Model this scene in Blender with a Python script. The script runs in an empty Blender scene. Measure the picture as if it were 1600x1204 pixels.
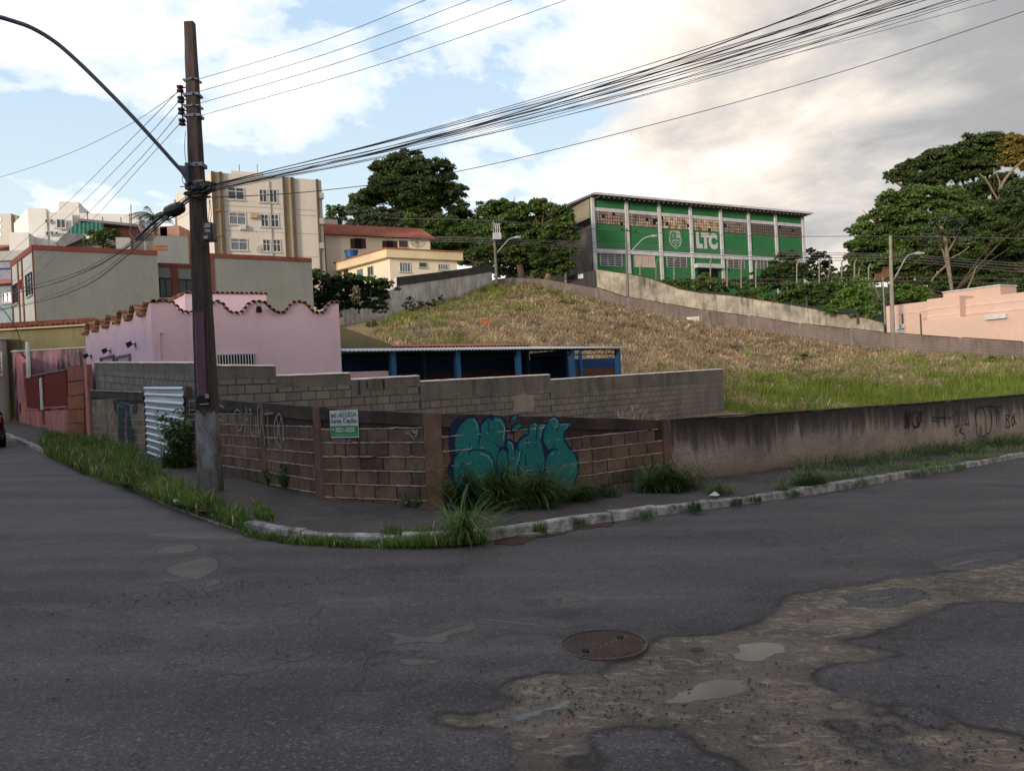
import bpy, bmesh, math, random
import numpy as np
from mathutils import Vector, Matrix
from mathutils.geometry import tessellate_polygon
random.seed(7)
RNG = np.random.default_rng(11)
SC = bpy.context.scene
R = math.radians

# ------------------------------------------------------------------ camera
F = 1203.0            # focal length in pixels of the 1600 px wide photograph
H = 1.75              # eye height
AR = 0.05             # camera roll
cA, sA = math.cos(AR), math.sin(AR)
cam_d = bpy.data.cameras.new('camera')
cam = bpy.data.objects.new('camera', cam_d)
SC.collection.objects.link(cam)
cam_d.sensor_width = 36.0
cam_d.lens = 36.0 * F / 1600.0
cam_d.clip_start = 0.05
cam_d.clip_end = 6000
rv, uv, bv = Vector((cA, 0, -sA)), Vector((sA, 0, cA)), Vector((0, -1, 0))
cam.matrix_world = Matrix(((rv.x, uv.x, bv.x, 0), (rv.y, uv.y, bv.y, 0), (rv.z, uv.z, bv.z, H), (0, 0, 0, 1)))
SC.camera = cam

# ------------------------------------------------------------------ light
SUN_DIR = Vector((-0.60, -0.78, 0.155)).normalized()      # towards the low evening sun
sun_d = bpy.data.lights.new('sun', 'SUN')
sun_d.energy = 2.4
sun_d.angle = R(10)
sun_d.color = (1.0, 0.84, 0.68)
sun = bpy.data.objects.new('sun', sun_d)
SC.collection.objects.link(sun)
sun.rotation_euler = SUN_DIR.to_track_quat('Z', 'Y').to_euler()
SC.view_settings.view_transform = 'Standard'
SC.view_settings.look = 'None'
SC.view_settings.gamma = 1.0
SC.view_settings.exposure = 0.42
SC.view_settings.use_curve_mapping = False

world = bpy.data.worlds.new('World')
SC.world = world
world.use_nodes = True


class NT:
    """small helper for node trees"""
    def __init__(s, tree):
        s.t = tree; s.n = tree.nodes; s.l = tree.links
    def node(s, kind, **kw):
        n = s.n.new(kind)
        for k, v in kw.items():
            if k.startswith('i_'):
                n.inputs[k[2:].replace('_', ' ')].default_value = v
            else:
                setattr(n, k, v)
        return n
    def link(s, a, b):
        s.l.new(a, b)
    def math(s, op, a, b=None, c=None, clamp=False):
        n = s.n.new('ShaderNodeMath'); n.operation = op; n.use_clamp = clamp
        for i, v in enumerate((a, b, c)):
            if v is None: continue
            if isinstance(v, (int, float)): n.inputs[i].default_value = v
            else: s.l.new(v, n.inputs[i])
        return n.outputs[0]
    def ramp(s, fac, stops, interp='LINEAR'):
        n = s.n.new('ShaderNodeValToRGB'); n.color_ramp.interpolation = interp
        e = n.color_ramp.elements
        while len(e) < len(stops): e.new(0.5)
        for i, (p, c) in enumerate(stops):
            e[i].position = p
            e[i].color = (c, c, c, 1) if isinstance(c, (int, float)) else (*c[:3], 1)
        s.l.new(fac, n.inputs[0])
        return n.outputs[0]
    def mix(s, fac, a, b, mode='MIX'):
        n = s.n.new('ShaderNodeMix'); n.data_type = 'RGBA'; n.blend_type = mode
        for sock, v in ((n.inputs[0], fac), (n.inputs[6], a), (n.inputs[7], b)):
            if isinstance(v, (int, float)): sock.default_value = v
            elif isinstance(v, tuple): sock.default_value = (*v[:3], 1)
            else: s.l.new(v, sock)
        return n.outputs[2]
    def noise(s, vec, scale, detail=4, rough=0.55, dist=0.0):
        n = s.n.new('ShaderNodeTexNoise'); n.inputs['Scale'].default_value = scale
        n.inputs['Detail'].default_value = detail; n.inputs['Roughness'].default_value = rough
        n.inputs['Distortion'].default_value = dist
        if vec is not None: s.l.new(vec, n.inputs['Vector'])
        return n.outputs[0]
    def mapping(s, vec, scale=(1, 1, 1), loc=(0, 0, 0), rot=(0, 0, 0)):
        n = s.n.new('ShaderNodeMapping')
        n.inputs['Scale'].default_value = scale; n.inputs['Location'].default_value = loc
        n.inputs['Rotation'].default_value = rot
        s.l.new(vec, n.inputs['Vector'])
        return n.outputs[0]


w = NT(world.node_tree)
w.n.clear()
w_out = w.node('ShaderNodeOutputWorld')
w_bg = w.node('ShaderNodeBackground')
w_bg.inputs['Strength'].default_value = 0.1
w.link(w_bg.outputs[0], w_out.inputs[0])
sky = w.node('ShaderNodeTexSky', sky_type='NISHITA')
sky.sun_disc = False
sky.sun_elevation = R(9)
sky.sun_rotation = math.atan2(SUN_DIR.x, SUN_DIR.y)
sky.air_density = 1.0
sky.dust_density = 0.6
tc = w.node('ShaderNodeTexCoord')
sx = w.node('ShaderNodeSeparateXYZ')
w.link(tc.outputs['Generated'], sx.inputs[0])
X, Y, Z = sx.outputs
zz = w.math('MAXIMUM', Z, 0.0)
den = w.math('ADD', zz, 0.22)
cx = w.node('ShaderNodeCombineXYZ')
w.link(w.math('DIVIDE', X, den), cx.inputs[0])
w.link(w.math('DIVIDE', Y, den), cx.inputs[1])
w.link(w.math('MULTIPLY', Z, 1.5), cx.inputs[2])
cv = cx.outputs[0]
# billowing cumulus on the left, closed layer to the right
OFF = (1.0, 2.0, 0.0)
wv = w.mapping(cv, (1, 1, 1), OFF)
n1 = w.noise(wv, 1.5, 12, 0.60, 0.15)
n2 = w.noise(w.mapping(cv, (1, 1, 1), (7.7, 2.9, 0.0)), 0.55, 4, 0.5, 0.2)
side = w.ramp(w.math('ADD', X, 0.5), [(0.0, 0.0), (0.36, 0.04), (0.52, 0.17), (0.80, 0.36)], 'EASE')
dens = w.math('ADD', w.math('ADD', w.math('MULTIPLY', n1, 1.15), w.math('MULTIPLY', n2, 0.15)), side)
cover = w.ramp(dens, [(0.655, 0.0), (0.70, 0.40), (0.76, 0.85), (0.84, 1.0)], 'EASE')
# cloud colour: white sunlit heads -> cream -> grey underside on the right
n3 = w.noise(w.mapping(cv, (0.9, 0.8, 1), (1.3, 5.5, 0.2), (0, 0, 0.7)), 1.1, 9, 0.55, 0.25)
n4 = w.noise(wv, 4.5, 10, 0.62, 0.5)
grey = w.math('ADD', w.math('ADD', w.math('MULTIPLY', w.math('ADD', X, -0.02), 0.92), w.math('MULTIPLY', w.math('SUBTRACT', n4, 0.5), 0.45)), w.math('MULTIPLY', w.math('SUBTRACT', n3, 0.5), 1.5))
ccol = w.ramp(grey, [(0.0, (9.4, 9.4, 9.5)), (0.12, (8.6, 8.2, 7.7)), (0.24, (7.2, 6.5, 5.8)), (0.36, (5.2, 5.0, 4.8)), (0.50, (3.6, 3.62, 3.65)), (0.85, (2.6, 2.68, 2.78))])
blue = w.ramp(zz, [(0.0, (7.2, 7.9, 8.0)), (0.16, (6.6, 7.7, 8.0)), (0.34, (5.2, 6.6, 8.0)), (0.5, (4.3, 5.9, 7.9)), (1.0, (2.2, 3.9, 7.0))])
skyc = w.mix(0.9, w.node('ShaderNodeRGB').outputs[0], blue)
skymix = w.node('ShaderNodeMix'); skymix.data_type = 'RGBA'; skymix.inputs[0].default_value = 0.85
w.link(sky.outputs[0], skymix.inputs[6]); w.link(blue, skymix.inputs[7])
allc = w.mix(cover, skymix.outputs[2], ccol)
w.link(allc, w_bg.inputs['Color'])


# ------------------------------------------------------------------ geometry of the place
def P(px, py, d):
    """the point d metres in front of the eye that the photograph shows at (px, py)"""
    u = (px - 800) / F; v = (602 - py) / F
    return Vector((d * (u * cA + v * sA), d, H + d * (-u * sA + v * cA)))

def gz(x):            # the street falls gently to the right
    return -0.04 * x

def GP(px, py):       # point of the street surface
    u = (px - 800) / F; v = (602 - py) / F
    d = H / (u * sA - v * cA - 0.04 * (u * cA + v * sA))
    return P(px, py, d)

# ------------------------------------------------------------------ objects
def link(o, parent=None):
    SC.collection.objects.link(o)
    if parent is not None: o.parent = parent
    return o

def tag(o, label=None, cat=None, group=None, kind=None):
    if label: o['label'] = label
    if cat: o['category'] = cat
    if group: o['group'] = group
    if kind: o['kind'] = kind
    return o

def worg(o):
    v = Vector((0, 0, 0))
    while o is not None:
        v += o.location; o = o.parent
    return v

def thing(name, label, cat, loc, group=None):
    o = bpy.data.objects.new(name, None)
    o.empty_display_size = 0.2
    o.location = loc
    link(o)
    return tag(o, label, cat, group)

class MB:
    """collects shapes given in world coordinates; build() links them as one mesh object"""
    def __init__(s):
        s.v = []; s.f = []; s.mi = []
    def add(s, vs, fs, m=0):
        b = len(s.v)
        s.v += [tuple(p) for p in vs]
        for f in fs:
            s.f.append(tuple(i + b for i in f)); s.mi.append(m)
        return s
    def quad(s, a, b, c, d, m=0):
        return s.add([a, b, c, d], [(0, 1, 2, 3)], m)
    def box(s, p0, ax, ay, az, m=0):
        """box from corner p0 with three edge vectors"""
        p0 = Vector(p0); ax = Vector(ax); ay = Vector(ay); az = Vector(az)
        vs = [p0, p0 + ax, p0 + ax + ay, p0 + ay]
        vs += [p + az for p in vs]
        fs = [(0, 3, 2, 1), (4, 5, 6, 7), (0, 1, 5, 4), (1, 2, 6, 5), (2, 3, 7, 6), (3, 0, 4, 7)]
        if ax.cross(ay).dot(az) < 0: fs = [tuple(reversed(f)) for f in fs]
        return s.add(vs, fs, m)
    def abox(s, x0, x1, y0, y1, z0, z1, m=0):
        return s.box((x0, y0, z0), (x1 - x0, 0, 0), (0, y1 - y0, 0), (0, 0, z1 - z0), m)
    def tube(s, pts, rad, n=6, m=0, cap=True):
        pts = [Vector(p) for p in pts]
        rads = rad if isinstance(rad, (list, tuple)) else [rad] * len(pts)
        rings = []; prev = None
        for i, p in enumerate(pts):
            t = (pts[min(i + 1, len(pts) - 1)] - pts[max(i - 1, 0)])
            t = t.normalized() if t.length > 1e-9 else Vector((0, 0, 1))
            ref = prev if prev is not None else (Vector((0, 0, 1)) if abs(t.z) < 0.9 else Vector((1, 0, 0)))
            a = ref - t * ref.dot(t)
            a = a.normalized() if a.length > 1e-6 else t.orthogonal().normalized()
            prev = a
            b = t.cross(a)
            rings.append([p + (a * math.cos(2 * math.pi * k / n) + b * math.sin(2 * math.pi * k / n)) * rads[i] for k in range(n)])
        vs = [q for r in rings for q in r]; fs = []
        for i in range(len(pts) - 1):
            for k in range(n):
                k2 = (k + 1) % n
                fs.append((i * n + k, i * n + k2, (i + 1) * n + k2, (i + 1) * n + k))
        if cap:
            fs.append(tuple(reversed(range(n)))); fs.append(tuple(range((len(pts) - 1) * n, len(pts) * n)))
        return s.add(vs, fs, m)
    def prism(s, poly, ext, m=0, holes=None):
        """polygon (list of points) extruded by vector ext"""
        poly = [Vector(p) for p in poly]; ext = Vector(ext); n = len(poly)
        tris = tessellate_polygon([poly])
        nrm = Vector((0, 0, 0))
        for i in range(n):
            a, b = poly[i], poly[(i + 1) % n]
            nrm += a.cross(b)
        flip = nrm.dot(ext) < 0
        vs = poly + [p + ext for p in poly]; fs = []
        for t in tris:
            tn = (poly[t[1]] - poly[t[0]]).cross(poly[t[2]] - poly[t[0]])
            t = tuple(t) if tn.dot(ext) > 0 else tuple(reversed(t))
            fs.append(tuple(i + n for i in t)); fs.append(tuple(reversed(t)))
        for i in range(n):
            j = (i + 1) % n
            f = (i, j, j + n, i + n)
            fs.append(tuple(reversed(f)) if flip else f)
        return s.add(vs, fs, m)
    def build(s, name, mats, parent=None, smooth=False, origin=None):
        if not isinstance(mats, (list, tuple)): mats = [mats]
        if parent is not None: org = worg(parent)
        elif origin is not None: org = Vector(origin)
        else:
            a = np.array(s.v)
            org = Vector(((a[:, 0].min() + a[:, 0].max()) / 2, (a[:, 1].min() + a[:, 1].max()) / 2, a[:, 2].min()))
        vv = np.array(s.v, dtype=np.float64) - np.array(org)
        me = bpy.data.meshes.new(name)
        me.from_pydata([tuple(p) for p in vv], [], s.f)
        for m_ in mats: me.materials.append(m_)
        if len(mats) > 1: me.polygons.foreach_set('material_index', s.mi)
        if smooth: me.polygons.foreach_set('use_smooth', [True] * len(s.f))
        me.update()
        o = bpy.data.objects.new(name, me)
        if parent is None: o.location = org
        return link(o, parent)

def tri_object(name, verts, tris, mat, parent=None, kind=None):
    """fast mesh from numpy arrays (world coordinates)"""
    verts = np.asarray(verts, dtype=np.float32); tris = np.asarray(tris, dtype=np.int32)
    org = worg(parent) if parent is not None else Vector((float(verts[:, 0].mean()), float(verts[:, 1].mean()), float(verts[:, 2].min())))
    me = bpy.data.meshes.new(name)
    me.vertices.add(len(verts)); me.vertices.foreach_set('co', (verts - np.array(org, dtype=np.float32)).ravel())
    k = tris.shape[1]
    me.loops.add(tris.size); me.loops.foreach_set('vertex_index', tris.ravel())
    me.polygons.add(len(tris))
    me.polygons.foreach_set('loop_start', np.arange(0, tris.size, k, dtype=np.int32))
    me.polygons.foreach_set('loop_total', np.full(len(tris), k, dtype=np.int32))
    me.materials.append(mat)
    me.update(calc_edges=True)
    o = bpy.data.objects.new(name, me)
    if parent is None: o.location = org
    if kind: o['kind'] = kind
    return link(o, parent)


class Facade:
    """an upright plane through two points; s runs along it, z up, out towards the viewer"""
    def __init__(s, A, B):
        s.A = Vector((A[0], A[1], 0)); s.B = Vector((B[0], B[1], 0))
        s.L = (s.B - s.A).length
        s.t = (s.B - s.A).normalized()
        n = Vector((s.t.y, -s.t.x, 0))
        if n.dot(-s.A) < 0: n = -n
        s.n = n
    def pt(s, a, z, out=0.0):
        return s.A + s.t * a + s.n * out + Vector((0, 0, z))
    def hit(s, px, py):
        u = (px - 800) / F; v = (602 - py) / F
        d = Vector((u * cA + v * sA, 1.0, -u * sA + v * cA))
        C = Vector((0, 0, H))
        k = (s.A - C).dot(s.n) / d.dot(s.n)
        p = C + d * k
        return ((p - s.A).dot(s.t), p.z)
    def W(s, px, py, out=0.0):
        a, z = s.hit(px, py)
        return s.pt(a, z, out)
    def box(s, mb, s0, s1, z0, z1, o0, o1, m=0):
        mb.box(s.pt(s0, z0, o0), s.t * (s1 - s0), s.n * (o1 - o0), Vector((0, 0, z1 - z0)), m)
        return mb
    def ribbon(s, mb, pts, width, out, m=0):
        """a flat painted stroke through pixel points; width in metres"""
        q = [Vector((*s.hit(*p), 0)) for p in pts]
        for i in range(len(q) - 1):
            a, b = q[i], q[i + 1]
            t = (b - a)
            if t.length < 1e-6: continue
            t.normalize(); nn = Vector((-t.y, t.x, 0)) * width / 2
            e = t * width * 0.35
            oo = out + 0.0002 * (i % 2)
            c = [a - e - nn, b + e - nn, b + e + nn, a - e + nn]
            mb.quad(*[s.pt(p.x, p.y, oo) for p in c], m)
        return mb
    def poly(s, mb, pts, out, m=0, thick=0.0):
        q = [s.hit(*p) for p in pts]
        v3 = [Vector((a, z, 0)) for a, z in q]
        tris = tessellate_polygon([v3])
        mb.add([s.pt(a, z, out) for a, z in q], [tuple(t) for t in tris], m)
        return mb
# ------------------------------------------------------------------ materials
def new_mat(name):
    m = bpy.data.materials.new(name); m.use_nodes = True
    t = NT(m.node_tree)
    b = t.n['Principled BSDF']
    return m, t, b

def geo_pos(t):
    return t.node('ShaderNodeNewGeometry').outputs['Position']

SBIAS = {'pink_mouldy_render': -.07, 'salmon_render': -.03, 'flaking_whitewash': -.02}
def surf(name, col, col2=None, scale=2.0, rough=0.8, bump=0.3, bscale=None, streak=0.0, streakcol=(0.03, 0.028, 0.025), metal=0.0, objvar=0.0, spec=0.3, fine=0.25):
    """general weathered surface: two tones of noise, optional run-off streaks, fine relief"""
    m, t, b = new_mat(name)
    pos = geo_pos(t)
    if col2 is None: col2 = tuple(c * 0.78 for c in col)
    n1 = t.noise(pos, scale, 6, 0.6)
    fac = t.ramp(n1, [(0.35, 0.0), (0.65, 1.0)])
    c = t.mix(fac, col, col2)
    n2 = t.noise(pos, scale * 9, 4, 0.7)
    c = t.mix(fine, c, t.mix(1.0, c, t.ramp(n2, [(0.3, 0.45), (0.7, 1.4)]), 'MULTIPLY'))
    if streak > 0:
        sp = t.mapping(pos, (1.0, 1.0, 0.12))
        sn = t.noise(sp, 3.2, 6, 0.65, 0.2)
        big = t.noise(pos, 0.55, 3, 0.5)
        f = t.math('MULTIPLY', t.ramp(sn, [(0.48 + SBIAS.get(name, 0), 0.0), (0.66 + SBIAS.get(name, 0), 1.0)]), t.ramp(big, [(0.38 + 2 * SBIAS.get(name, 0), 0.25), (0.6 + SBIAS.get(name, 0), 1.0)]))
        c = t.mix(t.math('MULTIPLY', f, streak), c, streakcol)
    if objvar > 0:
        oi = t.node('ShaderNodeObjectInfo')
        v = t.ramp(oi.outputs['Random'], [(0.0, 1.0 - objvar), (1.0, 1.0 + objvar)])
        c = t.mix(1.0, c, v, 'MULTIPLY')
    t.link(c, b.inputs['Base Color'])
    b.inputs['Roughness'].default_value = rough
    b.inputs['Metallic'].default_value = metal
    b.inputs['Specular IOR Level'].default_value = spec
    if bump > 0:
        bn = t.node('ShaderNodeBump'); bn.inputs['Strength'].default_value = bump
        bn.inputs['Distance'].default_value = 0.02
        t.link(t.noise(pos, bscale or scale * 8, 5, 0.65), bn.inputs['Height'])
        t.link(bn.outputs[0], b.inputs['Normal'])
    return m

def foliage(name, cols, rough=0.55, trans=0.25, patch=0.5, pcol=None):
    m, t, b = new_mat(name)
    g = t.node('ShaderNodeNewGeometry')
    rnd = g.outputs['Random Per Island']
    stops = [(i / max(1, len(cols) - 1), c) for i, c in enumerate(cols)]
    c = t.ramp(rnd, stops)
    n = t.noise(g.outputs['Position'], patch, 3, 0.5)
    c = t.mix(1.0, c, t.ramp(n, [(0.3, 0.6), (0.7, 1.35)]), 'MULTIPLY')
    if pcol:
        n2 = t.noise(t.mapping(g.outputs['Position'], (1, 1, 1), (9, 4, 2)), patch * 1.3, 4, 0.6)
        c = t.mix(t.ramp(n2, [(0.5, 0.0), (0.64, 0.85)]), c, pcol)
    t.link(c, b.inputs['Base Color'])
    b.inputs['Roughness'].default_value = rough
    b.inputs['Specular IOR Level'].default_value = 0.25
    if trans > 0:
        tr = t.node('ShaderNodeBsdfTranslucent'); t.link(c, tr.inputs['Color'])
        ms = t.node('ShaderNodeMixShader'); ms.inputs[0].default_value = trans
        t.link(b.outputs[0], ms.inputs[1]); t.link(tr.outputs[0], ms.inputs[2])
        out = [n_ for n_ in t.n if n_.type == 'OUTPUT_MATERIAL'][0]
        t.link(ms.outputs[0], out.inputs[0])
    return m

M = {}
M['pink'] = surf('pink_render', (0.76, 0.54, 0.60), (0.70, 0.49, 0.55), 0.8, 0.85, 0.15, 30, streak=0.12, streakcol=(0.30, 0.2, 0.24), fine=0.1)
M['pink_dirty'] = surf('pink_mouldy_render', (0.44, 0.23, 0.27), (0.30, 0.19, 0.22), 1.0, 0.9, 0.3, 20, streak=1.0, streakcol=(0.05, 0.035, 0.045))
M['salmon'] = surf('salmon_render', (0.55, 0.20, 0.17), (0.42, 0.16, 0.14), 1.4, 0.9, 0.3, 20, streak=0.8, streakcol=(0.07, 0.03, 0.03))
M['peach'] = surf('peach_render', (0.62, 0.43, 0.34), (0.57, 0.40, 0.32), 0.3, 0.85, 0.1, 10, fine=0.08)
M['peach_line'] = surf('pale_peach_trim', (0.70, 0.52, 0.43), None, 0.5, 0.85, 0.1, 10, fine=0.08)
M['greygreen'] = surf('grey_green_render', (0.235, 0.245, 0.23), (0.205, 0.215, 0.20), 0.6, 0.9, 0.25, 12, streak=0.10, fine=0.15)
M['greylight'] = surf('pale_grey_green_render', (0.36, 0.38, 0.35), (0.33, 0.34, 0.31), 0.6, 0.9, 0.2, 12, fine=0.1)
M['redtrim'] = surf('oxide_red_trim', (0.20, 0.055, 0.04), None, 2, 0.8, 0.1, fine=0.15)
M['olive'] = surf('olive_render', (0.19, 0.17, 0.09), (0.155, 0.14, 0.075), 0.7, 0.9, 0.2, streak=0.2, fine=0.12)
M['beige'] = surf('beige_render', (0.62, 0.56, 0.485), (0.58, 0.52, 0.45), 0.3, 0.85, 0.1, 8, streak=0.06, fine=0.08)
M['beige_dk'] = surf('mustard_band', (0.42, 0.34, 0.20), None, 0.5, 0.85, 0.1, 8, fine=0.1)
M['brownstripe'] = surf('dark_pilaster_paint', (0.11, 0.09, 0.07), None, 0.8, 0.85, 0.1, 8, fine=0.15)
M['cream'] = surf('cream_render', (0.78, 0.70, 0.53), (0.74, 0.66, 0.50), 0.4, 0.85, 0.1, 8, fine=0.08)
M['yellow'] = surf('yellow_fascia', (0.74, 0.61, 0.38), None, 0.4, 0.8, 0.1, 8, fine=0.1)
M['white'] = surf('white_render', (0.78, 0.75, 0.70), (0.72, 0.69, 0.65), 0.4, 0.85, 0.1, 8, streak=0.08, fine=0.08)
M['white_old'] = surf('flaking_whitewash', (0.72, 0.68, 0.65), (0.42, 0.37, 0.34), 0.7, 0.95, 0.4, 9, streak=0.4, streakcol=(0.05, 0.045, 0.045))
M['concrete_dirty'] = surf('lichened_concrete', (0.46, 0.41, 0.31), (0.22, 0.19, 0.15), 0.6, 0.95, 0.5, 9, streak=0.75, streakcol=(0.04, 0.04, 0.03))
M['concrete'] = surf('grey_concrete', (0.20, 0.185, 0.165), (0.13, 0.12, 0.11), 1.5, 0.95, 0.4, 14, streak=0.3)
M['lightgrey'] = surf('pale_grey_render', (0.42, 0.41, 0.38), (0.36, 0.35, 0.33), 0.8, 0.9, 0.2, 10, fine=0.1)
M['hallgreen'] = surf('green_paint', (0.035, 0.185, 0.062), (0.03, 0.16, 0.055), 0.4, 0.7, 0.15, 8, streak=0.12, fine=0.1)
M['hallwhite'] = surf('white_frame_paint', (0.62, 0.60, 0.63), (0.50, 0.48, 0.49), 0.9, 0.8, 0.15, 8, streak=0.25, streakcol=(0.2, 0.17, 0.15), fine=0.15)
M['hallbrick'] = surf('bare_brick_gable', (0.26, 0.195, 0.155), (0.18, 0.13, 0.105), 0.7, 0.95, 0.3, 9, streak=0.3)
M['hallbeige'] = surf('pale_sheet_gable', (0.30, 0.25, 0.18), None, 0.5, 0.8, 0.1, 8)
M['roofmetal'] = surf('grey_metal_sheet', (0.22, 0.21, 0.21), (0.15, 0.13, 0.13), 1.2, 0.6, 0.1, metal=0.2)
M['zinc'] = surf('zinc_sheet', (0.55, 0.60, 0.66), (0.50, 0.55, 0.60), 2.0, 0.38, 0.05, metal=0.45, fine=0.05, spec=0.5)
M['whitesheet'] = surf('white_fibre_sheet', (0.52, 0.55, 0.58), (0.42, 0.44, 0.46), 1.5, 0.7, 0.05, fine=0.1)
M['tile'] = surf('clay_roof_tile', (0.30, 0.10, 0.05), (0.20, 0.07, 0.045), 3.5, 0.85, 0.2, 25, objvar=0.3)
M['tile_old'] = surf('weathered_clay_tile', (0.46, 0.25, 0.14), (0.22, 0.12, 0.09), 3.2, 0.9, 0.3, 25, objvar=0.35)
M['roofred'] = surf('red_tile_roof', (0.42, 0.135, 0.075), (0.30, 0.10, 0.06), 0.9, 0.85, 0.2, 12)
M['glass'] = surf('dark_window_glass', (0.035, 0.04, 0.05), (0.05, 0.055, 0.06), 0.7, 0.15, 0.0, spec=0.6, fine=0.1)
M['glass_pale'] = surf('pale_window_glass', (0.16, 0.19, 0.21), (0.10, 0.12, 0.14), 0.9, 0.2, 0.0, spec=0.6, fine=0.1)
M['dark'] = surf('dark_opening', (0.008, 0.008, 0.01), None, 2, 0.9, 0.0)
M['frame'] = surf('white_window_frame', (0.6, 0.6, 0.58), None, 2, 0.6, 0.0, fine=0.1)
M['brownwood'] = surf('reddish_shutter', (0.10, 0.028, 0.022), None, 4, 0.7, 0.1)
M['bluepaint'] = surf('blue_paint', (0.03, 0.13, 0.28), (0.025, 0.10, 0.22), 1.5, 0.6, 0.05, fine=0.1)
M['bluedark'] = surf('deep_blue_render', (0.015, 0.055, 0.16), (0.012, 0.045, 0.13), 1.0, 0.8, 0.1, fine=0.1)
M['brownwall'] = surf('brown_tiled_dado', (0.11, 0.055, 0.04), (0.085, 0.045, 0.035), 1.5, 0.6, 0.1, fine=0.2)
M['cap'] = surf('pale_coping_tile', (0.70, 0.58, 0.50), (0.58, 0.47, 0.40), 2.5, 0.8, 0.1, objvar=0.1, fine=0.15)
M['block'] = surf('brown_concrete_block', (0.22, 0.135, 0.092), (0.10, 0.066, 0.052), 1.6, 0.95, 0.6, 26, streak=0.30, objvar=0.26, fine=0.4)
M['block_sandy'] = surf('sandy_concrete_block', (0.27, 0.20, 0.145), (0.18, 0.13, 0.095), 1.4, 0.95, 0.6, 26, streak=0.3, objvar=0.22, fine=0.4)
M['core'] = surf('wall_core_render', (0.06, 0.038, 0.03), (0.04, 0.028, 0.024), 3, 0.95, 0.5, 25)
M['mortar'] = surf('squeezed_mortar', (0.46, 0.36, 0.30), (0.30, 0.23, 0.19), 4, 0.95, 0.6, 40)
M['column'] = surf('reddish_concrete_column', (0.20, 0.112, 0.075), (0.10, 0.066, 0.052), 2.0, 0.95, 0.5, 22, streak=0.35)
M['band'] = surf('mould_blackened_beam', (0.030, 0.023, 0.022), (0.095, 0.065, 0.052), 1.6, 0.95, 0.7, 18, streak=0.6, streakcol=(0.02, 0.016, 0.015), fine=0.5)
M['greyblock'] = surf('grey_concrete_block', (0.23, 0.205, 0.18), (0.19, 0.168, 0.148), 1.2, 0.95, 0.5, 20, streak=0.30, streakcol=(0.03, 0.022, 0.02), objvar=0.13)
M['greyplaster'] = surf('grey_render_coat', (0.20, 0.178, 0.158), (0.15, 0.132, 0.117), 0.9, 0.95, 0.4, 16, streak=0.55, streakcol=(0.03, 0.022, 0.02))
M['greycore'] = surf('grey_mortar_joint', (0.10, 0.083, 0.07), None, 2, 0.95, 0.3)
M['patch'] = surf('pale_render_patch', (0.33, 0.27, 0.24), (0.28, 0.22, 0.19), 3, 0.95, 0.4, 14)
M['cable'] = surf('black_cable_sheath', (0.014, 0.014, 0.02), None, 3, 0.5, 0.0)
M['cable_blue'] = surf('bluish_cable_sheath', (0.03, 0.045, 0.10), None, 3, 0.45, 0.0)
M['wire'] = surf('bare_aluminium_wire', (0.10, 0.09, 0.085), None, 3, 0.5, 0.0, metal=0.3)
M['blackbox'] = surf('black_plastic', (0.012, 0.012, 0.016), None, 3, 0.45, 0.05)
M['galv'] = surf('galvanised_steel', (0.10, 0.125, 0.17), (0.08, 0.095, 0.13), 3, 0.5, 0.05, metal=0.3)
M['galv_pale'] = surf('pale_galvanised_steel', (0.40, 0.41, 0.42), None, 3, 0.5, 0.05, metal=0.2)
M['ceramic'] = surf('brown_ceramic', (0.05, 0.022, 0.02), None, 3, 0.3, 0.0)
M['purple'] = surf('purple_painted_strip', (0.14, 0.065, 0.095), (0.11, 0.055, 0.08), 3, 0.8, 0.2)
M['redgate'] = surf('red_painted_steel', (0.17, 0.022, 0.016), (0.13, 0.02, 0.016), 1.5, 0.8, 0.1, streak=0.15, spec=0.08)
M['rustgate'] = surf('rust_orange_steel', (0.33, 0.095, 0.035), (0.22, 0.055, 0.028), 1.8, 0.8, 0.2, streak=0.45, streakcol=(0.10, 0.03, 0.02))
M['blackgate'] = surf('black_sheet_gate', (0.02, 0.018, 0.018), None, 2, 0.6, 0.05)
M['signwhite'] = surf('white_plastic_board', (0.62, 0.62, 0.64), None, 3, 0.5, 0.0, fine=0.05)
M['signgreen'] = surf('green_print', (0.03, 0.26, 0.07), None, 3, 0.5, 0.0, fine=0.05)
M['signblack'] = surf('black_print', (0.02, 0.02, 0.03), None, 3, 0.5, 0.0, fine=0.05)
M['signgrey'] = surf('grey_print', (0.32, 0.32, 0.35), None, 3, 0.5, 0.0, fine=0.05)
M['teal'] = surf('teal_spray_paint', (0.012, 0.185, 0.175), (0.012, 0.14, 0.14), 2.2, 0.75, 0.5, 26, streak=0.15, fine=0.35)
M['tealpale'] = surf('pale_teal_spray_paint', (0.13, 0.33, 0.32), None, 3, 0.8, 0.3, fine=0.3)
M['tealdk'] = surf('dark_teal_spray_paint', (0.012, 0.022, 0.025), (0.012, 0.035, 0.04), 3.5, 0.8, 0.4, 26, fine=0.3)
M['navy'] = surf('navy_spray_paint', (0.014, 0.018, 0.075), None, 3, 0.75, 0.4, 26, fine=0.3)
M['spraywhite'] = surf('white_spray_paint', (0.30, 0.48, 0.48), None, 3, 0.8, 0.3, fine=0.3)
M['spraygrey'] = surf('faded_white_spray_paint', (0.34, 0.32, 0.32), (0.22, 0.21, 0.21), 6, 0.9, 0.3, fine=0.4)
M['sprayblack'] = surf('black_spray_paint', (0.014, 0.012, 0.014), None, 3, 0.85, 0.3, fine=0.3)
M['spraypurple'] = surf('purple_spray_paint', (0.045, 0.02, 0.06), None, 3, 0.85, 0.3, fine=0.3)
M['kerb'] = surf('worn_white_kerb_paint', (0.46, 0.44, 0.42), (0.11, 0.095, 0.085), 5.5, 0.9, 0.6, 20, objvar=0.15, fine=0.5)
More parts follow.
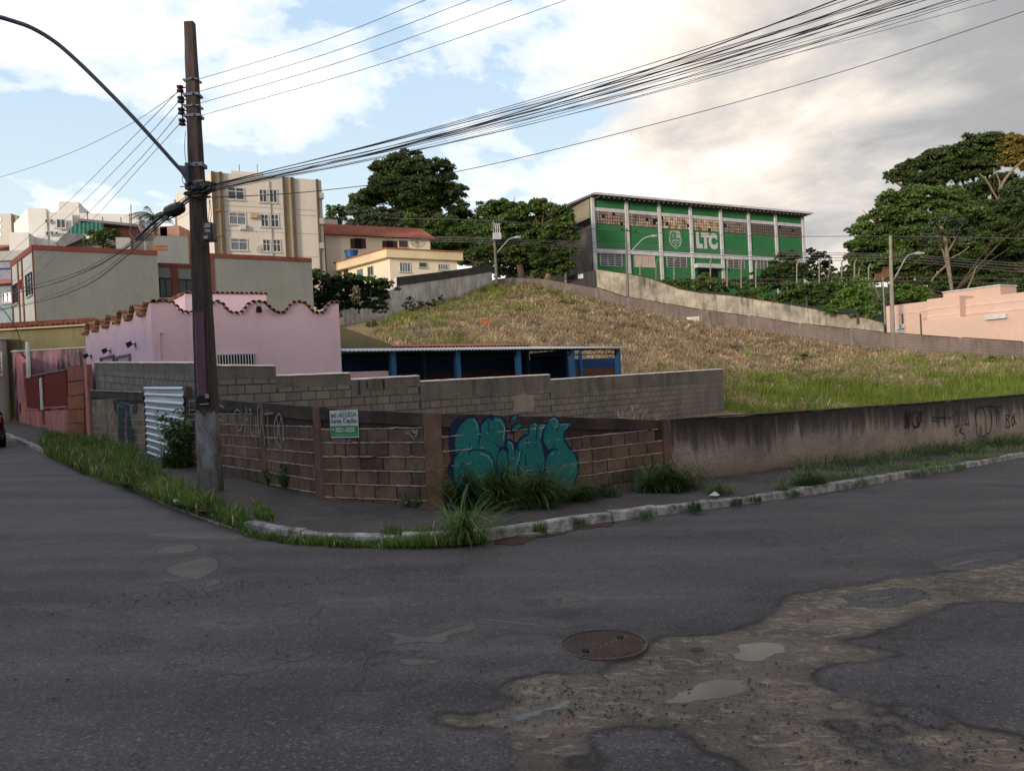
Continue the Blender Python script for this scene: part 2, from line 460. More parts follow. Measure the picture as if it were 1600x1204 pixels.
M['rust'] = surf('rusty_cast_iron', (0.125, 0.085, 0.068), (0.085, 0.058, 0.048), 9, 0.7, 0.4, 40, metal=0.1)
M['stone'] = surf('small_dark_stone', (0.035, 0.03, 0.03), (0.06, 0.05, 0.045), 6, 0.8, 0.3, 30)
M['terracotta'] = surf('orange_terracotta', (0.42, 0.13, 0.04), None, 3, 0.85, 0.2)
M['bluetank'] = surf('blue_water_tank', (0.02, 0.10, 0.30), None, 3, 0.5, 0.0)
M['darkred'] = surf('dark_red_car_paint', (0.014, 0.003, 0.004), None, 1, 0.25, 0.0, spec=0.6, fine=0.02)
M['tyre'] = surf('black_rubber', (0.015, 0.015, 0.015), None, 3, 0.9, 0.1)
M['silver'] = surf('silver_car_paint', (0.45, 0.46, 0.48), None, 1, 0.3, 0.0, metal=0.4, fine=0.02)
M['taillamp'] = surf('red_lamp_lens', (0.25, 0.01, 0.01), None, 1, 0.2, 0.0, fine=0.0)
M['bark'] = surf('grey_brown_bark', (0.12, 0.09, 0.065), (0.07, 0.05, 0.04), 3, 0.95, 0.6, 18)
M['bark_pale'] = surf('pale_bark', (0.26, 0.20, 0.14), (0.16, 0.12, 0.09), 2.5, 0.95, 0.5, 18)
M['litter'] = surf('white_litter', (0.6, 0.6, 0.58), None, 9, 0.7, 0.2)
M['greenglass'] = surf('green_shade_net', (0.03, 0.20, 0.15), (0.02, 0.13, 0.10), 2.5, 0.6, 0.1, streak=0.4)
M['wood'] = surf('weathered_boards', (0.20, 0.10, 0.05), (0.13, 0.07, 0.04), 3, 0.9, 0.2)
M['hill'] = surf('hillside_green', (0.05, 0.075, 0.04), (0.035, 0.055, 0.03), 0.02, 0.95, 0.0)
M['farblue'] = surf('haze_blue_mountain', (0.10, 0.15, 0.17), (0.09, 0.13, 0.15), 0.005, 0.95, 0.0)  # bluish distance haze is mixed into the forest colour

M['leaf_dark'] = foliage('dark_green_leaves', [(0.024, 0.044, 0.013), (0.052, 0.084, 0.020), (0.105, 0.14, 0.036)], patch=0.35)  # bright end of the leaf tones also stands for uneven light on crowns
M['leaf_mid'] = foliage('mid_green_leaves', [(0.036, 0.070, 0.015), (0.075, 0.130, 0.026), (0.15, 0.21, 0.05)], patch=0.4)
M['leaf_bright'] = foliage('bright_green_leaves', [(0.055, 0.11, 0.017), (0.10, 0.19, 0.028), (0.18, 0.27, 0.05)], patch=0.6)
M['leaf_grey'] = foliage('grey_green_leaves', [(0.045, 0.065, 0.035), (0.075, 0.10, 0.055), (0.11, 0.13, 0.07)], patch=0.5)
M['leaf_gold'] = foliage('sunlit_gold_leaves', [(0.06, 0.075, 0.015), (0.17, 0.125, 0.02), (0.28, 0.19, 0.035)], patch=0.5)  # gold of the low sun on the treetops, put into the leaf colour
M['grass'] = foliage('lush_verge_grass', [(0.04, 0.10, 0.016), (0.085, 0.17, 0.026), (0.20, 0.24, 0.06)], patch=1.2)
M['grass_tuft'] = foliage('coarse_dark_grass', [(0.03, 0.065, 0.016), (0.06, 0.115, 0.025), (0.17, 0.22, 0.09)], patch=1.5)
M['grass_lot'] = foliage('lot_grass', [(0.10, 0.16, 0.02), (0.17, 0.24, 0.03), (0.27, 0.29, 0.06)], patch=0.5)
M['straw'] = foliage('cut_dry_grass', [(0.24, 0.165, 0.085), (0.56, 0.41, 0.235), (0.80, 0.63, 0.42)], patch=0.55, trans=0.3)
M['creeper'] = foliage('dark_creeper_leaves', [(0.016, 0.032, 0.012), (0.026, 0.05, 0.016), (0.04, 0.07, 0.02)], patch=0.8)


def asphalt_nodes(t, pos):
    big = t.noise(pos, 0.22, 5, 0.55)
    mid = t.noise(pos, 1.3, 6, 0.65)
    fine = t.noise(pos, 60, 3, 0.75)
    c = t.mix(t.ramp(big, [(0.36, 0.0), (0.64, 1.0)]), (0.042, 0.037, 0.041), (0.062, 0.053, 0.054))
    c = t.mix(t.ramp(mid, [(0.42, 0.0), (0.72, 0.75)]), c, (0.090, 0.076, 0.071))
    st2 = t.noise(t.mapping(pos, (1, 1, 1), (11, 2, 0)), 0.7, 5, 0.6, 0.6)
    c = t.mix(t.ramp(st2, [(0.56, 0.0), (0.68, 0.6)]), c, (0.028, 0.024, 0.026))
    # pale dusty scuffs
    sc2 = t.noise(t.mapping(pos, (0.5, 2.2, 1), (3, 8, 0), (0, 0, R(-25))), 1.6, 7, 0.7, 0.4)
    c = t.mix(t.ramp(sc2, [(0.56, 0.0), (0.72, 0.5)]), c, (0.115, 0.098, 0.09))
    c = t.mix(1.0, c, t.ramp(fine, [(0.3, 0.42), (0.7, 1.6)]), 'MULTIPLY')
    # pale and dark aggregate
    va = t.node('ShaderNodeTexVoronoi'); va.inputs['Scale'].default_value = 70
    t.link(pos, va.inputs['Vector'])
    sepc = t.node('ShaderNodeSeparateXYZ'); t.link(va.outputs['Color'], sepc.inputs[0])
    c = t.mix(t.math('MULTIPLY', t.math('GREATER_THAN', sepc.outputs[0], 0.93), 0.45), c, (0.17, 0.15, 0.145))
    # polished wheel tracks following the main street
    st = t.noise(t.mapping(pos, (0.25, 1.8, 1), (0, 0, 0), (0, 0, R(-32))), 0.8, 4, 0.5)
    c = t.mix(1.0, c, t.ramp(st, [(0.35, 0.80), (0.65, 1.2)]), 'MULTIPLY')
    # cracks
    wp = t.node('ShaderNodeVectorMath', operation='ADD')
    nz = t.node('ShaderNodeTexNoise'); nz.inputs['Scale'].default_value = 2.0; nz.inputs['Detail'].default_value = 8
    t.link(pos, nz.inputs['Vector'])
    sc = t.node('ShaderNodeVectorMath', operation='SCALE'); sc.inputs['Scale'].default_value = 0.8
    t.link(nz.outputs['Color'], sc.inputs[0])
    t.link(pos, wp.inputs[0]); t.link(sc.outputs[0], wp.inputs[1])
    vo = t.node('ShaderNodeTexVoronoi', feature='DISTANCE_TO_EDGE'); vo.inputs['Scale'].default_value = 1.3
    t.link(wp.outputs[0], vo.inputs['Vector'])
    mask = t.ramp(t.noise(t.mapping(pos, (1, 1, 1), (5, 3, 0)), 0.4, 5, 0.7), [(0.52, 0.0), (0.60, 1.0)])
    crack = t.math('MULTIPLY', t.ramp(vo.outputs['Distance'], [(0.0, 1.0), (0.014, 0.0)]), mask)
    c = t.mix(t.math('MULTIPLY', crack, 0.5), c, (0.02, 0.017, 0.018))
    v2 = t.node('ShaderNodeTexVoronoi'); v2.inputs['Scale'].default_value = 16
    t.link(pos, v2.inputs['Vector'])
    pit = t.math('MULTIPLY', t.ramp(v2.outputs['Distance'], [(0.08, 1.0), (0.2, 0.0)]), t.ramp(t.noise(pos, 1.1, 4, 0.6), [(0.55, 0.0), (0.66, 0.8)]))
    c = t.mix(pit, c, (0.025, 0.022, 0.022))
    h = t.math('ADD', t.math('MULTIPLY', fine, 0.5), t.math('MULTIPLY', crack, -1.2))
    h = t.math('ADD', h, t.math('MULTIPLY', mid, 1.2))
    return c, t.ramp(mid, [(0.3, 0.72), (0.7, 0.88)]), h, fine

def asphalt():
    m, t, b = new_mat('worn_asphalt')
    c, r, h, _ = asphalt_nodes(t, geo_pos(t))
    t.link(c, b.inputs['Base Color']); t.link(r, b.inputs['Roughness'])
    b.inputs['Specular IOR Level'].default_value = 0.3
    bn = t.node('ShaderNodeBump'); bn.inputs['Strength'].default_value = 0.55; bn.inputs['Distance'].default_value = 0.02
    t.link(h, bn.inputs['Height']); t.link(bn.outputs[0], b.inputs['Normal'])
    return m
M['asphalt'] = asphalt()

def silt(name, hollow=False):
    """asphalt that turns into silt: attribute sd = metres inside the traced outline, pd = metres inside a puddle"""
    m, t, b = new_mat(name)
    pos = geo_pos(t)
    c, r, h, fine = asphalt_nodes(t, pos)
    def att(n):
        a = t.node('ShaderNodeAttribute'); a.attribute_name = n; return a.outputs['Fac']
    ns = t.math('SUBTRACT', t.noise(pos, 5.5, 8, 0.68), 0.5)
    ns2 = t.math('SUBTRACT', t.noise(pos, 1.7, 5, 0.6), 0.5)
    amp = 0.05 if hollow else 0.16
    s = t.math('ADD', t.math('ADD', att('sd'), t.math('MULTIPLY', ns, amp)), t.math('MULTIPLY', ns2, amp * .8))
    n1 = t.noise(pos, 1.6, 7, 0.6, 0.4)
    rp = t.mapping(pos, (1.0, 2.0, 1), (0, 0, 0), (0, 0, R(14)))
    n2 = t.noise(rp, 5.0, 10, 0.76, 1.3)
    if hollow:
        mc_ = t.mix(t.ramp(n1, [(0.35, 0.0), (0.65, 1.0)]), (0.075, 0.063, 0.056), (0.110, 0.092, 0.078))
        c = t.mix(t.ramp(s, [(0.0, 0.0), (0.01, 0.6), (0.02, 0.6)]), c, (0.022, 0.018, 0.018))
        c = t.mix(t.ramp(s, [(0.018, 0.0), (0.04, 1.0)]), c, t.mix(1.0, mc_, t.ramp(fine, [(0.3, 0.5), (0.7, 1.5)]), 'MULTIPLY'))
        t.link(c, b.inputs['Base Color']); b.inputs['Roughness'].default_value = 0.85
    else:
        mc_ = t.mix(t.ramp(n1, [(0.36, 0.0), (0.64, 1.0)]), (0.080, 0.062, 0.050), (0.155, 0.120, 0.094))
        mc_ = t.mix(t.ramp(n2, [(0.52, 0.0), (0.64, 0.7)]), mc_, (0.27, 0.21, 0.145))  # tan streaks: sky glints on the wet film, put into the colour
        mc_ = t.mix(t.ramp(n2, [(0.34, 0.6), (0.44, 0.0)]), mc_, (0.05, 0.041, 0.035))
        dk = t.noise(t.mapping(pos, (1, 1, 1), (2, 7, 0)), 0.9, 5, 0.6)
        mc_ = t.mix(t.ramp(dk, [(0.5, 0.0), (0.66, 0.6)]), mc_, (0.06, 0.048, 0.042))
        vo = t.node('ShaderNodeTexVoronoi'); vo.inputs['Scale'].default_value = 34
        t.link(pos, vo.inputs['Vector'])
        sp = t.math('MULTIPLY', t.ramp(vo.outputs['Distance'], [(0.16, 1.0), (0.28, 0.0)]), t.ramp(t.noise(pos, 1.5, 5, 0.65), [(0.46, 0.0), (0.56, 1.0)]))
        mc_ = t.mix(sp, mc_, (0.02, 0.017, 0.016))
        mc_ = t.mix(1.0, mc_, t.ramp(fine, [(0.3, 0.62), (0.7, 1.38)]), 'MULTIPLY')
        s01 = t.math('ADD', t.math('MULTIPLY', s, 1.0), 0.3)
        c = t.mix(t.math('MULTIPLY', t.ramp(s01, [(0.26, 0.0), (0.30, 0.9), (0.33, 0.95), (0.42, 0.0)]), t.ramp(t.noise(pos, 2.3, 5, 0.6), [(0.40, 0.25), (0.58, 1.0)])), c, (0.022, 0.018, 0.017))
        wet_in = t.ramp(s01, [(0.315, 0.0), (0.345, 0.55), (0.42, 1.0)])
        c = t.mix(wet_in, c, mc_)
        pd = t.math('ADD', t.math('ADD', att('pd'), t.math('ADD', t.math('MULTIPLY', ns, 0.16), t.math('MULTIPLY', ns2, 0.12))), 0.3)
        wmask = t.ramp(pd, [(0.25, 0.0), (0.285, 0.45), (0.33, 1.0)])
        damp = t.ramp(pd, [(0.10, 0.0), (0.30, 1.0)])
        c = t.mix(t.math('MULTIPLY', damp, 0.35), c, (0.09, 0.07, 0.055))
        c = t.mix(wmask, c, (0.032, 0.026, 0.021))
        t.link(c, b.inputs['Base Color'])
        film = t.math('MULTIPLY', t.ramp(n2, [(0.50, 0.0), (0.60, 1.0)]), wet_in)
        rr = t.math('SUBTRACT', 0.82, t.math('MULTIPLY', film, 0.50))
        rr = t.math('SUBTRACT', rr, t.math('MULTIPLY', damp, 0.22))
        rmix = t.node('ShaderNodeMix'); rmix.data_type = 'FLOAT'
        t.link(wmask, rmix.inputs[0]); t.link(rr, rmix.inputs[2]); rmix.inputs[3].default_value = 0.03
        t.link(rmix.outputs[0], b.inputs['Roughness'])
        b.inputs['Specular IOR Level'].default_value = 0.26
        h = t.math('ADD', t.math('MULTIPLY', h, 0.6), t.math('ADD', t.math('MULTIPLY', n2, 1.2), t.math('MULTIPLY', sp, 0.8)))
        h = t.math('MULTIPLY', h, t.math('SUBTRACT', 1.0, wmask))
    bn = t.node('ShaderNodeBump'); bn.inputs['Strength'].default_value = 0.5; bn.inputs['Distance'].default_value = 0.015
    t.link(h, bn.inputs['Height']); t.link(bn.outputs[0], b.inputs['Normal'])
    return m
M['mud'] = silt('wet_silt'); M['hollow'] = silt('sandy_hollow', True)
M['wetedge'] = surf('wet_dark_asphalt', (0.026, 0.021, 0.02), (0.045, 0.036, 0.032), 4, 0.5, 0.5, 40, fine=0.5)
M['dryfill'] = surf('sandy_asphalt_hollow', (0.125, 0.105, 0.088), (0.085, 0.07, 0.062), 5, 0.9, 0.6, 40, fine=0.6)
M['patchasph'] = surf('dark_asphalt_patch', (0.058, 0.05, 0.053), (0.072, 0.062, 0.062), 2.0, 0.85, 0.6, 60, fine=0.6)
M['redsoil'] = surf('red_soil', (0.065, 0.03, 0.022), (0.045, 0.025, 0.02), 5, 0.95, 0.6, 30, fine=0.5)
M['sidewalk'] = surf('dark_worn_pavement', (0.050, 0.043, 0.042), (0.095, 0.078, 0.068), 0.9, 0.95, 0.6, 40, fine=0.55)
M['earth'] = surf('dry_lot_soil', (0.30, 0.20, 0.11), (0.20, 0.145, 0.07), 0.5, 0.95, 0.5, 8, fine=0.4)

def stained_wall():
    """old render, black mould under the coping, ochre foot"""
    m, t, b = new_mat('mould_stained_render')
    pos = geo_pos(t)
    n1 = t.noise(pos, 1.1, 7, 0.65)
    c = t.mix(t.ramp(n1, [(0.35, 0.0), (0.65, 1.0)]), (0.34, 0.27, 0.215), (0.20, 0.155, 0.128))
    sp = t.mapping(pos, (1.0, 1.0, 0.16))
    sn = t.noise(sp, 3.6, 7, 0.7, 0.3)
    tcn = t.node('ShaderNodeTexCoord'); sz = t.node('ShaderNodeSeparateXYZ')
    t.link(tcn.outputs['Generated'], sz.inputs[0])
    uvn = t.node('ShaderNodeUVMap'); su = t.node('ShaderNodeSeparateXYZ')
    t.link(uvn.outputs[0], su.inputs[0])
    hv = su.outputs[1]
    top = t.math('ADD', hv, t.math('MULTIPLY', t.math('SUBTRACT', sn, 0.5), 1.1))
    f = t.ramp(top, [(0.52, 0.0), (0.72, 0.75), (0.92, 1.0)])
    c = t.mix(f, c, (0.028, 0.022, 0.02))
    foot = t.math('ADD', hv, t.math('MULTIPLY', t.math('SUBTRACT', n1, 0.5), 0.5))
    c = t.mix(t.ramp(foot, [(0.02, 0.75), (0.28, 0.0)]), c, (0.15, 0.085, 0.045))
    c = t.mix(t.ramp(foot, [(0.0, 0.85), (0.07, 0.0)]), c, (0.03, 0.025, 0.02))
    n2 = t.noise(pos, 22, 5, 0.7)
    c = t.mix(0.5, c, t.mix(1.0, c, t.ramp(n2, [(0.3, 0.4), (0.7, 1.6)]), 'MULTIPLY'))
    t.link(c, b.inputs['Base Color'])
    b.inputs['Roughness'].default_value = 0.95
    bn = t.node('ShaderNodeBump'); bn.inputs['Strength'].default_value = 0.6; bn.inputs['Distance'].default_value = 0.03
    t.link(t.noise(pos, 14, 6, 0.7), bn.inputs['Height']); t.link(bn.outputs[0], b.inputs['Normal'])
    return m
M['stained'] = stained_wall()

def pole_mat():
    m, t, b = new_mat('old_concrete_pole')
    pos = geo_pos(t)
    n1 = t.noise(t.mapping(pos, (6, 6, 0.8)), 2.0, 6, 0.65)
    c = t.mix(t.ramp(n1, [(0.35, 0.0), (0.68, 1.0)]), (0.028, 0.021, 0.019), (0.078, 0.058, 0.047))
    sz = t.node('ShaderNodeSeparateXYZ'); t.link(pos, sz.inputs[0])
    edge = t.math('ADD', sz.outputs[2], t.math('MULTIPLY', t.math('SUBTRACT', n1, 0.5), 0.35))
    # grey distemper once painted on the foot
    n2 = t.noise(t.mapping(pos, (1, 1, 0.4)), 7, 6, 0.7)
    paint = t.mix(t.ramp(n2, [(0.38, 0.0), (0.6, 1.0)]), (0.24, 0.235, 0.25), (0.10, 0.085, 0.075))
    c = t.mix(t.ramp(edge, [(1.52, 1.0), (1.56, 0.0)]) if False else t.math('MULTIPLY', t.math('LESS_THAN', edge, 1.55), 1.0), c, paint)
    c = t.mix(t.ramp(edge, [(0.35, 0.7), (0.75, 0.0)]), c, (0.06, 0.045, 0.035))
    t.link(c, b.inputs['Base Color'])
    b.inputs['Roughness'].default_value = 0.92
    bn = t.node('ShaderNodeBump'); bn.inputs['Strength'].default_value = 0.5; bn.inputs['Distance'].default_value = 0.01
    t.link(t.noise(t.mapping(pos, (1, 1, 0.2)), 40, 5, 0.7), bn.inputs['Height']); t.link(bn.outputs[0], b.inputs['Normal'])
    return m
M['pole'] = pole_mat()
# ------------------------------------------------------------------ terrain
WL = GP(145, 693); W5 = GP(505, 790); W6 = GP(685, 807); W10 = GP(1050, 762); W16 = GP(1600, 692)
L1d = (Vector((WL.x, WL.y, 0)) - Vector((W5.x, W5.y, 0))).normalized()
L2d = (Vector((W16.x, W16.y, 0)) - Vector((W6.x, W6.y, 0))).normalized()

def inside(x, y):
    """behind the street walls"""
    a = (x - W5.x) * (L1d.y) - (y - W5.y) * (L1d.x)       # >0 to the right of the left street line
    b = (y - W6.y) * L2d.x - (x - W6.x) * L2d.y           # >0 behind the right street line
    return a, b

ctrl = []
def cp(px, py, d): ctrl.append(tuple(P(px, py, d)))
for a in [(1132, 645, 34), (1300, 640, 34), (1450, 630, 38), (1600, 617, 42), (1250, 600, 45), (1600, 565, 60), (1512, 560, 62),
          (1372, 550, 66), (1275, 537, 70), (1250, 530, 72), (1180, 515, 74), (1075, 505, 76), (975, 482, 80), (900, 462, 83), (850, 449, 85), (800, 443, 86), (768, 445, 87),
          (620, 492, 70), (700, 468, 78), (560, 502, 56), (530, 512, 50), (700, 536, 44), (600, 532, 44), (850, 536, 46), (970, 572, 46), (970, 540, 54), (850, 500, 62),
          (1100, 560, 58), (1130, 600, 46), (700, 500, 58), (780, 480, 70), (1200, 570, 56), (1400, 590, 50), (1600, 590, 50), (1350, 575, 56), (1250, 560, 62)]:
    cp(*a)
for (x, y, d) in [(850, 436, 88), (932, 452, 85), (1042, 477, 80), (1170, 496, 75), (1330, 516, 69.5), (1500, 530, 64.5)]:
    p = P(x, y, d); ctrl += [(p.x, p.y, p.z - 1.6), (p.x + 2.2, p.y + 7, p.z - 1.5)]
ctrl += [(-2, 12, 0.05), (2, 16, -0.05), (8, 20, -0.15), (14, 26, -0.2), (-7, 18, 0.3), (0, 25, 0.1), (5, 28, 0.05), (-13, 26, 0.6), (20, 30, -0.3),
         (-3, 31, 0.5), (4, 35, 0.7), (-8, 26, 0.4), (-20, 36, 0.9), (-27, 42, 1.6), (-40, 60, 3.0), (-16, 45, 2.4), (-10, 50, 4.5), (-35, 80, 6), (-25, 80, 8.5), (-15, 75, 9), (-8, 80, 10.5),
         (-60, 80, 4), (-60, 120, 8), (-20, 110, 14), (0, 100, 15), (10, 94, 14.2), (20, 96, 13.4), (45, 118, 13.6), (30, 100, 11.6), (60, 100, 7), (50, 90, 6.0), (48, 78, 4.6), (55, 74, 3.2), (40, 84, 7.2),
         (75, 75, 2.5), (80, 110, 8), (45, 60, 0.9), (60, 58, 0), (90, 60, 0), (100, 100, 5), (0, 150, 20), (60, 160, 20), (-60, 180, 16), (130, 150, 16), (150, 80, 5), (40, 30, -1.0), (70, 30, -2), (26, 24, -1)]
CP = np.array(ctrl)
def _k(r): return r
D = np.sqrt(((CP[:, None, :2] - CP[None, :, :2]) ** 2).sum(-1))
nC = len(CP)
Am = np.zeros((nC + 3, nC + 3)); Am[:nC, :nC] = _k(D) - np.eye(nC) * 0.8
Am[:nC, nC] = 1; Am[:nC, nC + 1:] = CP[:, :2]; Am[nC, :nC] = 1; Am[nC + 1:, :nC] = CP[:, :2].T
SOL = np.linalg.solve(Am, np.concatenate([CP[:, 2], np.zeros(3)]))
def terr(x, y):
    x = np.atleast_1d(np.asarray(x, float)); y = np.atleast_1d(np.asarray(y, float))
    out = np.empty(x.shape)
    fx, fy = x.ravel(), y.ravel(); fo = np.empty(fx.shape)
    for i in range(0, len(fx), 4000):
        a = np.stack([fx[i:i + 4000], fy[i:i + 4000]], 1)
        d = np.sqrt(((a[:, None, :] - CP[None, :, :2]) ** 2).sum(-1))
        fo[i:i + 4000] = d @ SOL[:nC] + SOL[nC] + a @ SOL[nC + 1:]
    return fo.reshape(x.shape)
def tz(x, y): return float(terr(x, y)[0])

gx = np.concatenate([np.linspace(-700, -90, 8), np.arange(-80, 110, 1.4), np.linspace(120, 900, 9)])
gy = np.concatenate([np.arange(6, 135, 1.4), np.linspace(150, 1500, 10)])
GX, GY = np.meshgrid(gx, gy)
GZ = terr(GX, GY)
ff = np.clip((np.maximum(GY - 150, 0) + np.maximum(np.abs(GX - 10) - 110, 0)) / 150, 0, 1)
GZ = GZ * (1 - ff) + 21 * ff
aa, bb = inside(GX, GY)
out_m = (aa < 0.0) | (bb < 0.0)
GZ = np.where(out_m, -0.04 * GX - 0.35, GZ)
near_far = ((aa > 0.0) & (bb > 0.0))
nr, ncg = GX.shape
V = np.stack([GX.ravel(), GY.ravel(), GZ.ravel()], 1)
idx = np.arange(nr * ncg).reshape(nr, ncg)
Q = np.stack([idx[:-1, :-1].ravel(), idx[:-1, 1:].ravel(), idx[1:, 1:].ravel(), idx[1:, :-1].ravel()], 1)
ground = tri_object('ground', V, Q, M['earth'], kind='structure')
ground.data.materials.append(M['hill'])
fcx = V[Q].mean(1); u3 = np.interp(fcx[:, 0], [-60, -8, 4, 21, 33, 42, 60, 900], [70, 82, 86, 77, 69, 60.5, 52, 52])
ground.data.polygons.foreach_set('material_index', ((fcx[:, 1] > u3 + .5) | (np.abs(fcx[:, 0]) > 80)).astype(np.int32))
ground.data.polygons.foreach_set('use_smooth', [True] * len(ground.data.polygons))

# the asphalt: one sheet on the tilted street plane, tucked under the walls
def edge_in(p, d, s):  return (p[0] + d[0] * s, p[1] + d[1] * s)
n1v = Vector((L1d.y, -L1d.x, 0)) * 0.08; n2v = Vector((-L2d.y, L2d.x, 0)) * 0.08
road_poly = [(-60, -30), (70, -30), (W6.x + L2d.x * 70 + n2v.x, W6.y + L2d.y * 70 + n2v.y), (W6.x + n2v.x, W6.y + n2v.y),
             (W5.x + n1v.x, W5.y + n1v.y), (W5.x + L1d.x * 75 + n1v.x, W5.y + L1d.y * 75 + n1v.y), (-90, 50)]
mb = MB()
pts3 = [Vector((x, y, gz(x))) for x, y in road_poly]
tr = tessellate_polygon([[Vector((p.x, p.y, 0)) for p in pts3]])
fs = []
for t_ in tr:
    a, b, c = (pts3[i] for i in t_)
    fs.append(tuple(t_) if (b - a).cross(c - a).z > 0 else tuple(reversed(t_)))
mb.add(pts3, fs)
mb.build('road', M['asphalt'])['kind'] = 'structure'

def smooth_closed(pts, n=6):
    out = []
    L = len(pts)
    for i in range(L):
        p0, p1, p2, p3 = pts[i - 1], pts[i], pts[(i + 1) % L], pts[(i + 2) % L]
        for k in range(n):
            t = k / n
            out.append(0.5 * ((2 * p1) + (p2 - p0) * t + (2 * p0 - 5 * p1 + 4 * p2 - p3) * t * t + (3 * p1 - p0 - 3 * p2 + p3) * t ** 3))
    return out

def ground_patch(name, px, zoff, mat, jit=0.02, grow=0.0, seed=1, n=12, kind='structure'):
    rnd = random.Random(seed)
    pts = [GP(*p) for p in px]
    pts = [Vector((p.x, p.y, 0)) for p in pts]
    area = sum(pts[i].x * pts[(i + 1) % len(pts)].y - pts[(i + 1) % len(pts)].x * pts[i].y for i in range(len(pts)))
    sp = smooth_closed(pts, n)
    ring = []
    for i, p in enumerate(sp):
        t = sp[(i + 1) % len(sp)] - sp[i - 1]
        t = t.normalized() if t.length > 0 else Vector((1, 0, 0))
        nn = Vector((t.y, -t.x, 0)) * (1 if area > 0 else -1)
        ring.append(p + nn * (grow + rnd.gauss(0, jit) + jit * 2.2 * (math.sin(i * .37 + seed) + math.sin(i * .93 + 2 * seed) * .6) * (1 if jit > .006 else .5)))
    tris = tessellate_polygon([ring])
    fs = []
    for t_ in tris:
        a, b, c = (ring[i] for i in t_)
        fs.append(tuple(t_) if (b - a).cross(c - a).z > 0 else tuple(reversed(t_)))
    m = MB(); m.add([Vector((p.x, p.y, gz(p.x) + zoff)) for p in ring], fs)
    o = m.build(name, mat)
    if kind: o['kind'] = kind
    return o, ring

MUD = [(1700, 850), (1600, 868), (1560, 876), (1500, 890), (1440, 897), (1400, 900), (1340, 912), (1280, 920), (1225, 932), (1200, 955), (1150, 982),
       (1100, 991), (1040, 993), (1018, 1003), (1010, 1018), (985, 1030), (960, 1034), (940, 1046), (900, 1053), (860, 1051), (820, 1056), (790, 1068), (774, 1080), (792, 1090),
       (780, 1105), (740, 1115), (700, 1114), (675, 1121), (700, 1133), (750, 1136), (785, 1142), (796, 1160), (800, 1178), (785, 1195), (778, 1240), (790, 1300),
       (1600, 1330), (1780, 1250), (1780, 1170), (1600, 1148), (1540, 1136), (1500, 1126), (1470, 1108), (1340, 1092), (1290, 1072), (1275, 1050), (1300, 1040), (1420, 1022), (1320, 1005), (1350, 995), (1400, 978),
       (1430, 968), (1460, 955), (1500, 945), (1550, 940), (1600, 942), (1700, 935)]
ISL = [[(930, 1262), (925, 1204), (938, 1182), (926, 1162), (930, 1146), (980, 1138), (1045, 1140), (1062, 1152), (1100, 1176), (1140, 1192), (1158, 1215), (1150, 1270)],
       [(1398, 1102), (1435, 1106), (1470, 1110), (1478, 1125), (1460, 1133), (1430, 1127), (1402, 1115)]]
for (x, y, a, b) in [(1316, 1132, 19, 9), (1354, 1163, 21, 11), (1390, 1144, 17, 8), (1413, 1180, 24, 16), (1372, 1109, 13, 6), (903, 1192, 14, 8), (1090, 1016, 8, 3)]:
    ISL.append([(x + a * math.cos(k * math.pi / 4) * (1 + 0.15 * math.sin(k * 3 + x)), y + b * math.sin(k * math.pi / 4) * (1 + 0.12 * math.cos(k * 2 + x))) for k in range(8)])
PUD = [[(1138, 1008), (1160, 1002), (1195, 1001), (1225, 1004), (1234, 1014), (1222, 1026), (1190, 1035), (1160, 1034), (1142, 1024), (1152, 1016)],
       [(1022, 1098), (1045, 1086), (1060, 1074), (1088, 1062), (1125, 1056), (1160, 1061), (1172, 1074), (1152, 1087), (1110, 1097), (1060, 1101)],
       [(790, 1121), (812, 1112), (845, 1106), (866, 1094), (890, 1089), (902, 1098), (890, 1106), (860, 1112), (835, 1122), (805, 1130)],
       [(1290, 1098), (1315, 1094), (1340, 1101), (1330, 1108), (1300, 1108)]]
def sdf(poly, X_, Y_):
    """signed distance (positive inside) to a closed smoothed outline given in pixels of the street surface"""
    q = [GP(*p) for p in poly]; q = smooth_closed([Vector((p.x, p.y, 0)) for p in q], 5)
    A_ = np.array([(p.x, p.y) for p in q]); B_ = np.roll(A_, -1, 0)
    dmin = np.full(X_.shape, 1e9); ins = np.zeros(X_.shape, bool)
    for (ax, ay), (bx_, by) in zip(A_, B_):
        ex, ey = bx_ - ax, by - ay; L2 = ex * ex + ey * ey + 1e-12
        tt = np.clip(((X_ - ax) * ex + (Y_ - ay) * ey) / L2, 0, 1)
        dmin = np.minimum(dmin, (X_ - ax - tt * ex) ** 2 + (Y_ - ay - tt * ey) ** 2)
        c = ((ay > Y_) != (by > Y_)) & (X_ < (bx_ - ax) * (Y_ - ay) / (by - ay + 1e-12) + ax); ins ^= c
    d = np.sqrt(dmin)
    return np.where(ins, d, -d)
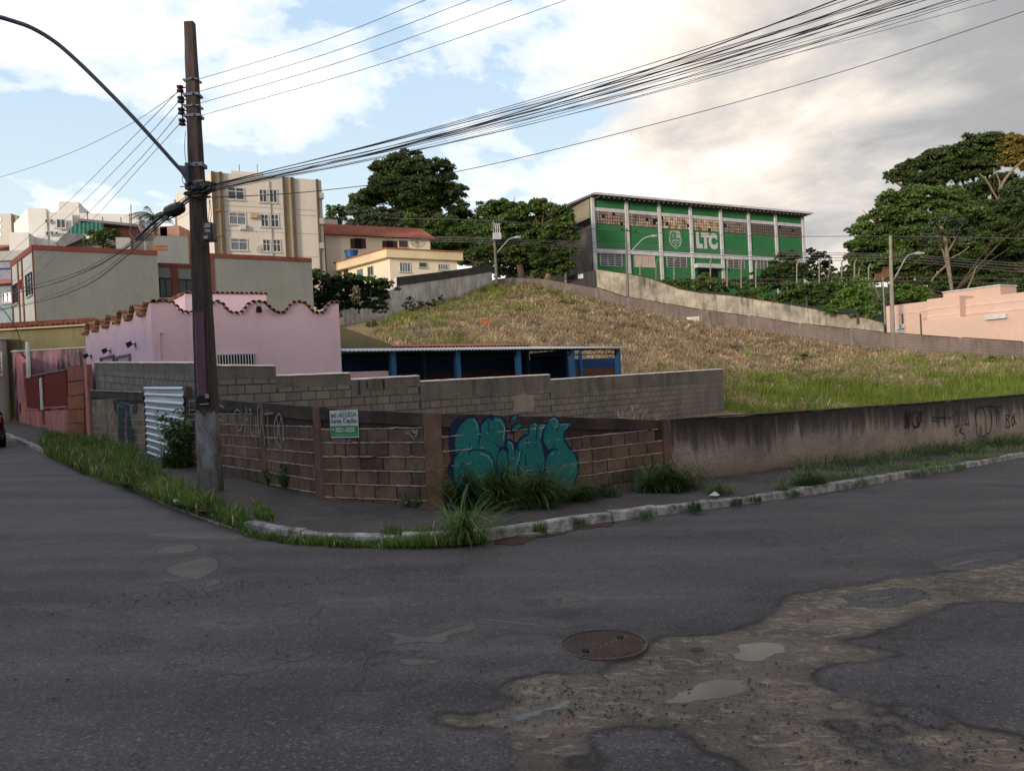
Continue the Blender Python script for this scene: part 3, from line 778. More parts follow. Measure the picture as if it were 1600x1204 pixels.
def field_patch(name, add, cut, pud, mat, res, zoff, margin):
    pts = [GP(*p) for poly in add for p in poly]
    x0, x1 = min(p.x for p in pts) - margin, min(max(p.x for p in pts) + margin, 11.5); y0, y1_ = max(2.4, min(p.y for p in pts) - margin), max(p.y for p in pts) + margin
    X_, Y_ = np.meshgrid(np.arange(x0, x1, res), np.arange(y0, y1_, res))
    sd = np.max([sdf(q, X_, Y_) for q in add], 0)
    for q in cut: sd = np.minimum(sd, -sdf(q, X_, Y_))
    pdv = np.max([sdf(q, X_, Y_) for q in pud], 0) if pud else np.full(X_.shape, -1.0)
    keep = sd > -margin
    cell = keep[:-1, :-1] | keep[1:, :-1] | keep[:-1, 1:] | keep[1:, 1:]
    idx_ = np.arange(X_.size).reshape(X_.shape)
    Q_ = np.stack([idx_[:-1, :-1][cell], idx_[:-1, 1:][cell], idx_[1:, 1:][cell], idx_[1:, :-1][cell]], 1)
    used, inv = np.unique(Q_.ravel(), return_inverse=True)
    fx, fy = X_.ravel()[used], Y_.ravel()[used]
    o = tri_object(name, np.stack([fx, fy, -.04 * fx + zoff], 1), inv.reshape(-1, 4), mat, kind='structure')
    for nm, arr in (('sd', sd), ('pd', pdv)):
        at = o.data.attributes.new(nm, 'FLOAT', 'POINT'); at.data.foreach_set('value', arr.ravel()[used].astype(np.float32))
    return o
field_patch('mud', [MUD], ISL, PUD, M['mud'], 0.045, 0.0012, 0.32)
HOL = [([(589, 988), (620, 986), (660, 992), (690, 985), (720, 976), (745, 973), (750, 978), (735, 986), (707, 992), (705, 1000), (690, 1006), (650, 1004), (618, 1008), (605, 1003), (612, 997)], 'dryfill'),
       ([(617, 1030), (640, 1026), (665, 1027), (695, 1030), (680, 1038), (640, 1041), (625, 1037)], 'dryfill'),
       ([(706, 960), (750, 963), (800, 968), (840, 973), (872, 979), (855, 981), (820, 977), (760, 970)], 'dryfill'),
       ([(871, 937), (880, 930), (905, 932), (920, 936), (900, 940), (878, 942)], 'dryfill'),
       ([(556, 1096), (600, 1092), (664, 1084), (645, 1091), (600, 1099)], 'wetedge'),
       ([(790, 1007), (810, 1001), (838, 1000), (815, 1006)], 'wetedge'), ([(832, 1020), (846, 1016), (854, 1020), (842, 1024)], 'wetedge'),
       ([(1340, 935), (1380, 930), (1425, 924), (1400, 934), (1360, 942)], 'patchasph'),
       ([(1480, 882), (1520, 872), (1570, 866), (1540, 876), (1490, 886)], 'wetedge'),
       ([(240, 862), (270, 851), (306, 850), (312, 858), (280, 864)], 'wetedge'), ([(300, 905), (330, 900), (350, 908), (322, 918)], 'wetedge'),
       ([(225, 834), (330, 829), (400, 838), (360, 843), (270, 840)], 'patchasph'), ([(260, 640 + 245), (330, 870), (345, 885), (310, 905), (270, 900)], 'patchasph'),
       ([(520, 940), (560, 938), (590, 943), (550, 943)], 'wetedge'), ([(335, 972), (365, 970), (380, 975), (350, 976)], 'wetedge')]
for i, (p, mname) in enumerate(HOL):
    field_patch('road_hollow', [p], [], [], M['hollow'], 0.02, (.0021 if i in (7, 8) else .0006) + .00004 * i, 0.12)
# loose stones lying in the silt
def point_in(px, py, poly):
    c = False; j = len(poly) - 1
    for i in range(len(poly)):
        if (poly[i][1] > py) != (poly[j][1] > py) and px < (poly[j][0] - poly[i][0]) * (py - poly[i][1]) / (poly[j][1] - poly[i][1]) + poly[i][0]: c = not c
        j = i
    return c
octv = np.array([(1, 0, 0), (0, 1, 0), (-1, 0, 0), (0, -1, 0), (0, 0, 1), (0, 0, -0.6)], float)
octf = np.array([(0, 1, 4), (1, 2, 4), (2, 3, 4), (3, 0, 4), (1, 0, 5), (2, 1, 5), (3, 2, 5), (0, 3, 5)])
def stones(name, spots, rmin, rmax, mat):
    vs = []; fs = []
    for k, (x, y) in enumerate(spots):
        r = rmin + (rmax - rmin) * random.random() ** 3
        sc = np.array([r * random.uniform(0.7, 1.3), r * random.uniform(0.7, 1.3), r * random.uniform(0.4, 0.8)])
        a = random.random() * 6.28
        v = octv * sc * (1 + 0.25 * RNG.standard_normal((6, 1)) * 0.5)
        v = np.stack([v[:, 0] * math.cos(a) - v[:, 1] * math.sin(a) + x, v[:, 0] * math.sin(a) + v[:, 1] * math.cos(a) + y, v[:, 2] + gz(x) + 0.008 + r * 0.2], 1)
        vs.append(v); fs.append(octf + 6 * k)
    return tri_object(name, np.concatenate(vs), np.concatenate(fs), mat, kind='stuff')
sp = []
while len(sp) < 1300:
    cx_, cy_, s1, s2 = random.choice([(1040, 1060, 120, 28), (900, 1100, 90, 28), (1120, 1100, 160, 30), (1300, 1150, 160, 30), (1500, 1160, 90, 25), (1450, 925, 90, 14), (1000, 1075, 200, 20)])
    px_, py_ = random.gauss(cx_, s1), random.gauss(cy_, s2)
    if point_in(px_, py_, MUD) and not any(point_in(px_, py_, q) for q in PUD[:3]):
        p = GP(px_, py_); sp.append((p.x, p.y))
stones('loose_stones', sp, 0.003, 0.011, M['stone'])
sp = []
while len(sp) < 900:
    px_ = random.uniform(0, 1600); py_ = random.uniform(860, 1200)
    if random.random() < 0.6: px_ = random.gauss(320, 170); py_ = 930 - (px_ - 300) * 0.12 + random.gauss(0, 9)
    p = GP(px_, py_); sp.append((p.x, p.y))
stones('road_grit', sp, 0.003, 0.011, M['stone'])

# manhole cover
mc = GP(943, 1008); mh = thing('manhole_cover', 'round rusty cast-iron manhole cover with raised tread beside the muddy patch', 'manhole cover', (mc.x, mc.y, mc.z))
mb = MB(); n_ = 40; rr = 0.275
mb.tube([(mc.x, mc.y, mc.z - 0.02), (mc.x, mc.y, mc.z + 0.006)], rr, n_)
mb.build('plate', M['rust'], mh)
mb = MB()
for k in range(n_):
    a0, a1 = 2 * math.pi * k / n_, 2 * math.pi * (k + 1) / n_
    pr = lambda r_, a_, z_: (mc.x + r_ * math.cos(a_), mc.y + r_ * math.sin(a_), mc.z + z_)
    mb.quad(pr(rr + .004, a0, .014), pr(rr + .018, a0, .014), pr(rr + .018, a1, .014), pr(rr + .004, a1, .018))
    mb.quad(pr(rr + .018, a0, .014), pr(rr + .018, a0, -.01), pr(rr + .018, a1, -.01), pr(rr + .018, a1, .014))
    mb.quad(pr(rr + .004, a0, -.01), pr(rr + .004, a0, .018), pr(rr + .004, a1, .018), pr(rr + .004, a1, -.01))
mb.build('frame_ring', M['rust'], mh)
mb = MB()
for i in range(-15, 16):
    for j in range(-15, 16):
        x, y = i * 0.0175, j * 0.0175 + (0.0087 if i % 2 else 0)
        if x * x + y * y > (rr - 0.012) ** 2 or abs(y - x * 0.9) < 0.012: continue
        if min(math.hypot(x + .13, y + .115), math.hypot(x - .13, y - .115)) < 0.035: continue
        ux, uy = (0.0065, 0.0025) if (i + j) % 2 else (0.0025, 0.0065)
        mb.abox(mc.x + x - ux, mc.x + x + ux, mc.y + y - uy, mc.y + y + uy, mc.z + 0.006, mc.z + 0.015)
mb.build('tread', M['rust'], mh)['kind'] = 'stuff'
for s_ in (-1, 1):
    mb = MB()
    mb.tube([(mc.x + s_ * .13, mc.y + s_ * .115, mc.z + 0.0065), (mc.x + s_ * .13, mc.y + s_ * .115, mc.z + 0.0155)], 0.026, 14)
    mb.build('lifting_hole', M['dark'], mh)

# ------------------------------------------------------------------ pavement and kerb
KD = L1d
kp = GP(130, 735)
far_k = [Vector((kp.x + KD.x * k, kp.y + KD.y * k, 0)) for k in (40, 30, 20, 14, 9, 5, 2)]
KPX = [(130, 735), (200, 762), (260, 790), (320, 812), (370, 830), (450, 845), (540, 851), (620, 853), (700, 852), (760, 848), (800, 838), (850, 829), (900, 822), (1000, 809), (1100, 796), (1200, 783), (1300, 768), (1400, 750), (1500, 733), (1600, 714), (1700, 697)]
kline = far_k + [Vector((GP(*p).x, GP(*p).y, 0)) for p in KPX]
e = (kline[-1] - kline[-2]).normalized(); kline.append(kline[-1] + e * 30)
# resample
def resample(line, step):
    out = [line[0]]; acc = 0
    for a, b in zip(line[:-1], line[1:]):
        L = (b - a).length; d = step - acc
        while d <= L:
            out.append(a + (b - a) * (d / L)); d += step
        acc = L - (d - step)
    return out
ks = resample(kline, 0.25)
for _ in range(6):
    ks = [ks[0]] + [(ks[i - 1] + ks[i] * 2 + ks[i + 1]) / 4 for i in range(1, len(ks) - 1)] + [ks[-1]]
def knorm(i):
    t = (ks[min(i + 1, len(ks) - 1)] - ks[max(i - 1, 0)]).normalized()
    return Vector((-t.y, t.x, 0))      # towards the pavement
wall_line = [W5 + L1d * 75, W5, W6, W6 + L2d * 75]
wall_line = [Vector((p.x, p.y, 0)) for p in wall_line]
def wall_hit(p, d):
    best = None
    for a, b in zip(wall_line[:-1], wall_line[1:]):
        e = b - a; den_ = d.x * e.y - d.y * e.x
        if abs(den_) < 1e-9: continue
        r = a - p
        t = (r.x * e.y - r.y * e.x) / den_; s = (r.x * d.y - r.y * d.x) / den_
        if t > 0 and -0.02 <= s <= 1.02 and (best is None or t < best): best = t
    return best
sv = []; sf = []
NW = 8
seg_l = [(b - a).length for a, b in zip(wall_line[:-1], wall_line[1:])]; cum_l = np.cumsum([0] + seg_l)
def wall_arc(q):
    return min(((q - (a + (b - a) * tt)).length, c0_ + l_ * tt) for a, b, l_, c0_ in zip(wall_line[:-1], wall_line[1:], seg_l, cum_l) for tt in [min(1, max(0, (q - a).dot(b - a) / (l_ * l_)))])[1]
arcs = []
for i, p in enumerate(ks):
    t = wall_hit(p, knorm(i)); arcs.append(wall_arc(p + knorm(i) * t) if t is not None else np.nan)
arcs = np.array(arcs); ok_a = ~np.isnan(arcs); arcs = np.interp(np.arange(len(ks)), np.where(ok_a)[0], arcs[ok_a]); arcs = np.maximum.accumulate(arcs)
for _ in range(12): arcs[1:-1] = (arcs[:-2] + arcs[1:-1] * 2 + arcs[2:]) / 4
for i, p in enumerate(ks):
    j_ = int(np.clip(np.searchsorted(cum_l, arcs[i]) - 1, 0, 2)); tgt = wall_line[j_].lerp(wall_line[j_ + 1], (arcs[i] - cum_l[j_]) / seg_l[j_])
    nn = (tgt - p); t = nn.length; nn = nn.normalized()
    for k in range(NW + 1):
        f = k / NW
        q = p + nn * (0.10 + (t + 0.03 - 0.10) * f)
        z = gz(q.x) + 0.105 + 0.02 * math.sin(q.x * 1.7 + q.y) * math.sin(q.y * 1.3) * (1 if 0 < f < 1 else 0)
        sv.append((q.x, q.y, z))
        if i and k: sf.append(((i - 1) * (NW + 1) + k - 1, i * (NW + 1) + k - 1, i * (NW + 1) + k, (i - 1) * (NW + 1) + k))
mb = MB(); mb.add(sv, sf)
swk = mb.build('sidewalk', M['sidewalk'], smooth=True); swk['kind'] = 'structure'

kerb_root = bpy.data.objects.new('kerb', None); kerb_root.location = (ks[len(ks) // 2].x, ks[len(ks) // 2].y, 0); link(kerb_root); kerb_root['kind'] = 'structure'
i = 0; rk = random.Random(5)
while i < len(ks) - 5:
    L = rk.choice([3, 4, 4, 5])
    seg = ks[i:i + L + 1]
    if i > 40:
        pass
    h0 = 0.118 + rk.uniform(-0.012, 0.018); tilt = rk.uniform(-0.015, 0.015)
    gap = 0.012
    mb = MB(); vs = []; m_ = len(seg)
    for j, p in enumerate(seg):
        nn = knorm(i + j); tt = Vector((nn.y, -nn.x, 0))
        q = p + tt * (gap if j == 0 else (-gap if j == m_ - 1 else 0)) + nn * (tilt * (j / m_ - .5) * 2)
        zb = gz(q.x)
        wj = rk.uniform(-0.008, 0.008); hj = rk.uniform(-0.010, 0.006)
        vs += [q + Vector((0, 0, zb - 0.05)), q + nn * (0.012 + wj) + Vector((0, 0, zb + h0 - 0.02 + hj)), q + nn * (0.035 + wj) + Vector((0, 0, zb + h0 + hj)),
               q + nn * (0.135 + wj) + Vector((0, 0, zb + h0 + hj - 0.003)), q + nn * 0.15 + Vector((0, 0, zb - 0.05))]
    fs = []
    for j in range(m_ - 1):
        for k in range(4):
            fs.append((j * 5 + k, (j + 1) * 5 + k, (j + 1) * 5 + k + 1, j * 5 + k + 1))
    fs.append((0, 1, 2, 3, 4)); b_ = (m_ - 1) * 5; fs.append((b_ + 4, b_ + 3, b_ + 2, b_ + 1, b_))
    mb.add(vs, fs); mb.build('kerbstone', M['kerb'], kerb_root)
    i += L
# red soil and broken kerb pieces in the gutter near the storm drain
ground_patch('gutter_soil', [(778, 848), (800, 838), (850, 829), (905, 823), (960, 816), (940, 822), (880, 832), (835, 842), (800, 851)], 0.006, M['redsoil'], 0.015, 0.02, 200)
for k, (x, y, s_) in enumerate([(826, 838, .10), (868, 833, .09), (842, 836, .05), (885, 829, .05)]):
    p = GP(x, y); mb = MB()
    mb.prism([p + Vector((s_ * math.cos(a) * 1.4, s_ * .5 * math.sin(a), 0.004)) for a in (0.2, 1.3, 2.4, 3.6, 4.9)], (0.01, 0, 0.035))
    o = mb.build('kerb_fragment', M['kerb']); tag(o, 'broken piece of white kerb lying on red soil in the gutter', 'kerb fragment', 'broken kerb pieces in the gutter')

# ------------------------------------------------------------------ street walls of concrete block
_bm = {}
def block_mesh(wd, ht, dp, mat):
    key = (round(wd, 3), round(ht, 3), mat.name)
    if key not in _bm:
        r = random.Random(hash(str(key)) % 1000); lst = []
        r = random.Random(int(wd * 1000) * 7 + int(ht * 1000))
        for v in range(4):
            j = lambda s: r.uniform(-s, s)
            m = MB()
            x0, x1, z0, z1 = 0.004, wd - 0.004, 0.004, ht - 0.004
            fr = [(x0 + .006 + j(.004), -dp + j(.002), z0 + .006 + j(.004)), (x1 - .006 + j(.004), -dp + j(.002), z0 + .006 + j(.004)), (x1 - .006 + j(.004), -dp + j(.002), z1 - .006 + j(.004)), (x0 + .006 + j(.004), -dp + j(.002), z1 - .006 + j(.004))]
            bk = [(x0, 0.001, z0), (x1, 0.001, z0), (x1, 0.001, z1), (x0, 0.001, z1)]
            me = bpy.data.meshes.new('block')
            me.from_pydata(fr + bk, [], [(0, 1, 2, 3), (4, 5, 1, 0), (5, 6, 2, 1), (6, 7, 3, 2), (7, 4, 0, 3)])
            me.materials.append(mat); me.update(); lst.append(me)
        _bm[key] = lst
    return _bm[key]

def put_block(parent, fc, s0, z0, wd, ht, dp, mat, out, org):
    me = random.choice(block_mesh(wd, ht, dp, mat))
    o = bpy.data.objects.new('block', me)
    o.rotation_euler = (0, 0, math.atan2(fc.t.y, fc.t.x))
    o.location = fc.pt(s0, z0, out) - org
    o.parent = parent
    SC.collection.objects.link(o)
    return o

def slab(fc, s0, s1, zb, prof, o0, o1, mat, name, parent):
    """upright slab between s0 and s1 with a top profile [(s,z)...]; zb(s) gives its foot"""
    m = MB()
    pr = [(s, z) for s, z in prof]
    poly = [fc.pt(s0, zb(s0), o0)] + [fc.pt(s1, zb(s1), o0)] + [fc.pt(s, z, o0) for s, z in reversed(pr)]
    m.prism(poly, fc.n * (o1 - o0))
    return m.build(name, mat, parent)

def street_wall(A, B, label, topA, topB, cols, bands=0.19, row_h=0.198, matb='block', name='block_wall', zoff=0.0, colw=0.2):
    fc = Facade(A, B)
    root = thing(name, label, 'wall', (A[0], A[1], gz(A[0])))
    org = worg(root)
    gzs = lambda s: gz(fc.pt(s, 0).x) - 0.05
    top = lambda s: topA + (topB - topA) * s / fc.L
    n = max(2, int(fc.L / 0.35)); rn = random.Random(int(fc.L * 100))
    prof = [(fc.L * k / n, top(fc.L * k / n) + rn.uniform(-0.008, 0.008)) for k in range(n + 1)]
    slab(fc, 0, fc.L, gzs, prof, -0.14, 0.0, M['core'], 'core', root)
    # beam along the top
    m = MB()
    if bands > 0:
        for k in range(n):
            a, b = prof[k], prof[k + 1]
            o1, o2 = 0.022 + rn.uniform(-.006, .006), 0.02
            pts = [fc.pt(a[0], a[1] - bands, 0.0), fc.pt(b[0], b[1] - bands, 0.0), fc.pt(b[0], b[1] + .004, 0.0), fc.pt(a[0], a[1] + .004, 0.0)]
            m.prism(pts, fc.n * 0.022)
        m.build('top_beam', M['band'], root)
    # mortar beds
    z0 = min(gz(A[0]), gz(B[0])) - 0.02 + zoff
    spans = []
    cs = sorted(cols)
    edges = [0.0]
    for c in cs: edges += [c - colw / 2, c + colw / 2]
    edges.append(fc.L)
    spans = [(edges[i], edges[i + 1]) for i in range(0, len(edges), 2)]
    zmax = max(topA, topB)
    for (sa, sb) in spans:
        if sb - sa < 0.08: continue
        r = 0
        while True:
            z = z0 + r * row_h
            if z > zmax: break
            off = 0.2 if r % 2 else 0.0
            s = sa - off + (rn.uniform(-.03, .03))
            bed_a = None
            while s < sb - 0.03:
                wd = rn.choice((0.395, 0.395, 0.395, 0.395, 0.2, 0.3))
                s_a, s_b = max(s, sa), min(s + wd, sb)
                sm = (s_a + s_b) / 2
                if s_b - s_a > 0.05 and z + row_h < top(sm) - bands + 0.02 and z + row_h * 0.6 > gz(fc.pt(sm, 0).x) + 0.06:
                    w_ = s_b - s_a
                    ww = 0.385 if w_ > 0.3 else (0.19 if w_ > 0.14 else 0.09)
                    o = put_block(root, fc, s_a + 0.005, z + 0.005, ww, row_h - 0.012, 0.011 + rn.uniform(0, .004), M[matb], 0.0, org)
                    o.scale.x = (w_ - 0.01) / ww
                s += wd
            # bed on top of the row
            zt = z + row_h
            if zt > gz(fc.pt(sa, 0).x) + 0.1:
                m = MB(); s = sa; segs = []
                while s < sb:
                    if zt < top(s) - bands * 0.8: segs.append(s)
                    s += 0.06
                if len(segs) > 2:
                    vs = []
                    for q in segs:
                        hh = 0.007 + abs(rn.gauss(0, .0045)); oo = 0.021 + rn.uniform(-.006, .006); dz = rn.gauss(0, .0025)
                        vs += [fc.pt(q, zt - hh + dz, 0.005), fc.pt(q, zt - hh * .6 + dz, oo), fc.pt(q, zt + hh * .6 + dz, oo), fc.pt(q, zt + hh + dz, 0.005)]
                    fs = [(j * 4 + k, (j + 1) * 4 + k, (j + 1) * 4 + k + 1, j * 4 + k + 1) for j in range(len(segs) - 1) for k in range(3)]
                    m.add(vs, fs); m.build('mortar_bed', M['mortar'], root)
            r += 1
    for c in cs:
        m = MB()
        nn = 9; vs = []
        zb = gzs(c); zt = top(c) + 0.004
        for k in range(nn + 1):
            z = zb + (zt - zb) * k / nn; j = rn.uniform(-.008, .008); j2 = rn.uniform(-.008, .008)
            vs += [fc.pt(c - colw / 2 + j, z, -0.005), fc.pt(c - colw / 2 + j + .01, z, 0.032 + rn.uniform(-.004, .004)), fc.pt(c + colw / 2 + j2 - .01, z, 0.032 + rn.uniform(-.004, .004)), fc.pt(c + colw / 2 + j2, z, -0.005)]
        fs = [(j * 4 + k, j * 4 + k + 1, (j + 1) * 4 + k + 1, (j + 1) * 4 + k) for j in range(nn) for k in range(3)]
        fs.append((nn * 4, nn * 4 + 1, nn * 4 + 2, nn * 4 + 3))
        m.add(vs, fs); m.build('column', M['column'], root)
    return root, fc

xy = lambda v: (v.x, v.y)
wl_line = Facade(xy(WL), xy(W5))
sG0 = wl_line.hit(229, 700)[0]; sG1 = wl_line.hit(292, 700)[0]
pG0 = wl_line.pt(sG0, 0); pG1 = wl_line.pt(sG1, 0)
wD, fD = street_wall(xy(WL), xy(pG0), 'sandy concrete-block street wall between the rust-orange gate and the corrugated door', wl_line.hit(145, 609)[1], wl_line.hit(229, 613)[1], [0.12], bands=0.22, matb='block_sandy')
wC, fC = street_wall(xy(pG1), xy(W5), 'brown concrete-block street wall behind the big pole with the white tag', wl_line.hit(292, 620)[1], wl_line.hit(512, 636)[1],
                     [Facade(xy(pG1), xy(W5)).hit(414, 700)[0], Facade(xy(pG1), xy(W5)).L - 0.05], bands=0.20)
fB_ = Facade(xy(W5), xy(W6))
wB, fB = street_wall(xy(W5), xy(W6), 'short corner stretch of brown block wall carrying the green rental sign', fB_.hit(515, 637)[1], fB_.hit(685, 646)[1], [fB_.L - 0.02], bands=0.17, zoff=0.03, colw=0.28)
fA_ = Facade(xy(W6), xy(W10))
wA, fA = street_wall(xy(W6), xy(W10), 'brown block street wall with the big teal graffiti', fA_.hit(690, 645)[1], fA_.hit(1050, 656)[1], [fA_.L - 0.08], bands=0.17, zoff=0.04)

# rendered wall that runs on to the right
fE = Facade(xy(W10), xy(W10 + (W16 - W10) * 1.6))
wE = thing('rendered_wall', 'long mould-stained rendered street wall with black and purple tags', 'wall', (W10.x, W10.y, gz(W10.x)))
topsE = [fE.hit(1052, 657), fE.hit(1250, 644), fE.hit(1450, 630), fE.hit(1600, 617)]
def topE(s):
    for (a, za), (b, zb_) in zip(topsE[:-1], topsE[1:]):
        if s <= b: return za + (zb_ - za) * (s - a) / (b - a)
    (a, za), (b, zb_) = topsE[-2:]
    return zb_ + (zb_ - za) * (s - b) / (b - a)
nS = int(fE.L / 0.2); nZ = 8; me = bpy.data.meshes.new('face'); vs = []; uvs = []; fs = []
rn = random.Random(4)
for i in range(nS + 1):
    s = fE.L * i / nS; zt = topE(s) + 0.012 * math.sin(s * 2.3) + rn.uniform(-.006, .006); zb = gz(fE.pt(s, 0).x) + 0.02
    for k in range(nZ + 1):
        z = zb + (zt - zb) * k / nZ
        vs.append(fE.pt(s, z, 0.0 + 0.012 * math.sin(s * 1.1 + z * 2) + rn.uniform(-.003, .003)) - worg(wE)); uvs.append((s, k / nZ))
    vs.append(fE.pt(s, zt + 0.006, -0.16) - worg(wE)); uvs.append((s, 1.0))
    vs.append(fE.pt(s, zb, -0.16) - worg(wE)); uvs.append((s, 0.0))
st_ = nZ + 3
for i in range(nS):
    for k in range(nZ + 2):
        fs.append((i * st_ + k, (i + 1) * st_ + k, (i + 1) * st_ + k + 1, i * st_ + k + 1))
fs.append(tuple(range(st_))); fs.append(tuple(reversed(range(nS * st_, nS * st_ + st_))))
me.from_pydata([tuple(v) for v in vs], [], fs); uvl = me.uv_layers.new(name='uv')
for l in me.loops: uvl.data[l.index].uv = uvs[l.vertex_index]
me.materials.append(M['stained']); me.update()
o = bpy.data.objects.new('face', me); link(o, wE)
m = MB()
slabtop = []
for i in range(0, nS - 1, 5):
    s0, s1 = fE.L * i / nS, fE.L * min(i + 5, nS) / nS
    jz = rn.uniform(0, .006)
    m.box(fE.pt(s0, topE(s0) + 0.008 + jz, 0.02 + rn.uniform(-.008, .004)), fE.t * (s1 - s0) + Vector((0, 0, topE(s1) - topE(s0))), -fE.n * 0.2, Vector((0, 0, 0.022)))
m.build('coping', M['band'], wE)

# ------------------------------------------------------------------ paint on the walls (flat print on the blocks)
def z1(x, y): return (690 + x * 0.1375, 630 + y * 0.1375)
OUTL = [(245, 165), (300, 140), (360, 150), (405, 190), (430, 240), (470, 160), (540, 120), (600, 135), (665, 140), (715, 190), (735, 270), (735, 400), (780, 400), (815, 440), (850, 430), (890, 380), (940, 350),
        (890, 310), (930, 295), (975, 300), (975, 240), (1070, 200), (1090, 225), (1200, 215), (1220, 165), (1270, 140), (1320, 170), (1340, 205), (1490, 215), (1495, 240), (1430, 290), (1390, 340), (1395, 410), (1440, 480), (1500, 540),
        (1540, 620), (1550, 720), (1540, 830), (1490, 920), (1400, 965), (1300, 960), (1220, 900), (1150, 850), (1080, 830), (1000, 850), (900, 835), (860, 780), (830, 850), (760, 870), (700, 900), (600, 915), (560, 940), (500, 1020), (430, 1060), (330, 1070), (210, 1060), (150, 1000), (90, 900), (62, 780), (62, 720), (100, 640), (70, 500), (72, 350), (100, 240), (160, 160)]
FILL = [[(360, 165), (410, 230), (420, 330), (410, 470), (440, 330), (440, 250), (520, 170), (560, 200), (600, 150), (670, 165), (712, 240), (715, 400), (700, 480), (640, 520), (610, 640), (600, 760), (585, 850), (500, 875), (560, 895), (500, 990), (400, 1040), (290, 1040), (200, 980), (150, 900), (128, 760), (135, 640), (165, 580), (140, 480), (150, 360), (200, 260), (270, 185), (310, 165)],
        [(690, 520), (730, 560), (745, 680), (735, 800), (690, 850), (640, 780), (622, 660), (640, 560)],
        [(760, 420), (800, 450), (815, 540), (850, 520), (895, 550), (880, 640), (840, 740), (790, 830), (755, 760), (748, 620), (735, 520), (735, 430)],
        [(990, 245), (1060, 220), (1085, 245), (1200, 240), (1140, 300), (1110, 420), (1140, 520), (1160, 640), (1150, 760), (1100, 815), (1000, 820), (910, 810), (870, 720), (890, 620), (910, 550), (860, 510), (870, 440), (920, 390), (985, 360)],
        [(1270, 155), (1310, 190), (1330, 225), (1475, 230), (1400, 290), (1370, 350), (1380, 430), (1440, 520), (1500, 580), (1530, 660), (1530, 780), (1500, 870), (1420, 935), (1330, 940), (1250, 890), (1190, 800), (1170, 690), (1185, 610), (1240, 540), (1200, 520), (1150, 430), (1150, 330), (1190, 260), (1215, 190)],
        [(840, 135), (850, 160), (800, 200), (775, 205), (800, 150)], [(880, 225), (900, 245), (880, 280), (790, 305), (820, 250)], [(900, 312), (960, 310), (985, 340), (950, 352), (915, 335)]]
NAVYD = [[(860, 125), (865, 160), (790, 215), (755, 215), (755, 150), (800, 125)], [(890, 210), (915, 245), (890, 295), (780, 350), (745, 330), (790, 250), (830, 215)]]
gr = MB()
fA.poly(gr, [z1(*p) for p in OUTL], 0.0222)
for q in NAVYD: fA.poly(gr, [z1(*p) for p in q], 0.0224)
gr.build('graffiti_shadow', M['navy'], wA)['label'] = 'navy outline of the bubble letters'
gr = MB()
for k, q in enumerate(FILL): fA.poly(gr, [z1(*p) for p in q], 0.0228)
gr.build('graffiti_fill', M['teal'], wA)['label'] = 'teal fill of the bubble letters'
gr = MB()
for st in [[(405, 475), (425, 400), (435, 300), (425, 230)], [(300, 575), (320, 535), (380, 520), (480, 535), (550, 580), (585, 660), (580, 760)], [(300, 575), (320, 450)], [(160, 590), (190, 535), (225, 508)],
           [(600, 455), (650, 495), (700, 500), (720, 460)], [(1060, 490), (1065, 380), (1070, 240)], [(960, 500), (960, 400)], [(940, 570), (945, 680), (980, 770)], [(1280, 465), (1260, 510), (1200, 535)], [(1200, 535), (1310, 520)],
           [(520, 310), (520, 200)], [(1300, 270), (1310, 330)], [(820, 560), (825, 460)], [(500, 875), (420, 880), (360, 860)], [(1130, 440), (1180, 520), (1170, 600)], [(740, 640), (745, 520), (700, 490)]]:
    fA.ribbon(gr, [z1(*p) for p in st], 0.019, 0.0236)
gr.build('graffiti_line', M['navy'], wA)['label'] = 'navy strokes inside the bubble letters'
gr = MB()
for st in [[(350, 180), (385, 225), (400, 300)], [(610, 185), (660, 200), (705, 280), (690, 410)], [(430, 570), (510, 595), (560, 660), (578, 760)], [(750, 435), (790, 460), (805, 520)], [(880, 550), (865, 620), (820, 740)],
           [(1045, 235), (1065, 240), (1055, 300)], [(1110, 245), (1160, 245), (1120, 310), (1105, 385)], [(1225, 190), (1270, 165), (1300, 200), (1300, 250)], [(1340, 240), (1430, 235), (1395, 290)], [(325, 470), (320, 520)]]:
    fA.ribbon(gr, [z1(*p) for p in st], 0.010, 0.0244)
gr.build('graffiti_highlight', M['spraywhite'], wA)['label'] = 'thin white highlights on the bubble letters'

def z3(x, y): return (350 + x * 0.075, 620 + y * 0.075)
gr = MB()
for st in [[(395, 340), (350, 270), (300, 260), (255, 330), (250, 460), (280, 580), (330, 690), (390, 690), (415, 590)], [(480, 780), (480, 450), (505, 210), (540, 450), (545, 790)], [(480, 470), (545, 470)], [(570, 270), (600, 240), (590, 560), (590, 740), (680, 800), (715, 900), (710, 1030)],
           [(770, 160), (735, 230), (750, 500), (770, 830)], [(845, 270), (820, 480), (790, 800)], [(795, 370), (830, 500), (880, 800), (900, 1000)], [(945, 290), (955, 600), (960, 950)], [(880, 840), (1060, 860)], [(890, 350), (1060, 330)],
           [(1190, 330), (1120, 430), (1085, 600), (1100, 850), (1180, 1000), (1240, 1060), (1250, 940)], [(1190, 330), (1250, 450), (1280, 650), (1270, 900), (1300, 890)], [(1230, 420), (1180, 700), (1120, 880)], [(1140, 420), (1190, 700), (1230, 890)], [(1000, 890), (1005, 1100)]]:
    fC.ribbon(gr, [z3(*p) for p in st], 0.030, 0.0345)
gr.build('spray_tag', M['spraygrey'], wC)['label'] = 'faded white tag of tall thin letters'
gr = MB()
for st in [[(308, 626), (298, 626), (298, 656)], [(298, 640), (306, 640)], [(298, 656), (307, 655)], [(345, 632), (352, 636)], [(345, 654), (351, 657)]]:
    fC.ribbon(gr, st, 0.03, 0.0285)
gr.build('spray_tag', M['spraygrey'], wC)['label'] = 'white letter half hidden by the pole'
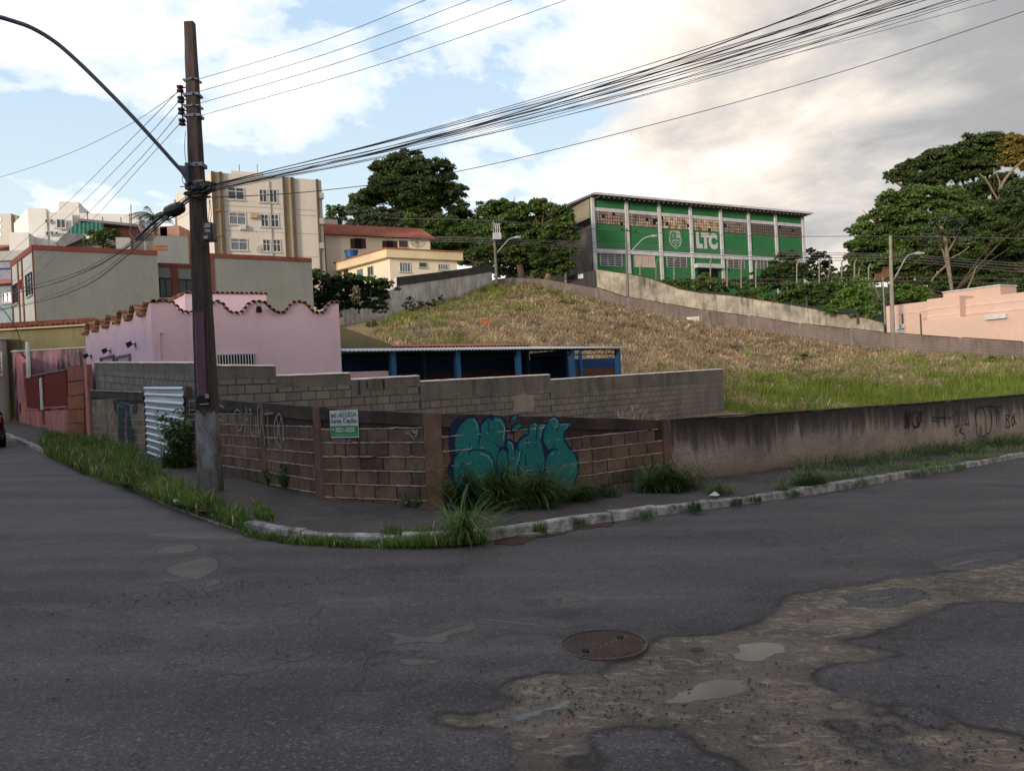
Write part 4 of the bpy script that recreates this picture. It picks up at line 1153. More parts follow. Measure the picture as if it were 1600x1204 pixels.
def z5(x, y): return (510 + x * 0.1125, 630 + y * 0.1125)
gr = MB()
for st in [[(1150, 390), (1190, 440), (1230, 495)], [(1190, 385), (1210, 365), (1240, 395), (1290, 365)], [(1285, 370), (1270, 430), (1250, 455)], [(1130, 410), (1160, 405)], [(1215, 400), (1260, 400)]]:
    fB.ribbon(gr, [z5(*p) for p in st], 0.020, 0.0285)
for st in [[(240, 520), (265, 510), (275, 530)], [(300, 520), (340, 510), (340, 555), (305, 560)]]:
    fB.ribbon(gr, [z5(*p) for p in st], 0.014, 0.0285)
gr.build('spray_tag', M['spraygrey'], wB)['label'] = 'small white scrawl beside the corner column'
# dark wire stapled to the corner wall
m = MB()
m.tube([fB.W(*z5(x, y), 0.03) for x, y in [(440, 470), (470, 560), (468, 660), (465, 770), (520, 775), (650, 745), (800, 710), (860, 720)]], 0.006, 5)
m.build('loose_wire', M['cable'], wB)

def z2g(x, y): return (170 + x * 0.0789, 610 + y * 0.0789)
gr = MB()
for q in [[(200, 250), (270, 220), (340, 240), (340, 380), (330, 560), (350, 640), (340, 760), (320, 860), (330, 1000), (280, 1060), (220, 1030), (195, 860), (210, 740), (200, 500)], [(350, 270), (385, 240), (420, 270), (420, 400), (440, 500), (450, 640), (470, 720), (540, 760), (540, 1000), (500, 1120), (460, 1060), (420, 1070), (390, 960), (370, 740), (370, 450)],
          [(100, 180), (150, 175), (180, 330), (180, 450), (150, 460), (110, 330)], [(480, 280), (570, 230), (580, 420), (550, 460), (490, 440)]]:
    fD.poly(gr, [z2g(*p) for p in q], 0.0245)
gr.build('graffiti_fill', M['tealdk'], wD)['label'] = 'dark teal two-legged graffiti'
gr = MB()
for st in [[(200, 460), (205, 300), (270, 225), (340, 260)], [(235, 330), (275, 300), (320, 340)], [(350, 280), (385, 240), (425, 290)], [(190, 740), (215, 650), (205, 480)], [(195, 780), (220, 1030), (310, 1060)], [(385, 420), (400, 480), (420, 430)], [(400, 480), (400, 540)], [(300, 600), (340, 580), (350, 700), (320, 750)], [(470, 720), (540, 780), (540, 1000), (510, 1120)], [(480, 300), (500, 280), (540, 330), (550, 430)], [(100, 200), (115, 320), (160, 460)]]:
    fD.ribbon(gr, [z2g(*p) for p in st], 0.016, 0.0275)
gr.build('graffiti_line', M['tealpale'], wD)['label'] = 'pale teal outline strokes'

def z4(x, y): return (1390 + x * 0.13125, 610 + y * 0.13125)
gr = MB()
for st in [[(175, 440), (190, 260), (215, 440), (235, 240)], [(300, 240), (260, 280), (260, 380), (285, 440), (310, 430)], [(330, 250), (370, 260), (320, 320), (330, 430), (360, 350), (370, 250)]]:
    fE.ribbon(gr, [z4(*p) for p in st], 0.045, 0.022)
for st in [[(500, 320), (660, 320)], [(500, 350), (570, 370)], [(640, 230), (650, 430)], [(690, 290), (700, 340), (740, 300)], [(1280, 200), (1330, 180)]]:
    fE.ribbon(gr, [z4(*p) for p in st], 0.026, 0.022)
for st in [[(1030, 210), (1015, 300), (1030, 480), (1050, 560)], [(1040, 200), (1100, 195), (1130, 300), (1140, 500), (1180, 520), (1210, 360), (1190, 220)], [(1075, 420), (1080, 530), (1110, 550), (1140, 520)], [(1100, 190), (1240, 185), (1290, 260), (1295, 370)], [(1250, 200), (1270, 420)],
           [(1380, 300), (1380, 440), (1420, 430), (1410, 360), (1390, 350), (1420, 290), (1370, 290)], [(1460, 300), (1440, 360), (1455, 420), (1480, 380), (1460, 300)], [(1490, 270), (1470, 330), (1500, 400)]]:
    fE.ribbon(gr, [z4(*p) for p in st], 0.030, 0.0225)
gr.build('spray_tag', M['sprayblack'], wE)['label'] = 'black tags near the right end of the wall'
gr = MB()
for st in [[(780, 250), (760, 340), (770, 440), (810, 400), (800, 250)], [(830, 250), (810, 430)], [(855, 250), (850, 400), (830, 480)], [(880, 400), (930, 400)], [(920, 250), (935, 430)], [(880, 250), (890, 400)], [(790, 450), (780, 520), (800, 550)], [(860, 450), (820, 490), (890, 520), (880, 580)], [(930, 490), (945, 485)]]:
    fE.ribbon(gr, [z4(*p) for p in st], 0.026, 0.023)
gr.build('spray_tag', M['spraypurple'], wE)['label'] = 'purple scribbled tag'

# ------------------------------------------------------------------ lettering
def text_mesh(txt, fc, s0, z0, s1, z1_, out, mat, parent, name='lettering', shear=0.0, depth=0.0, bold=0.0):
    """text stretched to fill a rectangle of a facade"""
    cu = bpy.data.curves.new('t', 'FONT'); cu.body = txt; cu.size = 1; cu.shear = shear; cu.offset = bold
    o = bpy.data.objects.new('t', cu)
    SC.collection.objects.link(o)
    dg = bpy.context.evaluated_depsgraph_get()
    me = bpy.data.meshes.new_from_object(o.evaluated_get(dg))
    bpy.data.objects.remove(o); bpy.data.curves.remove(cu)
    co = np.array([v.co[:] for v in me.vertices])
    mn, mx = co.min(0), co.max(0)
    m = MB()
    vs = [fc.pt(s0 + (p[0] - mn[0]) / (mx[0] - mn[0]) * (s1 - s0), z0 + (p[1] - mn[1]) / (mx[1] - mn[1]) * (z1_ - z0), out) for p in co]
    m.add(vs, [tuple(p.vertices) for p in me.polygons])
    bpy.data.meshes.remove(me)
    return m.build(name, mat, parent)

# rental sign
s0, zt = fB.hit(517, 641); s1, zb = fB.hit(563, 683)
sg = thing('rental_sign', 'white and green rental board reading ALUGA fixed to the corner wall', 'sign', fB.pt((s0 + s1) / 2, zb, 0.03))
Wd, Hd = s1 - s0, zt - zb
fB.box(MB(), s0, s1, zb, zt, 0.024, 0.030).build('board', M['signwhite'], sg)
fB.box(MB(), s0 + .006, s1 - .006, zb + .018, zb + Hd * 0.43, 0.0303, 0.0312).build('green_field', M['signgreen'], sg)
L_ = lambda fx0, fy0, fx1, fy1: (s0 + Wd * fx0, zb + Hd * (1 - fy1), s0 + Wd * fx1, zb + Hd * (1 - fy0))
def lt(txt, r, mat, **k):
    a = L_(*r); return text_mesh(txt, fB, a[0], a[1], a[2], a[3], 0.0318, mat, sg, **k)
lt('sc', (0.05, 0.13, 0.24, 0.26), M['signblack'], bold=0.02)
lt('ALUGA', (0.29, 0.08, 0.95, 0.26), M['signgreen'], shear=0.25, bold=0.03)
lt('Santa Cecília', (0.04, 0.31, 0.95, 0.47), M['signblack'], bold=0.02)
lt('I M Ó V E I S', (0.08, 0.50, 0.92, 0.545), M['signgrey'])
lt('35', (0.05, 0.66, 0.15, 0.74), M['signwhite'], bold=0.01)
lt('3821-5855', (0.18, 0.63, 0.86, 0.80), M['signwhite'], bold=0.02)
lt('www.santaceciliaimoveis.com.br', (0.05, 0.855, 0.95, 0.90), M['signwhite'])

# corrugated zinc sheet closing the doorway
fG = Facade(xy(pG0), xy(pG1))
sa, zt = fG.hit(229, 604); sb, ztr = fG.hit(290, 604); _, zb = fG.hit(232, 706); zb2 = fG.hit(290, 727)[1]
cd = thing('corrugated_door', 'tall corrugated zinc sheet closing a doorway in the block wall', 'door', fG.pt(sa, zb, 0))
m = MB(); nrow = 120; vs = []; fs = []
for k in range(nrow + 1):
    f = k / nrow
    zA_, zB_ = zt + (zb - .05 - zt) * f, ztr + (zb2 - .05 - ztr) * f
    ph = (f * 10.5) % 1.0
    o_ = 0.055 if 0.12 < ph < 0.36 else 0.03
    if 0.0 <= ph <= 0.12: o_ = 0.03 + 0.025 * ph / 0.12
    if 0.36 <= ph <= 0.48: o_ = 0.055 - 0.025 * (ph - .36) / 0.12
    for (s, j) in ((sa, 0), (sa + (sb - sa) * .5, 0.006 * math.sin(k * .3)), (sb, 0)):
        vs.append(fG.pt(s, zA_ + (zB_ - zA_) * (s - sa) / (sb - sa), o_ + j + 0.02))
    if k:
        for q in range(2): fs.append(((k - 1) * 3 + q, (k - 1) * 3 + q + 1, k * 3 + q + 1, k * 3 + q))
m.add(vs, fs); m.build('sheet', M['zinc'], cd)
m = MB()
fG.box(m, sa - 0.10, sa - 0.005, gz(pG0.x), zt - .02, -0.1, 0.02)
fG.box(m, sb + 0.005, sb + 0.09, gz(pG1.x), zt - .1, -0.1, 0.02)
m.build('jamb', M['column'], cd)
# coping strip of old wall beam over sandy stretch
m = MB(); m.tube([fD.pt(0.2, fD.hit(150, 609)[1] + .01, .03), fD.pt(fD.L, fD.hit(228, 613)[1] + .012, .03)], 0.014, 6); m.build('coping_edge', M['mortar'], wD)
# ------------------------------------------------------------------ helpers for buildings
def proj(p):
    d = p[1]
    a, c = p[0] / d, (p[2] - H) / d
    u = a * cA - c * sA; v = a * sA + c * cA
    return 800 + u * F, 602 - v * F

def prism_fp(mb, fp, z0, z1, m=0):
    mb.prism([Vector((x, y, z0)) for x, y in fp], (0, 0, z1 - z0), m)
    return mb

def win(fc, x0, y0, x1, y1, parent, glass='glass', frame='frame', nx=2, ny=1, fw=0.06, out=0.0, sill=True, transom=0.0, name='window'):
    s0, za = fc.hit(x0, y0); s1, zb = fc.hit(x1, y0); _, zc = fc.hit(x0, y1); _, zd = fc.hit(x1, y1)
    zt = (za + zb) / 2; z0 = (zc + zd) / 2
    if s1 < s0: s0, s1 = s1, s0
    m = MB(); o0, o1 = out + 0.004, out + 0.075
    fc.box(m, s0 - fw, s0, z0 - fw, zt + fw, o0, o1); fc.box(m, s1, s1 + fw, z0 - fw, zt + fw, o0, o1)
    fc.box(m, s0, s1, zt, zt + fw, o0, o1); fc.box(m, s0, s1, z0 - fw, z0, o0, o1)
    for k in range(1, nx):
        s = s0 + (s1 - s0) * k / nx; fc.box(m, s - fw * .4, s + fw * .4, z0, zt, o0, o1 - 0.015)
    ys = [k / ny for k in range(1, ny)] + ([transom] if transom else [])
    for f in ys:
        z = z0 + (zt - z0) * f; fc.box(m, s0, s1, z - fw * .4, z + fw * .4, o0, o1 - 0.017)
    wd = m.build(name, M[frame], parent)
    m = MB(); fc.box(m, s0, s1, z0, zt, out + 0.006, out + 0.02); m.build('pane', M[glass], wd)
    if sill:
        m = MB(); fc.box(m, s0 - fw * 2, s1 + fw * 2, z0 - fw * 2.2, z0 - fw - 0.003, out + 0.004, out + 0.12); m.build('sill', M['lightgrey'], wd)
    return wd

def barrel_mesh(rad, length, name, mat, n=6):
    vs = []; fs = []
    for e, (r, y) in enumerate(((rad, 0), (rad * 0.82, length))):
        for k in range(n + 1):
            a = math.pi * k / n; vs.append((r * math.cos(a), y, r * math.sin(a)))
        for k in range(n + 1):
            a = math.pi * k / n; vs.append(((r - .014) * math.cos(a), y, (r - .014) * math.sin(a)))
    q = 2 * (n + 1)
    for k in range(n):
        fs.append((k, k + 1, q + k + 1, q + k)); fs.append((n + 1 + k, q + n + 1 + k, q + n + 2 + k, n + 2 + k))
        fs.append((k, n + 1 + k, n + 2 + k, k + 1)); fs.append((q + k, q + k + 1, q + n + 2 + k, q + n + 1 + k))
    me = bpy.data.meshes.new(name); me.from_pydata(vs, [], fs); me.materials.append(mat); me.update()
    return me

# ------------------------------------------------------------------ grey block wall of the pink house
offv = -wl_line.n * 0.20
A2 = WL + offv
corner2 = wl_line.pt(wl_line.hit(311, 600)[0], 0) + offv
f2L = Facade(xy(A2 + (WL - W5).normalized() * 0.15), xy(corner2))
E2 = P(1130, 600, 34)
f2R = Facade(xy(corner2), xy(E2))
w2 = thing('grey_block_wall', 'tall grey block boundary wall with pale coping stepping down in front of the pink house', 'wall', (corner2.x, corner2.y, gz(corner2.x)))
o2 = worg(w2)
zL0, zL1 = f2L.hit(137, 570)[1], f2L.hit(308, 571)[1]
w2s = thing('grey_block_wall', 'grey block wall rising behind the sandy street wall and the corrugated door', 'wall', (A2.x, A2.y, gz(A2.x)))
for r in range(5):
    s_ = .05 - (.2 if r % 2 else 0)
    while s_ < f2L.L - .1:
        a_, b_ = max(s_, 0), min(s_ + .4, f2L.L); f_ = (a_ + b_) / 2 / f2L.L
        if b_ - a_ > .1: put_block(w2s, f2L, a_ + .004, zL0 + (zL1 - zL0) * f_ - .2 - .2 * (r + 1) + .004, .385, .19, .012 + random.uniform(-.004, .003), M['greyblock'], 0.0, worg(w2s)).scale.x = (b_ - a_) / .4
        s_ += .4
slab(f2L, 0, f2L.L, lambda s: gz(f2L.pt(s, 0).x) - .1, [(0, zL0), (f2L.L, zL1)], -0.15, 0.0, M['greyplaster'], 'core', w2s)
m = MB(); m.prism([f2L.pt(0, zL0 - .21, .001), f2L.pt(f2L.L, zL1 - .24, .001), f2L.pt(f2L.L, zL1, .001), f2L.pt(0, zL0, .001)], f2L.n * .017); m.build('render_coat', M['greyplaster'], w2s)
steps = [((311, 572), (430, 573)), ((430.3, 588), (547, 584)), ((547.5, 594), (655, 588)), ((656, 597), (859, 586)), ((859.5, 594), (1130, 577))]
zgr = lambda s: -0.6
cop_me = None
def coping(fc, s0, z0_, s1, z1_, parent, stp=0.27):
    n = max(1, int(round((s1 - s0) / stp))); L = (s1 - s0) / n
    ang = math.atan2(fc.t.y, fc.t.x)
    key = 'cop%.3f' % L
    me = bpy.data.meshes.new('coping_tile'); m = MB()
    m.box((0.006, -0.035, 0.0), (L - 0.012, 0, 0), (0, 0.23, 0), (0, 0, 0.012)); m.prism([(0.006, -0.035, 0.012), (0.006, 0.08, 0.045), (0.006, 0.195, 0.012)], (L - 0.012, 0, 0))
    me.from_pydata(m.v, [], m.f); me.materials.append(M['cap']); me.update()
    for k in range(n):
        s = s0 + L * k; z = z0_ + (z1_ - z0_) * k / n
        o = bpy.data.objects.new('coping_tile', me); o.rotation_euler = (0, -math.atan2(z1_ - z0_, s1 - s0), ang)
        o.location = fc.pt(s, z + random.uniform(0, .008), 0.0) - worg(parent); o.parent = parent; SC.collection.objects.link(o)
coping(f2L, 0, zL0, f2L.L, zL1, w2s)
tops2 = []
for (a, b) in steps:
    s0, z0_ = f2R.hit(*a); s1, z1_ = f2R.hit(*b)
    if a[0] == 311: s0 = 0.0
    if b[0] == 1130: s1 = f2R.L
    tops2.append((s0, s1, z0_, z1_))
    slab(f2R, s0 + 0.001, s1 - 0.001, zgr, [(s0 + .001, z0_), (s1 - .001, z1_)], -0.15, 0.0, M['greycore'], 'core', w2)
    # rendered upper band, irregular lower edge
    n = max(3, int((s1 - s0) / 0.3)); rn = random.Random(int(s0 * 10))
    lowb = [(s0 + (s1 - s0) * k / n, (z0_ + (z1_ - z0_) * k / n) - (0.26 if len(tops2) < 4 else .46) - rn.uniform(-.03, .03)) for k in range(n + 1)]
    m = MB()
    for k in range(n):
        (sa_, za_), (sb_, zb_) = lowb[k], lowb[k + 1]
        m.prism([f2R.pt(sa_, za_, 0.001), f2R.pt(sb_, zb_, 0.001), f2R.pt(sb_, z0_ + (z1_ - z0_) * (k + 1) / n, 0.001), f2R.pt(sa_, z0_ + (z1_ - z0_) * k / n, 0.001)], f2R.n * 0.018)
    m.build('render_coat', M['greyplaster'], w2)
    coping(f2R, s0, z0_, s1, z1_, w2)
fW_top = [(145, 608), (228, 612), (292, 619), (510, 634), (655, 644), (880, 647), (1050, 656), (1062, 657), (1070, 700), (1200, 760)]
def front_top(px):
    for (a, ya), (b, yb) in zip(fW_top[:-1], fW_top[1:]):
        if a <= px <= b: return ya + (yb - ya) * (px - a) / (b - a)
    return 900
cands = []
for r in range(14):
    z = -0.15 + r * 0.2
    s = -0.2 if r % 2 else 0.0
    while s < f2R.L - 0.2:
        sm = s + 0.2
        for (s0, s1, z0_, z1_) in tops2:
            if s + .33 > s0 and s + .07 < s1:
                tp = z0_ + (z1_ - z0_) * (min(max(sm, s0), s1) - s0) / (s1 - s0)
                if z + 0.19 < tp - 0.10:
                    px_, py_ = proj(f2R.pt(sm, z + 0.2, 0))
                    if py_ < front_top(px_) + 4: cands.append((f2R.pt(sm, 0, 0).y, max(s, s0), z, min(s + .4, s1) - max(s, s0)))
        s += 0.4
cands.sort()
for (_, s, z, w_) in cands[:290]:
    put_block(w2, f2R, s + .004, z + .004, 0.385, 0.19, 0.012 + random.uniform(-.003, .004), M['greyblock'], 0.0, o2).scale.x = w_ / .4
m = MB()
for (_, s, z, w_) in cands[290:]:
    f2R.box(m, s + .008, s + w_ - .008, z + .006, z + .192, 0.0005, 0.012 + random.uniform(-.003, .004))
if m.v: m.build('block_courses', M['greyblock'], w2)['kind'] = 'stuff'
m = MB(); f2R.poly(m, [(798, 619), (812, 616), (834, 616), (834, 642), (800, 644), (803, 632)], 0.022); m.build('render_patch', M['patch'], w2)
for (x, y, l) in [(308, 0, 0), (560, 596, 18), (572, 597, 8), (598, 594, 12)]:
    if l:
        m = MB(); f2R.ribbon(m, [(x, y), (x + 1, y + l)], 0.07, 0.024); m.build('soot_run', M['band'], w2)

# ------------------------------------------------------------------ pink house
PC = P(235, 475, 21.0); PR = P(529, 475, 23.3); PLf = P(133, 512, 26.5)
fPR = Facade(xy(PC), xy(PR)); fPL = Facade(xy(PLf), xy(PC))
ph = thing('pink_house', 'low pink rendered house with a wavy parapet capped with clay tiles', 'house', (PC.x, PC.y, gz(PC.x)))
waveR = [(235, 473), (250, 472), (265, 473), (272, 476), (278, 484), (285, 489), (294, 490), (304, 490), (314, 488), (322, 480), (329, 475), (338, 473), (346, 475), (351, 482), (358, 489), (367, 491), (377, 490), (383, 484), (389, 476), (397, 473), (406, 473),
         (414, 475), (421, 482), (430, 489), (438, 491), (446, 489), (452, 480), (458, 474), (466, 473), (474, 474), (481, 480), (489, 489), (498, 491), (507, 489), (512, 480), (516, 475), (524, 474), (529, 474)]
pR = [fPR.hit(*q) for q in waveR]
zc = pR[0][1]; amp = 0.30
def waveL(s_from_corner):
    ph_ = (s_from_corner / 1.28) % 1.0
    v = 0.5 + 0.5 * math.cos(2 * math.pi * ph_)
    return zc - amp + amp * min(1, max(0, (v - 0.15) / 0.7))
pL = [(fPL.L - d, waveL(d)) for d in np.arange(0, fPL.L, 0.1)][::-1]
pL = [(0.0, waveL(fPL.L))] + [q for q in pL if q[0] > 0.01]
def wave_wall(fc, prof, name, t=0.2):
    m = MB(); z0_ = -0.3
    for (a, za), (b, zb_) in zip(prof[:-1], prof[1:]):
        if b - a < 1e-4: continue
        vs = [fc.pt(a, z0_, 0), fc.pt(b, z0_, 0), fc.pt(b, zb_, 0), fc.pt(a, za, 0), fc.pt(a, z0_, -t), fc.pt(b, z0_, -t), fc.pt(b, zb_, -t), fc.pt(a, za, -t)]
        m.add(vs, [(0, 1, 2, 3), (5, 4, 7, 6), (3, 2, 6, 7)])
    (a, za), (b, zb_) = prof[0], prof[-1]
    m.quad(fc.pt(a, z0_, -t), fc.pt(a, z0_, 0), fc.pt(a, za, 0), fc.pt(a, za, -t)); m.quad(fc.pt(b, z0_, 0), fc.pt(b, z0_, -t), fc.pt(b, zb_, -t), fc.pt(b, zb_, 0))
    return m.build(name, M['pink'], ph)
wave_wall(fPR, pR, 'front_wall'); wave_wall(fPL, pL, 'side_wall')
tile_me = barrel_mesh(0.085, 0.40, 'clay_tile', M['tile_old'])
def tiles_on(fc, prof, parent, step=0.155, me=tile_me, over=0.09):
    S = np.array([p[0] for p in prof]); Zp = np.array([p[1] for p in prof])
    arc = np.concatenate([[0], np.cumsum(np.hypot(np.diff(S), np.diff(Zp)))])
    for a in np.arange(step * .5, arc[-1], step):
        s = float(np.interp(a, arc, S)); z = float(np.interp(a, arc, Zp))
        s2 = float(np.interp(a + .05, arc, S)); z2_ = float(np.interp(a + .05, arc, Zp)); s1_ = float(np.interp(a - .05, arc, S)); z1_ = float(np.interp(a - .05, arc, Zp))
        sl = math.atan2(z2_ - z1_, s2 - s1_)
        o = bpy.data.objects.new('clay_tile', me)
        ux = (fc.t * math.cos(sl) + Vector((0, 0, math.sin(sl)))).normalized(); uy = -fc.n; uz = ux.cross(uy).normalized()
        if uz.z < 0: uz = -uz
        tl = random.uniform(-.05, .05)
        o.matrix_world = Matrix(((ux.x, uy.x, uz.x, 0), (ux.y, uy.y, uz.y, 0), (ux.z, uy.z, uz.z, 0), (0, 0, 0, 1)))
        rot = o.matrix_world.to_euler(); o.rotation_euler = rot
        o.location = fc.pt(s, z - 0.005 + random.uniform(0, .012), over) - worg(parent)
        o.parent = parent; SC.collection.objects.link(o)
tiles_on(fPR, pR, ph); tiles_on(fPL, pL, ph, over=0.14)
back = [xy(fPR.pt(0.1, 0, -0.25)), xy(fPR.pt(fPR.L - .1, 0, -0.25)), xy(fPR.pt(fPR.L - .1, 0, -5)), xy(fPL.pt(0.1, 0, -0.25) ), xy(fPL.pt(fPL.L - .3, 0, -.25))]
m = MB(); prism_fp(m, [back[0], back[1], back[2], (back[3][0] + 2, back[3][1] + 1), back[3]], zc - 0.62, zc - 0.5); m.build('flat_roof', M['lightgrey'], ph)
m = MB(); fPR.box(m, fPR.L - 0.2, fPR.L - 0.005, -0.3, pR[-1][1] - .02, -5.0, -0.203); m.build('side_wall', M['pink'], ph)
# barred window
wdo = win(fPR, 340, 554, 398, 572, ph, glass='dark', frame='frame', nx=1, sill=False, fw=0.03)
m = MB(); s0, zt = fPR.hit(340, 553); s1, _ = fPR.hit(398, 553); _, zb = fPR.hit(340, 573)
for k in range(13):
    s = s0 + (s1 - s0) * (k + .5) / 13; fPR.box(m, s - .014, s + .014, zb, zt, 0.08, 0.10)
m.build('bars', M['frame'], wdo)
m = MB(); sp_, zt = fPR.hit(247, 521); fPR.box(m, sp_ - .04, sp_ + .04, 0, zt, 0.003, 0.07); fPR.box(m, sp_ - .04, sp_ + .10, zt, zt + .05, 0.003, 0.07); m.build('drain_pipe', M['pink'], ph)
for (x, y) in [(160, 559), (185, 557)]:
    win(fPL, x, y, x + 19, y + 12, ph, glass='lightgrey', frame='pink_dirty', nx=1, sill=False, fw=0.05)
def floodlight(fc, px, py, label, size=.6):
    s, z = fc.hit(px, py)
    t_ = thing('floodlight', label, 'floodlight', fc.pt(s, z, 0.0), 'floodlights on the pink house')
    m = MB(); m.tube([fc.pt(s, z, 0.0), fc.pt(s, z + .02, 0.25 * size)], 0.014, 6); fc.box(m, s - .05, s + .05, z - .08, z + .05, 0.003, 0.02); m.build('bracket', M['blackbox'], t_)
    m = MB(); m.prism([fc.pt(s - .10 * size, z + .10, .22 * size), fc.pt(s - .10 * size, z - .02, .18 * size), fc.pt(s - .07 * size, z - .10, .36 * size), fc.pt(s - .09 * size, z + .04, .44 * size)], fc.t * 0.2 * size)
    m.build('lamp_housing', M['blackbox'], t_)
floodlight(fPL, 143, 556, 'small black floodlight nearest the orange gate on the pink side wall')
floodlight(fPL, 173, 548, 'middle black floodlight on the pink side wall')
floodlight(fPL, 212, 538, 'black floodlight nearest the corner on the pink side wall')
floodlight(fPR, 403, 484, 'dark floodlight under the wavy parapet of the pink front wall')
# higher pink parapet behind
a = P(289, 469, 25.2); b = P(416, 458, 26.4)
fP2 = Facade(xy(a), xy(b))
z2t = fP2.hit(330, 459)[1]
m = MB(); fP2.box(m, 0, fP2.L, zc - 1.2, z2t, -0.2, 0); f3 = [xy(fP2.pt(0, 0, 0)), xy(fP2.pt(0, 0, -3))]
fP3 = Facade(xy(fP2.pt(0, 0, -0.2) + Vector((-1.8, 2.4, 0))), xy(fP2.pt(0, 0, -.205)))
fP3.box(m, 0, fP3.L, zc - 1.2, z2t - .02, -.2, 0)
m.build('upper_parapet', M['pink'], ph)
tiles_on(fP2, [(0, z2t), (fP2.L, z2t)], ph); tiles_on(fP3, [(0, z2t - .02), (fP3.L, z2t - .02)], ph)
m = MB(); fPz = f2R.hit(532, 590)[0]

# ------------------------------------------------------------------ blue shed behind the grey wall
SA = Vector((-4.03 + 0.0, 26, 0)); SB = Vector((-4.03 + 2.125 * 4, 26 + 1.66 * 4, 0))
fS = Facade(xy(SA), xy(SB))
sh = thing('blue_shed', 'open shed with blue steel posts and a white corrugated roof behind the grey wall', 'shed', (SA.x, SA.y, 0.2))
ze = 3.10
zfl = 0.1
for k, x in enumerate((613, 714, 809, 893, 965)):
    s, _ = fS.hit(x, 560); m = MB(); fS.box(m, s - 0.09, s + 0.09, zfl, ze - .02, -0.09, 0.09); m.build('post', M['bluepaint'], sh)
fS4 = Facade(xy(fS.pt(0, 0, -4.1)), xy(fS.pt(9, 0, -4.1))); fS5 = Facade(xy(fS.pt(0, 0, -5.1)), xy(fS.pt(9, 0, -5.1)))
for k in range(4):
    s, _ = fS4.hit((660, 822, 905, 962)[k], 560)
    m = MB(); fS.box(m, s - 0.07, s + 0.07, zfl, ze + .18, -4.1, -3.96); m.build('rear_post', M['bluepaint'], sh)
s_l = fS.hit(531, 551)[0]; s_r = fS.hit(969, 541)[0]
# corrugated roof
def corr_roof(fc, s0, s1, o_front, o_back, zf, zb_, mat, parent, pitch=0.15, amp_=0.013, name='roof_sheet'):
    n = int((s1 - s0) / pitch * 4); vs = []; fs = []
    for k in range(n + 1):
        s = s0 + (s1 - s0) * k / n; dz = amp_ * math.sin(k * math.pi / 2)
        for (o_, z_) in ((o_front, zf), (o_back, zb_)):
            vs.append(fc.pt(s, z_ + dz + .02, o_)); vs.append(fc.pt(s, z_ + dz, o_))
    for k in range(n):
        a, b = k * 4, (k + 1) * 4
        fs += [(a, b, b + 2, a + 2), (a + 1, a + 3, b + 3, b + 1), (a, a + 1, b + 1, b), (a + 2, b + 2, b + 3, a + 3)]
    m = MB(); m.add(vs, fs); return m.build(name, mat, parent)
corr_roof(fS, s_l, s_r, 0.35, -5.4, ze, ze + 0.42, M['whitesheet'], sh)
# lattice girders under the roof
for (oo, zz_) in ((0.0, ze - .02), (-4.0, ze + .25)):
    m = MB()
    for (za_, zb_) in ((zz_ - 0.03, zz_ - 0.03), (zz_ - 0.22, zz_ - 0.22)):
        m.tube([fS.pt(s_l + .2, za_, oo), fS.pt(s_r - .1, zb_, oo)], 0.018, 4)
    s = s_l + .2; k = 0
    while s < s_r - .4:
        m.tube([fS.pt(s, zz_ - (.03 if k % 2 else .22), oo), fS.pt(s + .3, zz_ - (.22 if k % 2 else .03), oo)], 0.012, 4); s += .3; k += 1
    m.build('truss', M['blackbox'], sh)
for s in [fS.hit(x, 560)[0] for x in (613, 714, 809, 893, 965)]:
    m = MB(); m.tube([fS.pt(s, ze - .05, 0), fS.pt(s, ze + .25, -4.0)], 0.03, 4); m.build('rafter', M['bluepaint'], sh)
m = MB()
sa1 = fS.hit(613, 560)[0]
fS.box(m, sa1, fS5.hit(822, 560)[0], zfl - .4, ze + .25, -5.2, -5.05)
fS.box(m, sa1, fS5.hit(822, 560)[0], zfl - .4, ze - .62, -5.05, -5.03, 1)
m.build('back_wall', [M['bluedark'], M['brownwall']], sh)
m = MB(); sR0, sR1 = fS4.hit(826, 560)[0], fS4.hit(962, 560)[0] - .3
fS.box(m, sR0, sR1 + .3, 2.40, 2.86, -4.2, -4.05); fS.box(m, sR0, sR1 + .3, -.3, 2.398, -4.2, -4.052, 1)
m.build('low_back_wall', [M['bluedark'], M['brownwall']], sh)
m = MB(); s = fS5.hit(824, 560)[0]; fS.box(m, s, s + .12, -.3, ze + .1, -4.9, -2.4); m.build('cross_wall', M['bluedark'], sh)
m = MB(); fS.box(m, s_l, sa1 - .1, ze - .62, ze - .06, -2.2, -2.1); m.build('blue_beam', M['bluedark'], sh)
m = MB(); sp0 = fS.hit(528, 570)[0]; fS.box(m, sp0 - 1.2, sa1 - .06, -.3, ze - .64, -0.35, -0.2); m.build('pink_screen_wall', M['pink'], sh)
for (x, y) in [(642, 567), (735, 563), (824, 561), (840, 559), (902, 556)]:
    m = MB(); s, z = fS.hit(x, y); c = fS.pt(s, z, -1.6)
    m.tube([c + Vector((0, 0, .5)), c + Vector((0, 0, .12))], 0.012, 5); m.tube([c + Vector((0, 0, .12)), c + Vector((0, 0, .03)), c], [0.05, 0.13, 0.17], 10)
    m.build('pendant_lamp_shade', M['blackbox'], sh)

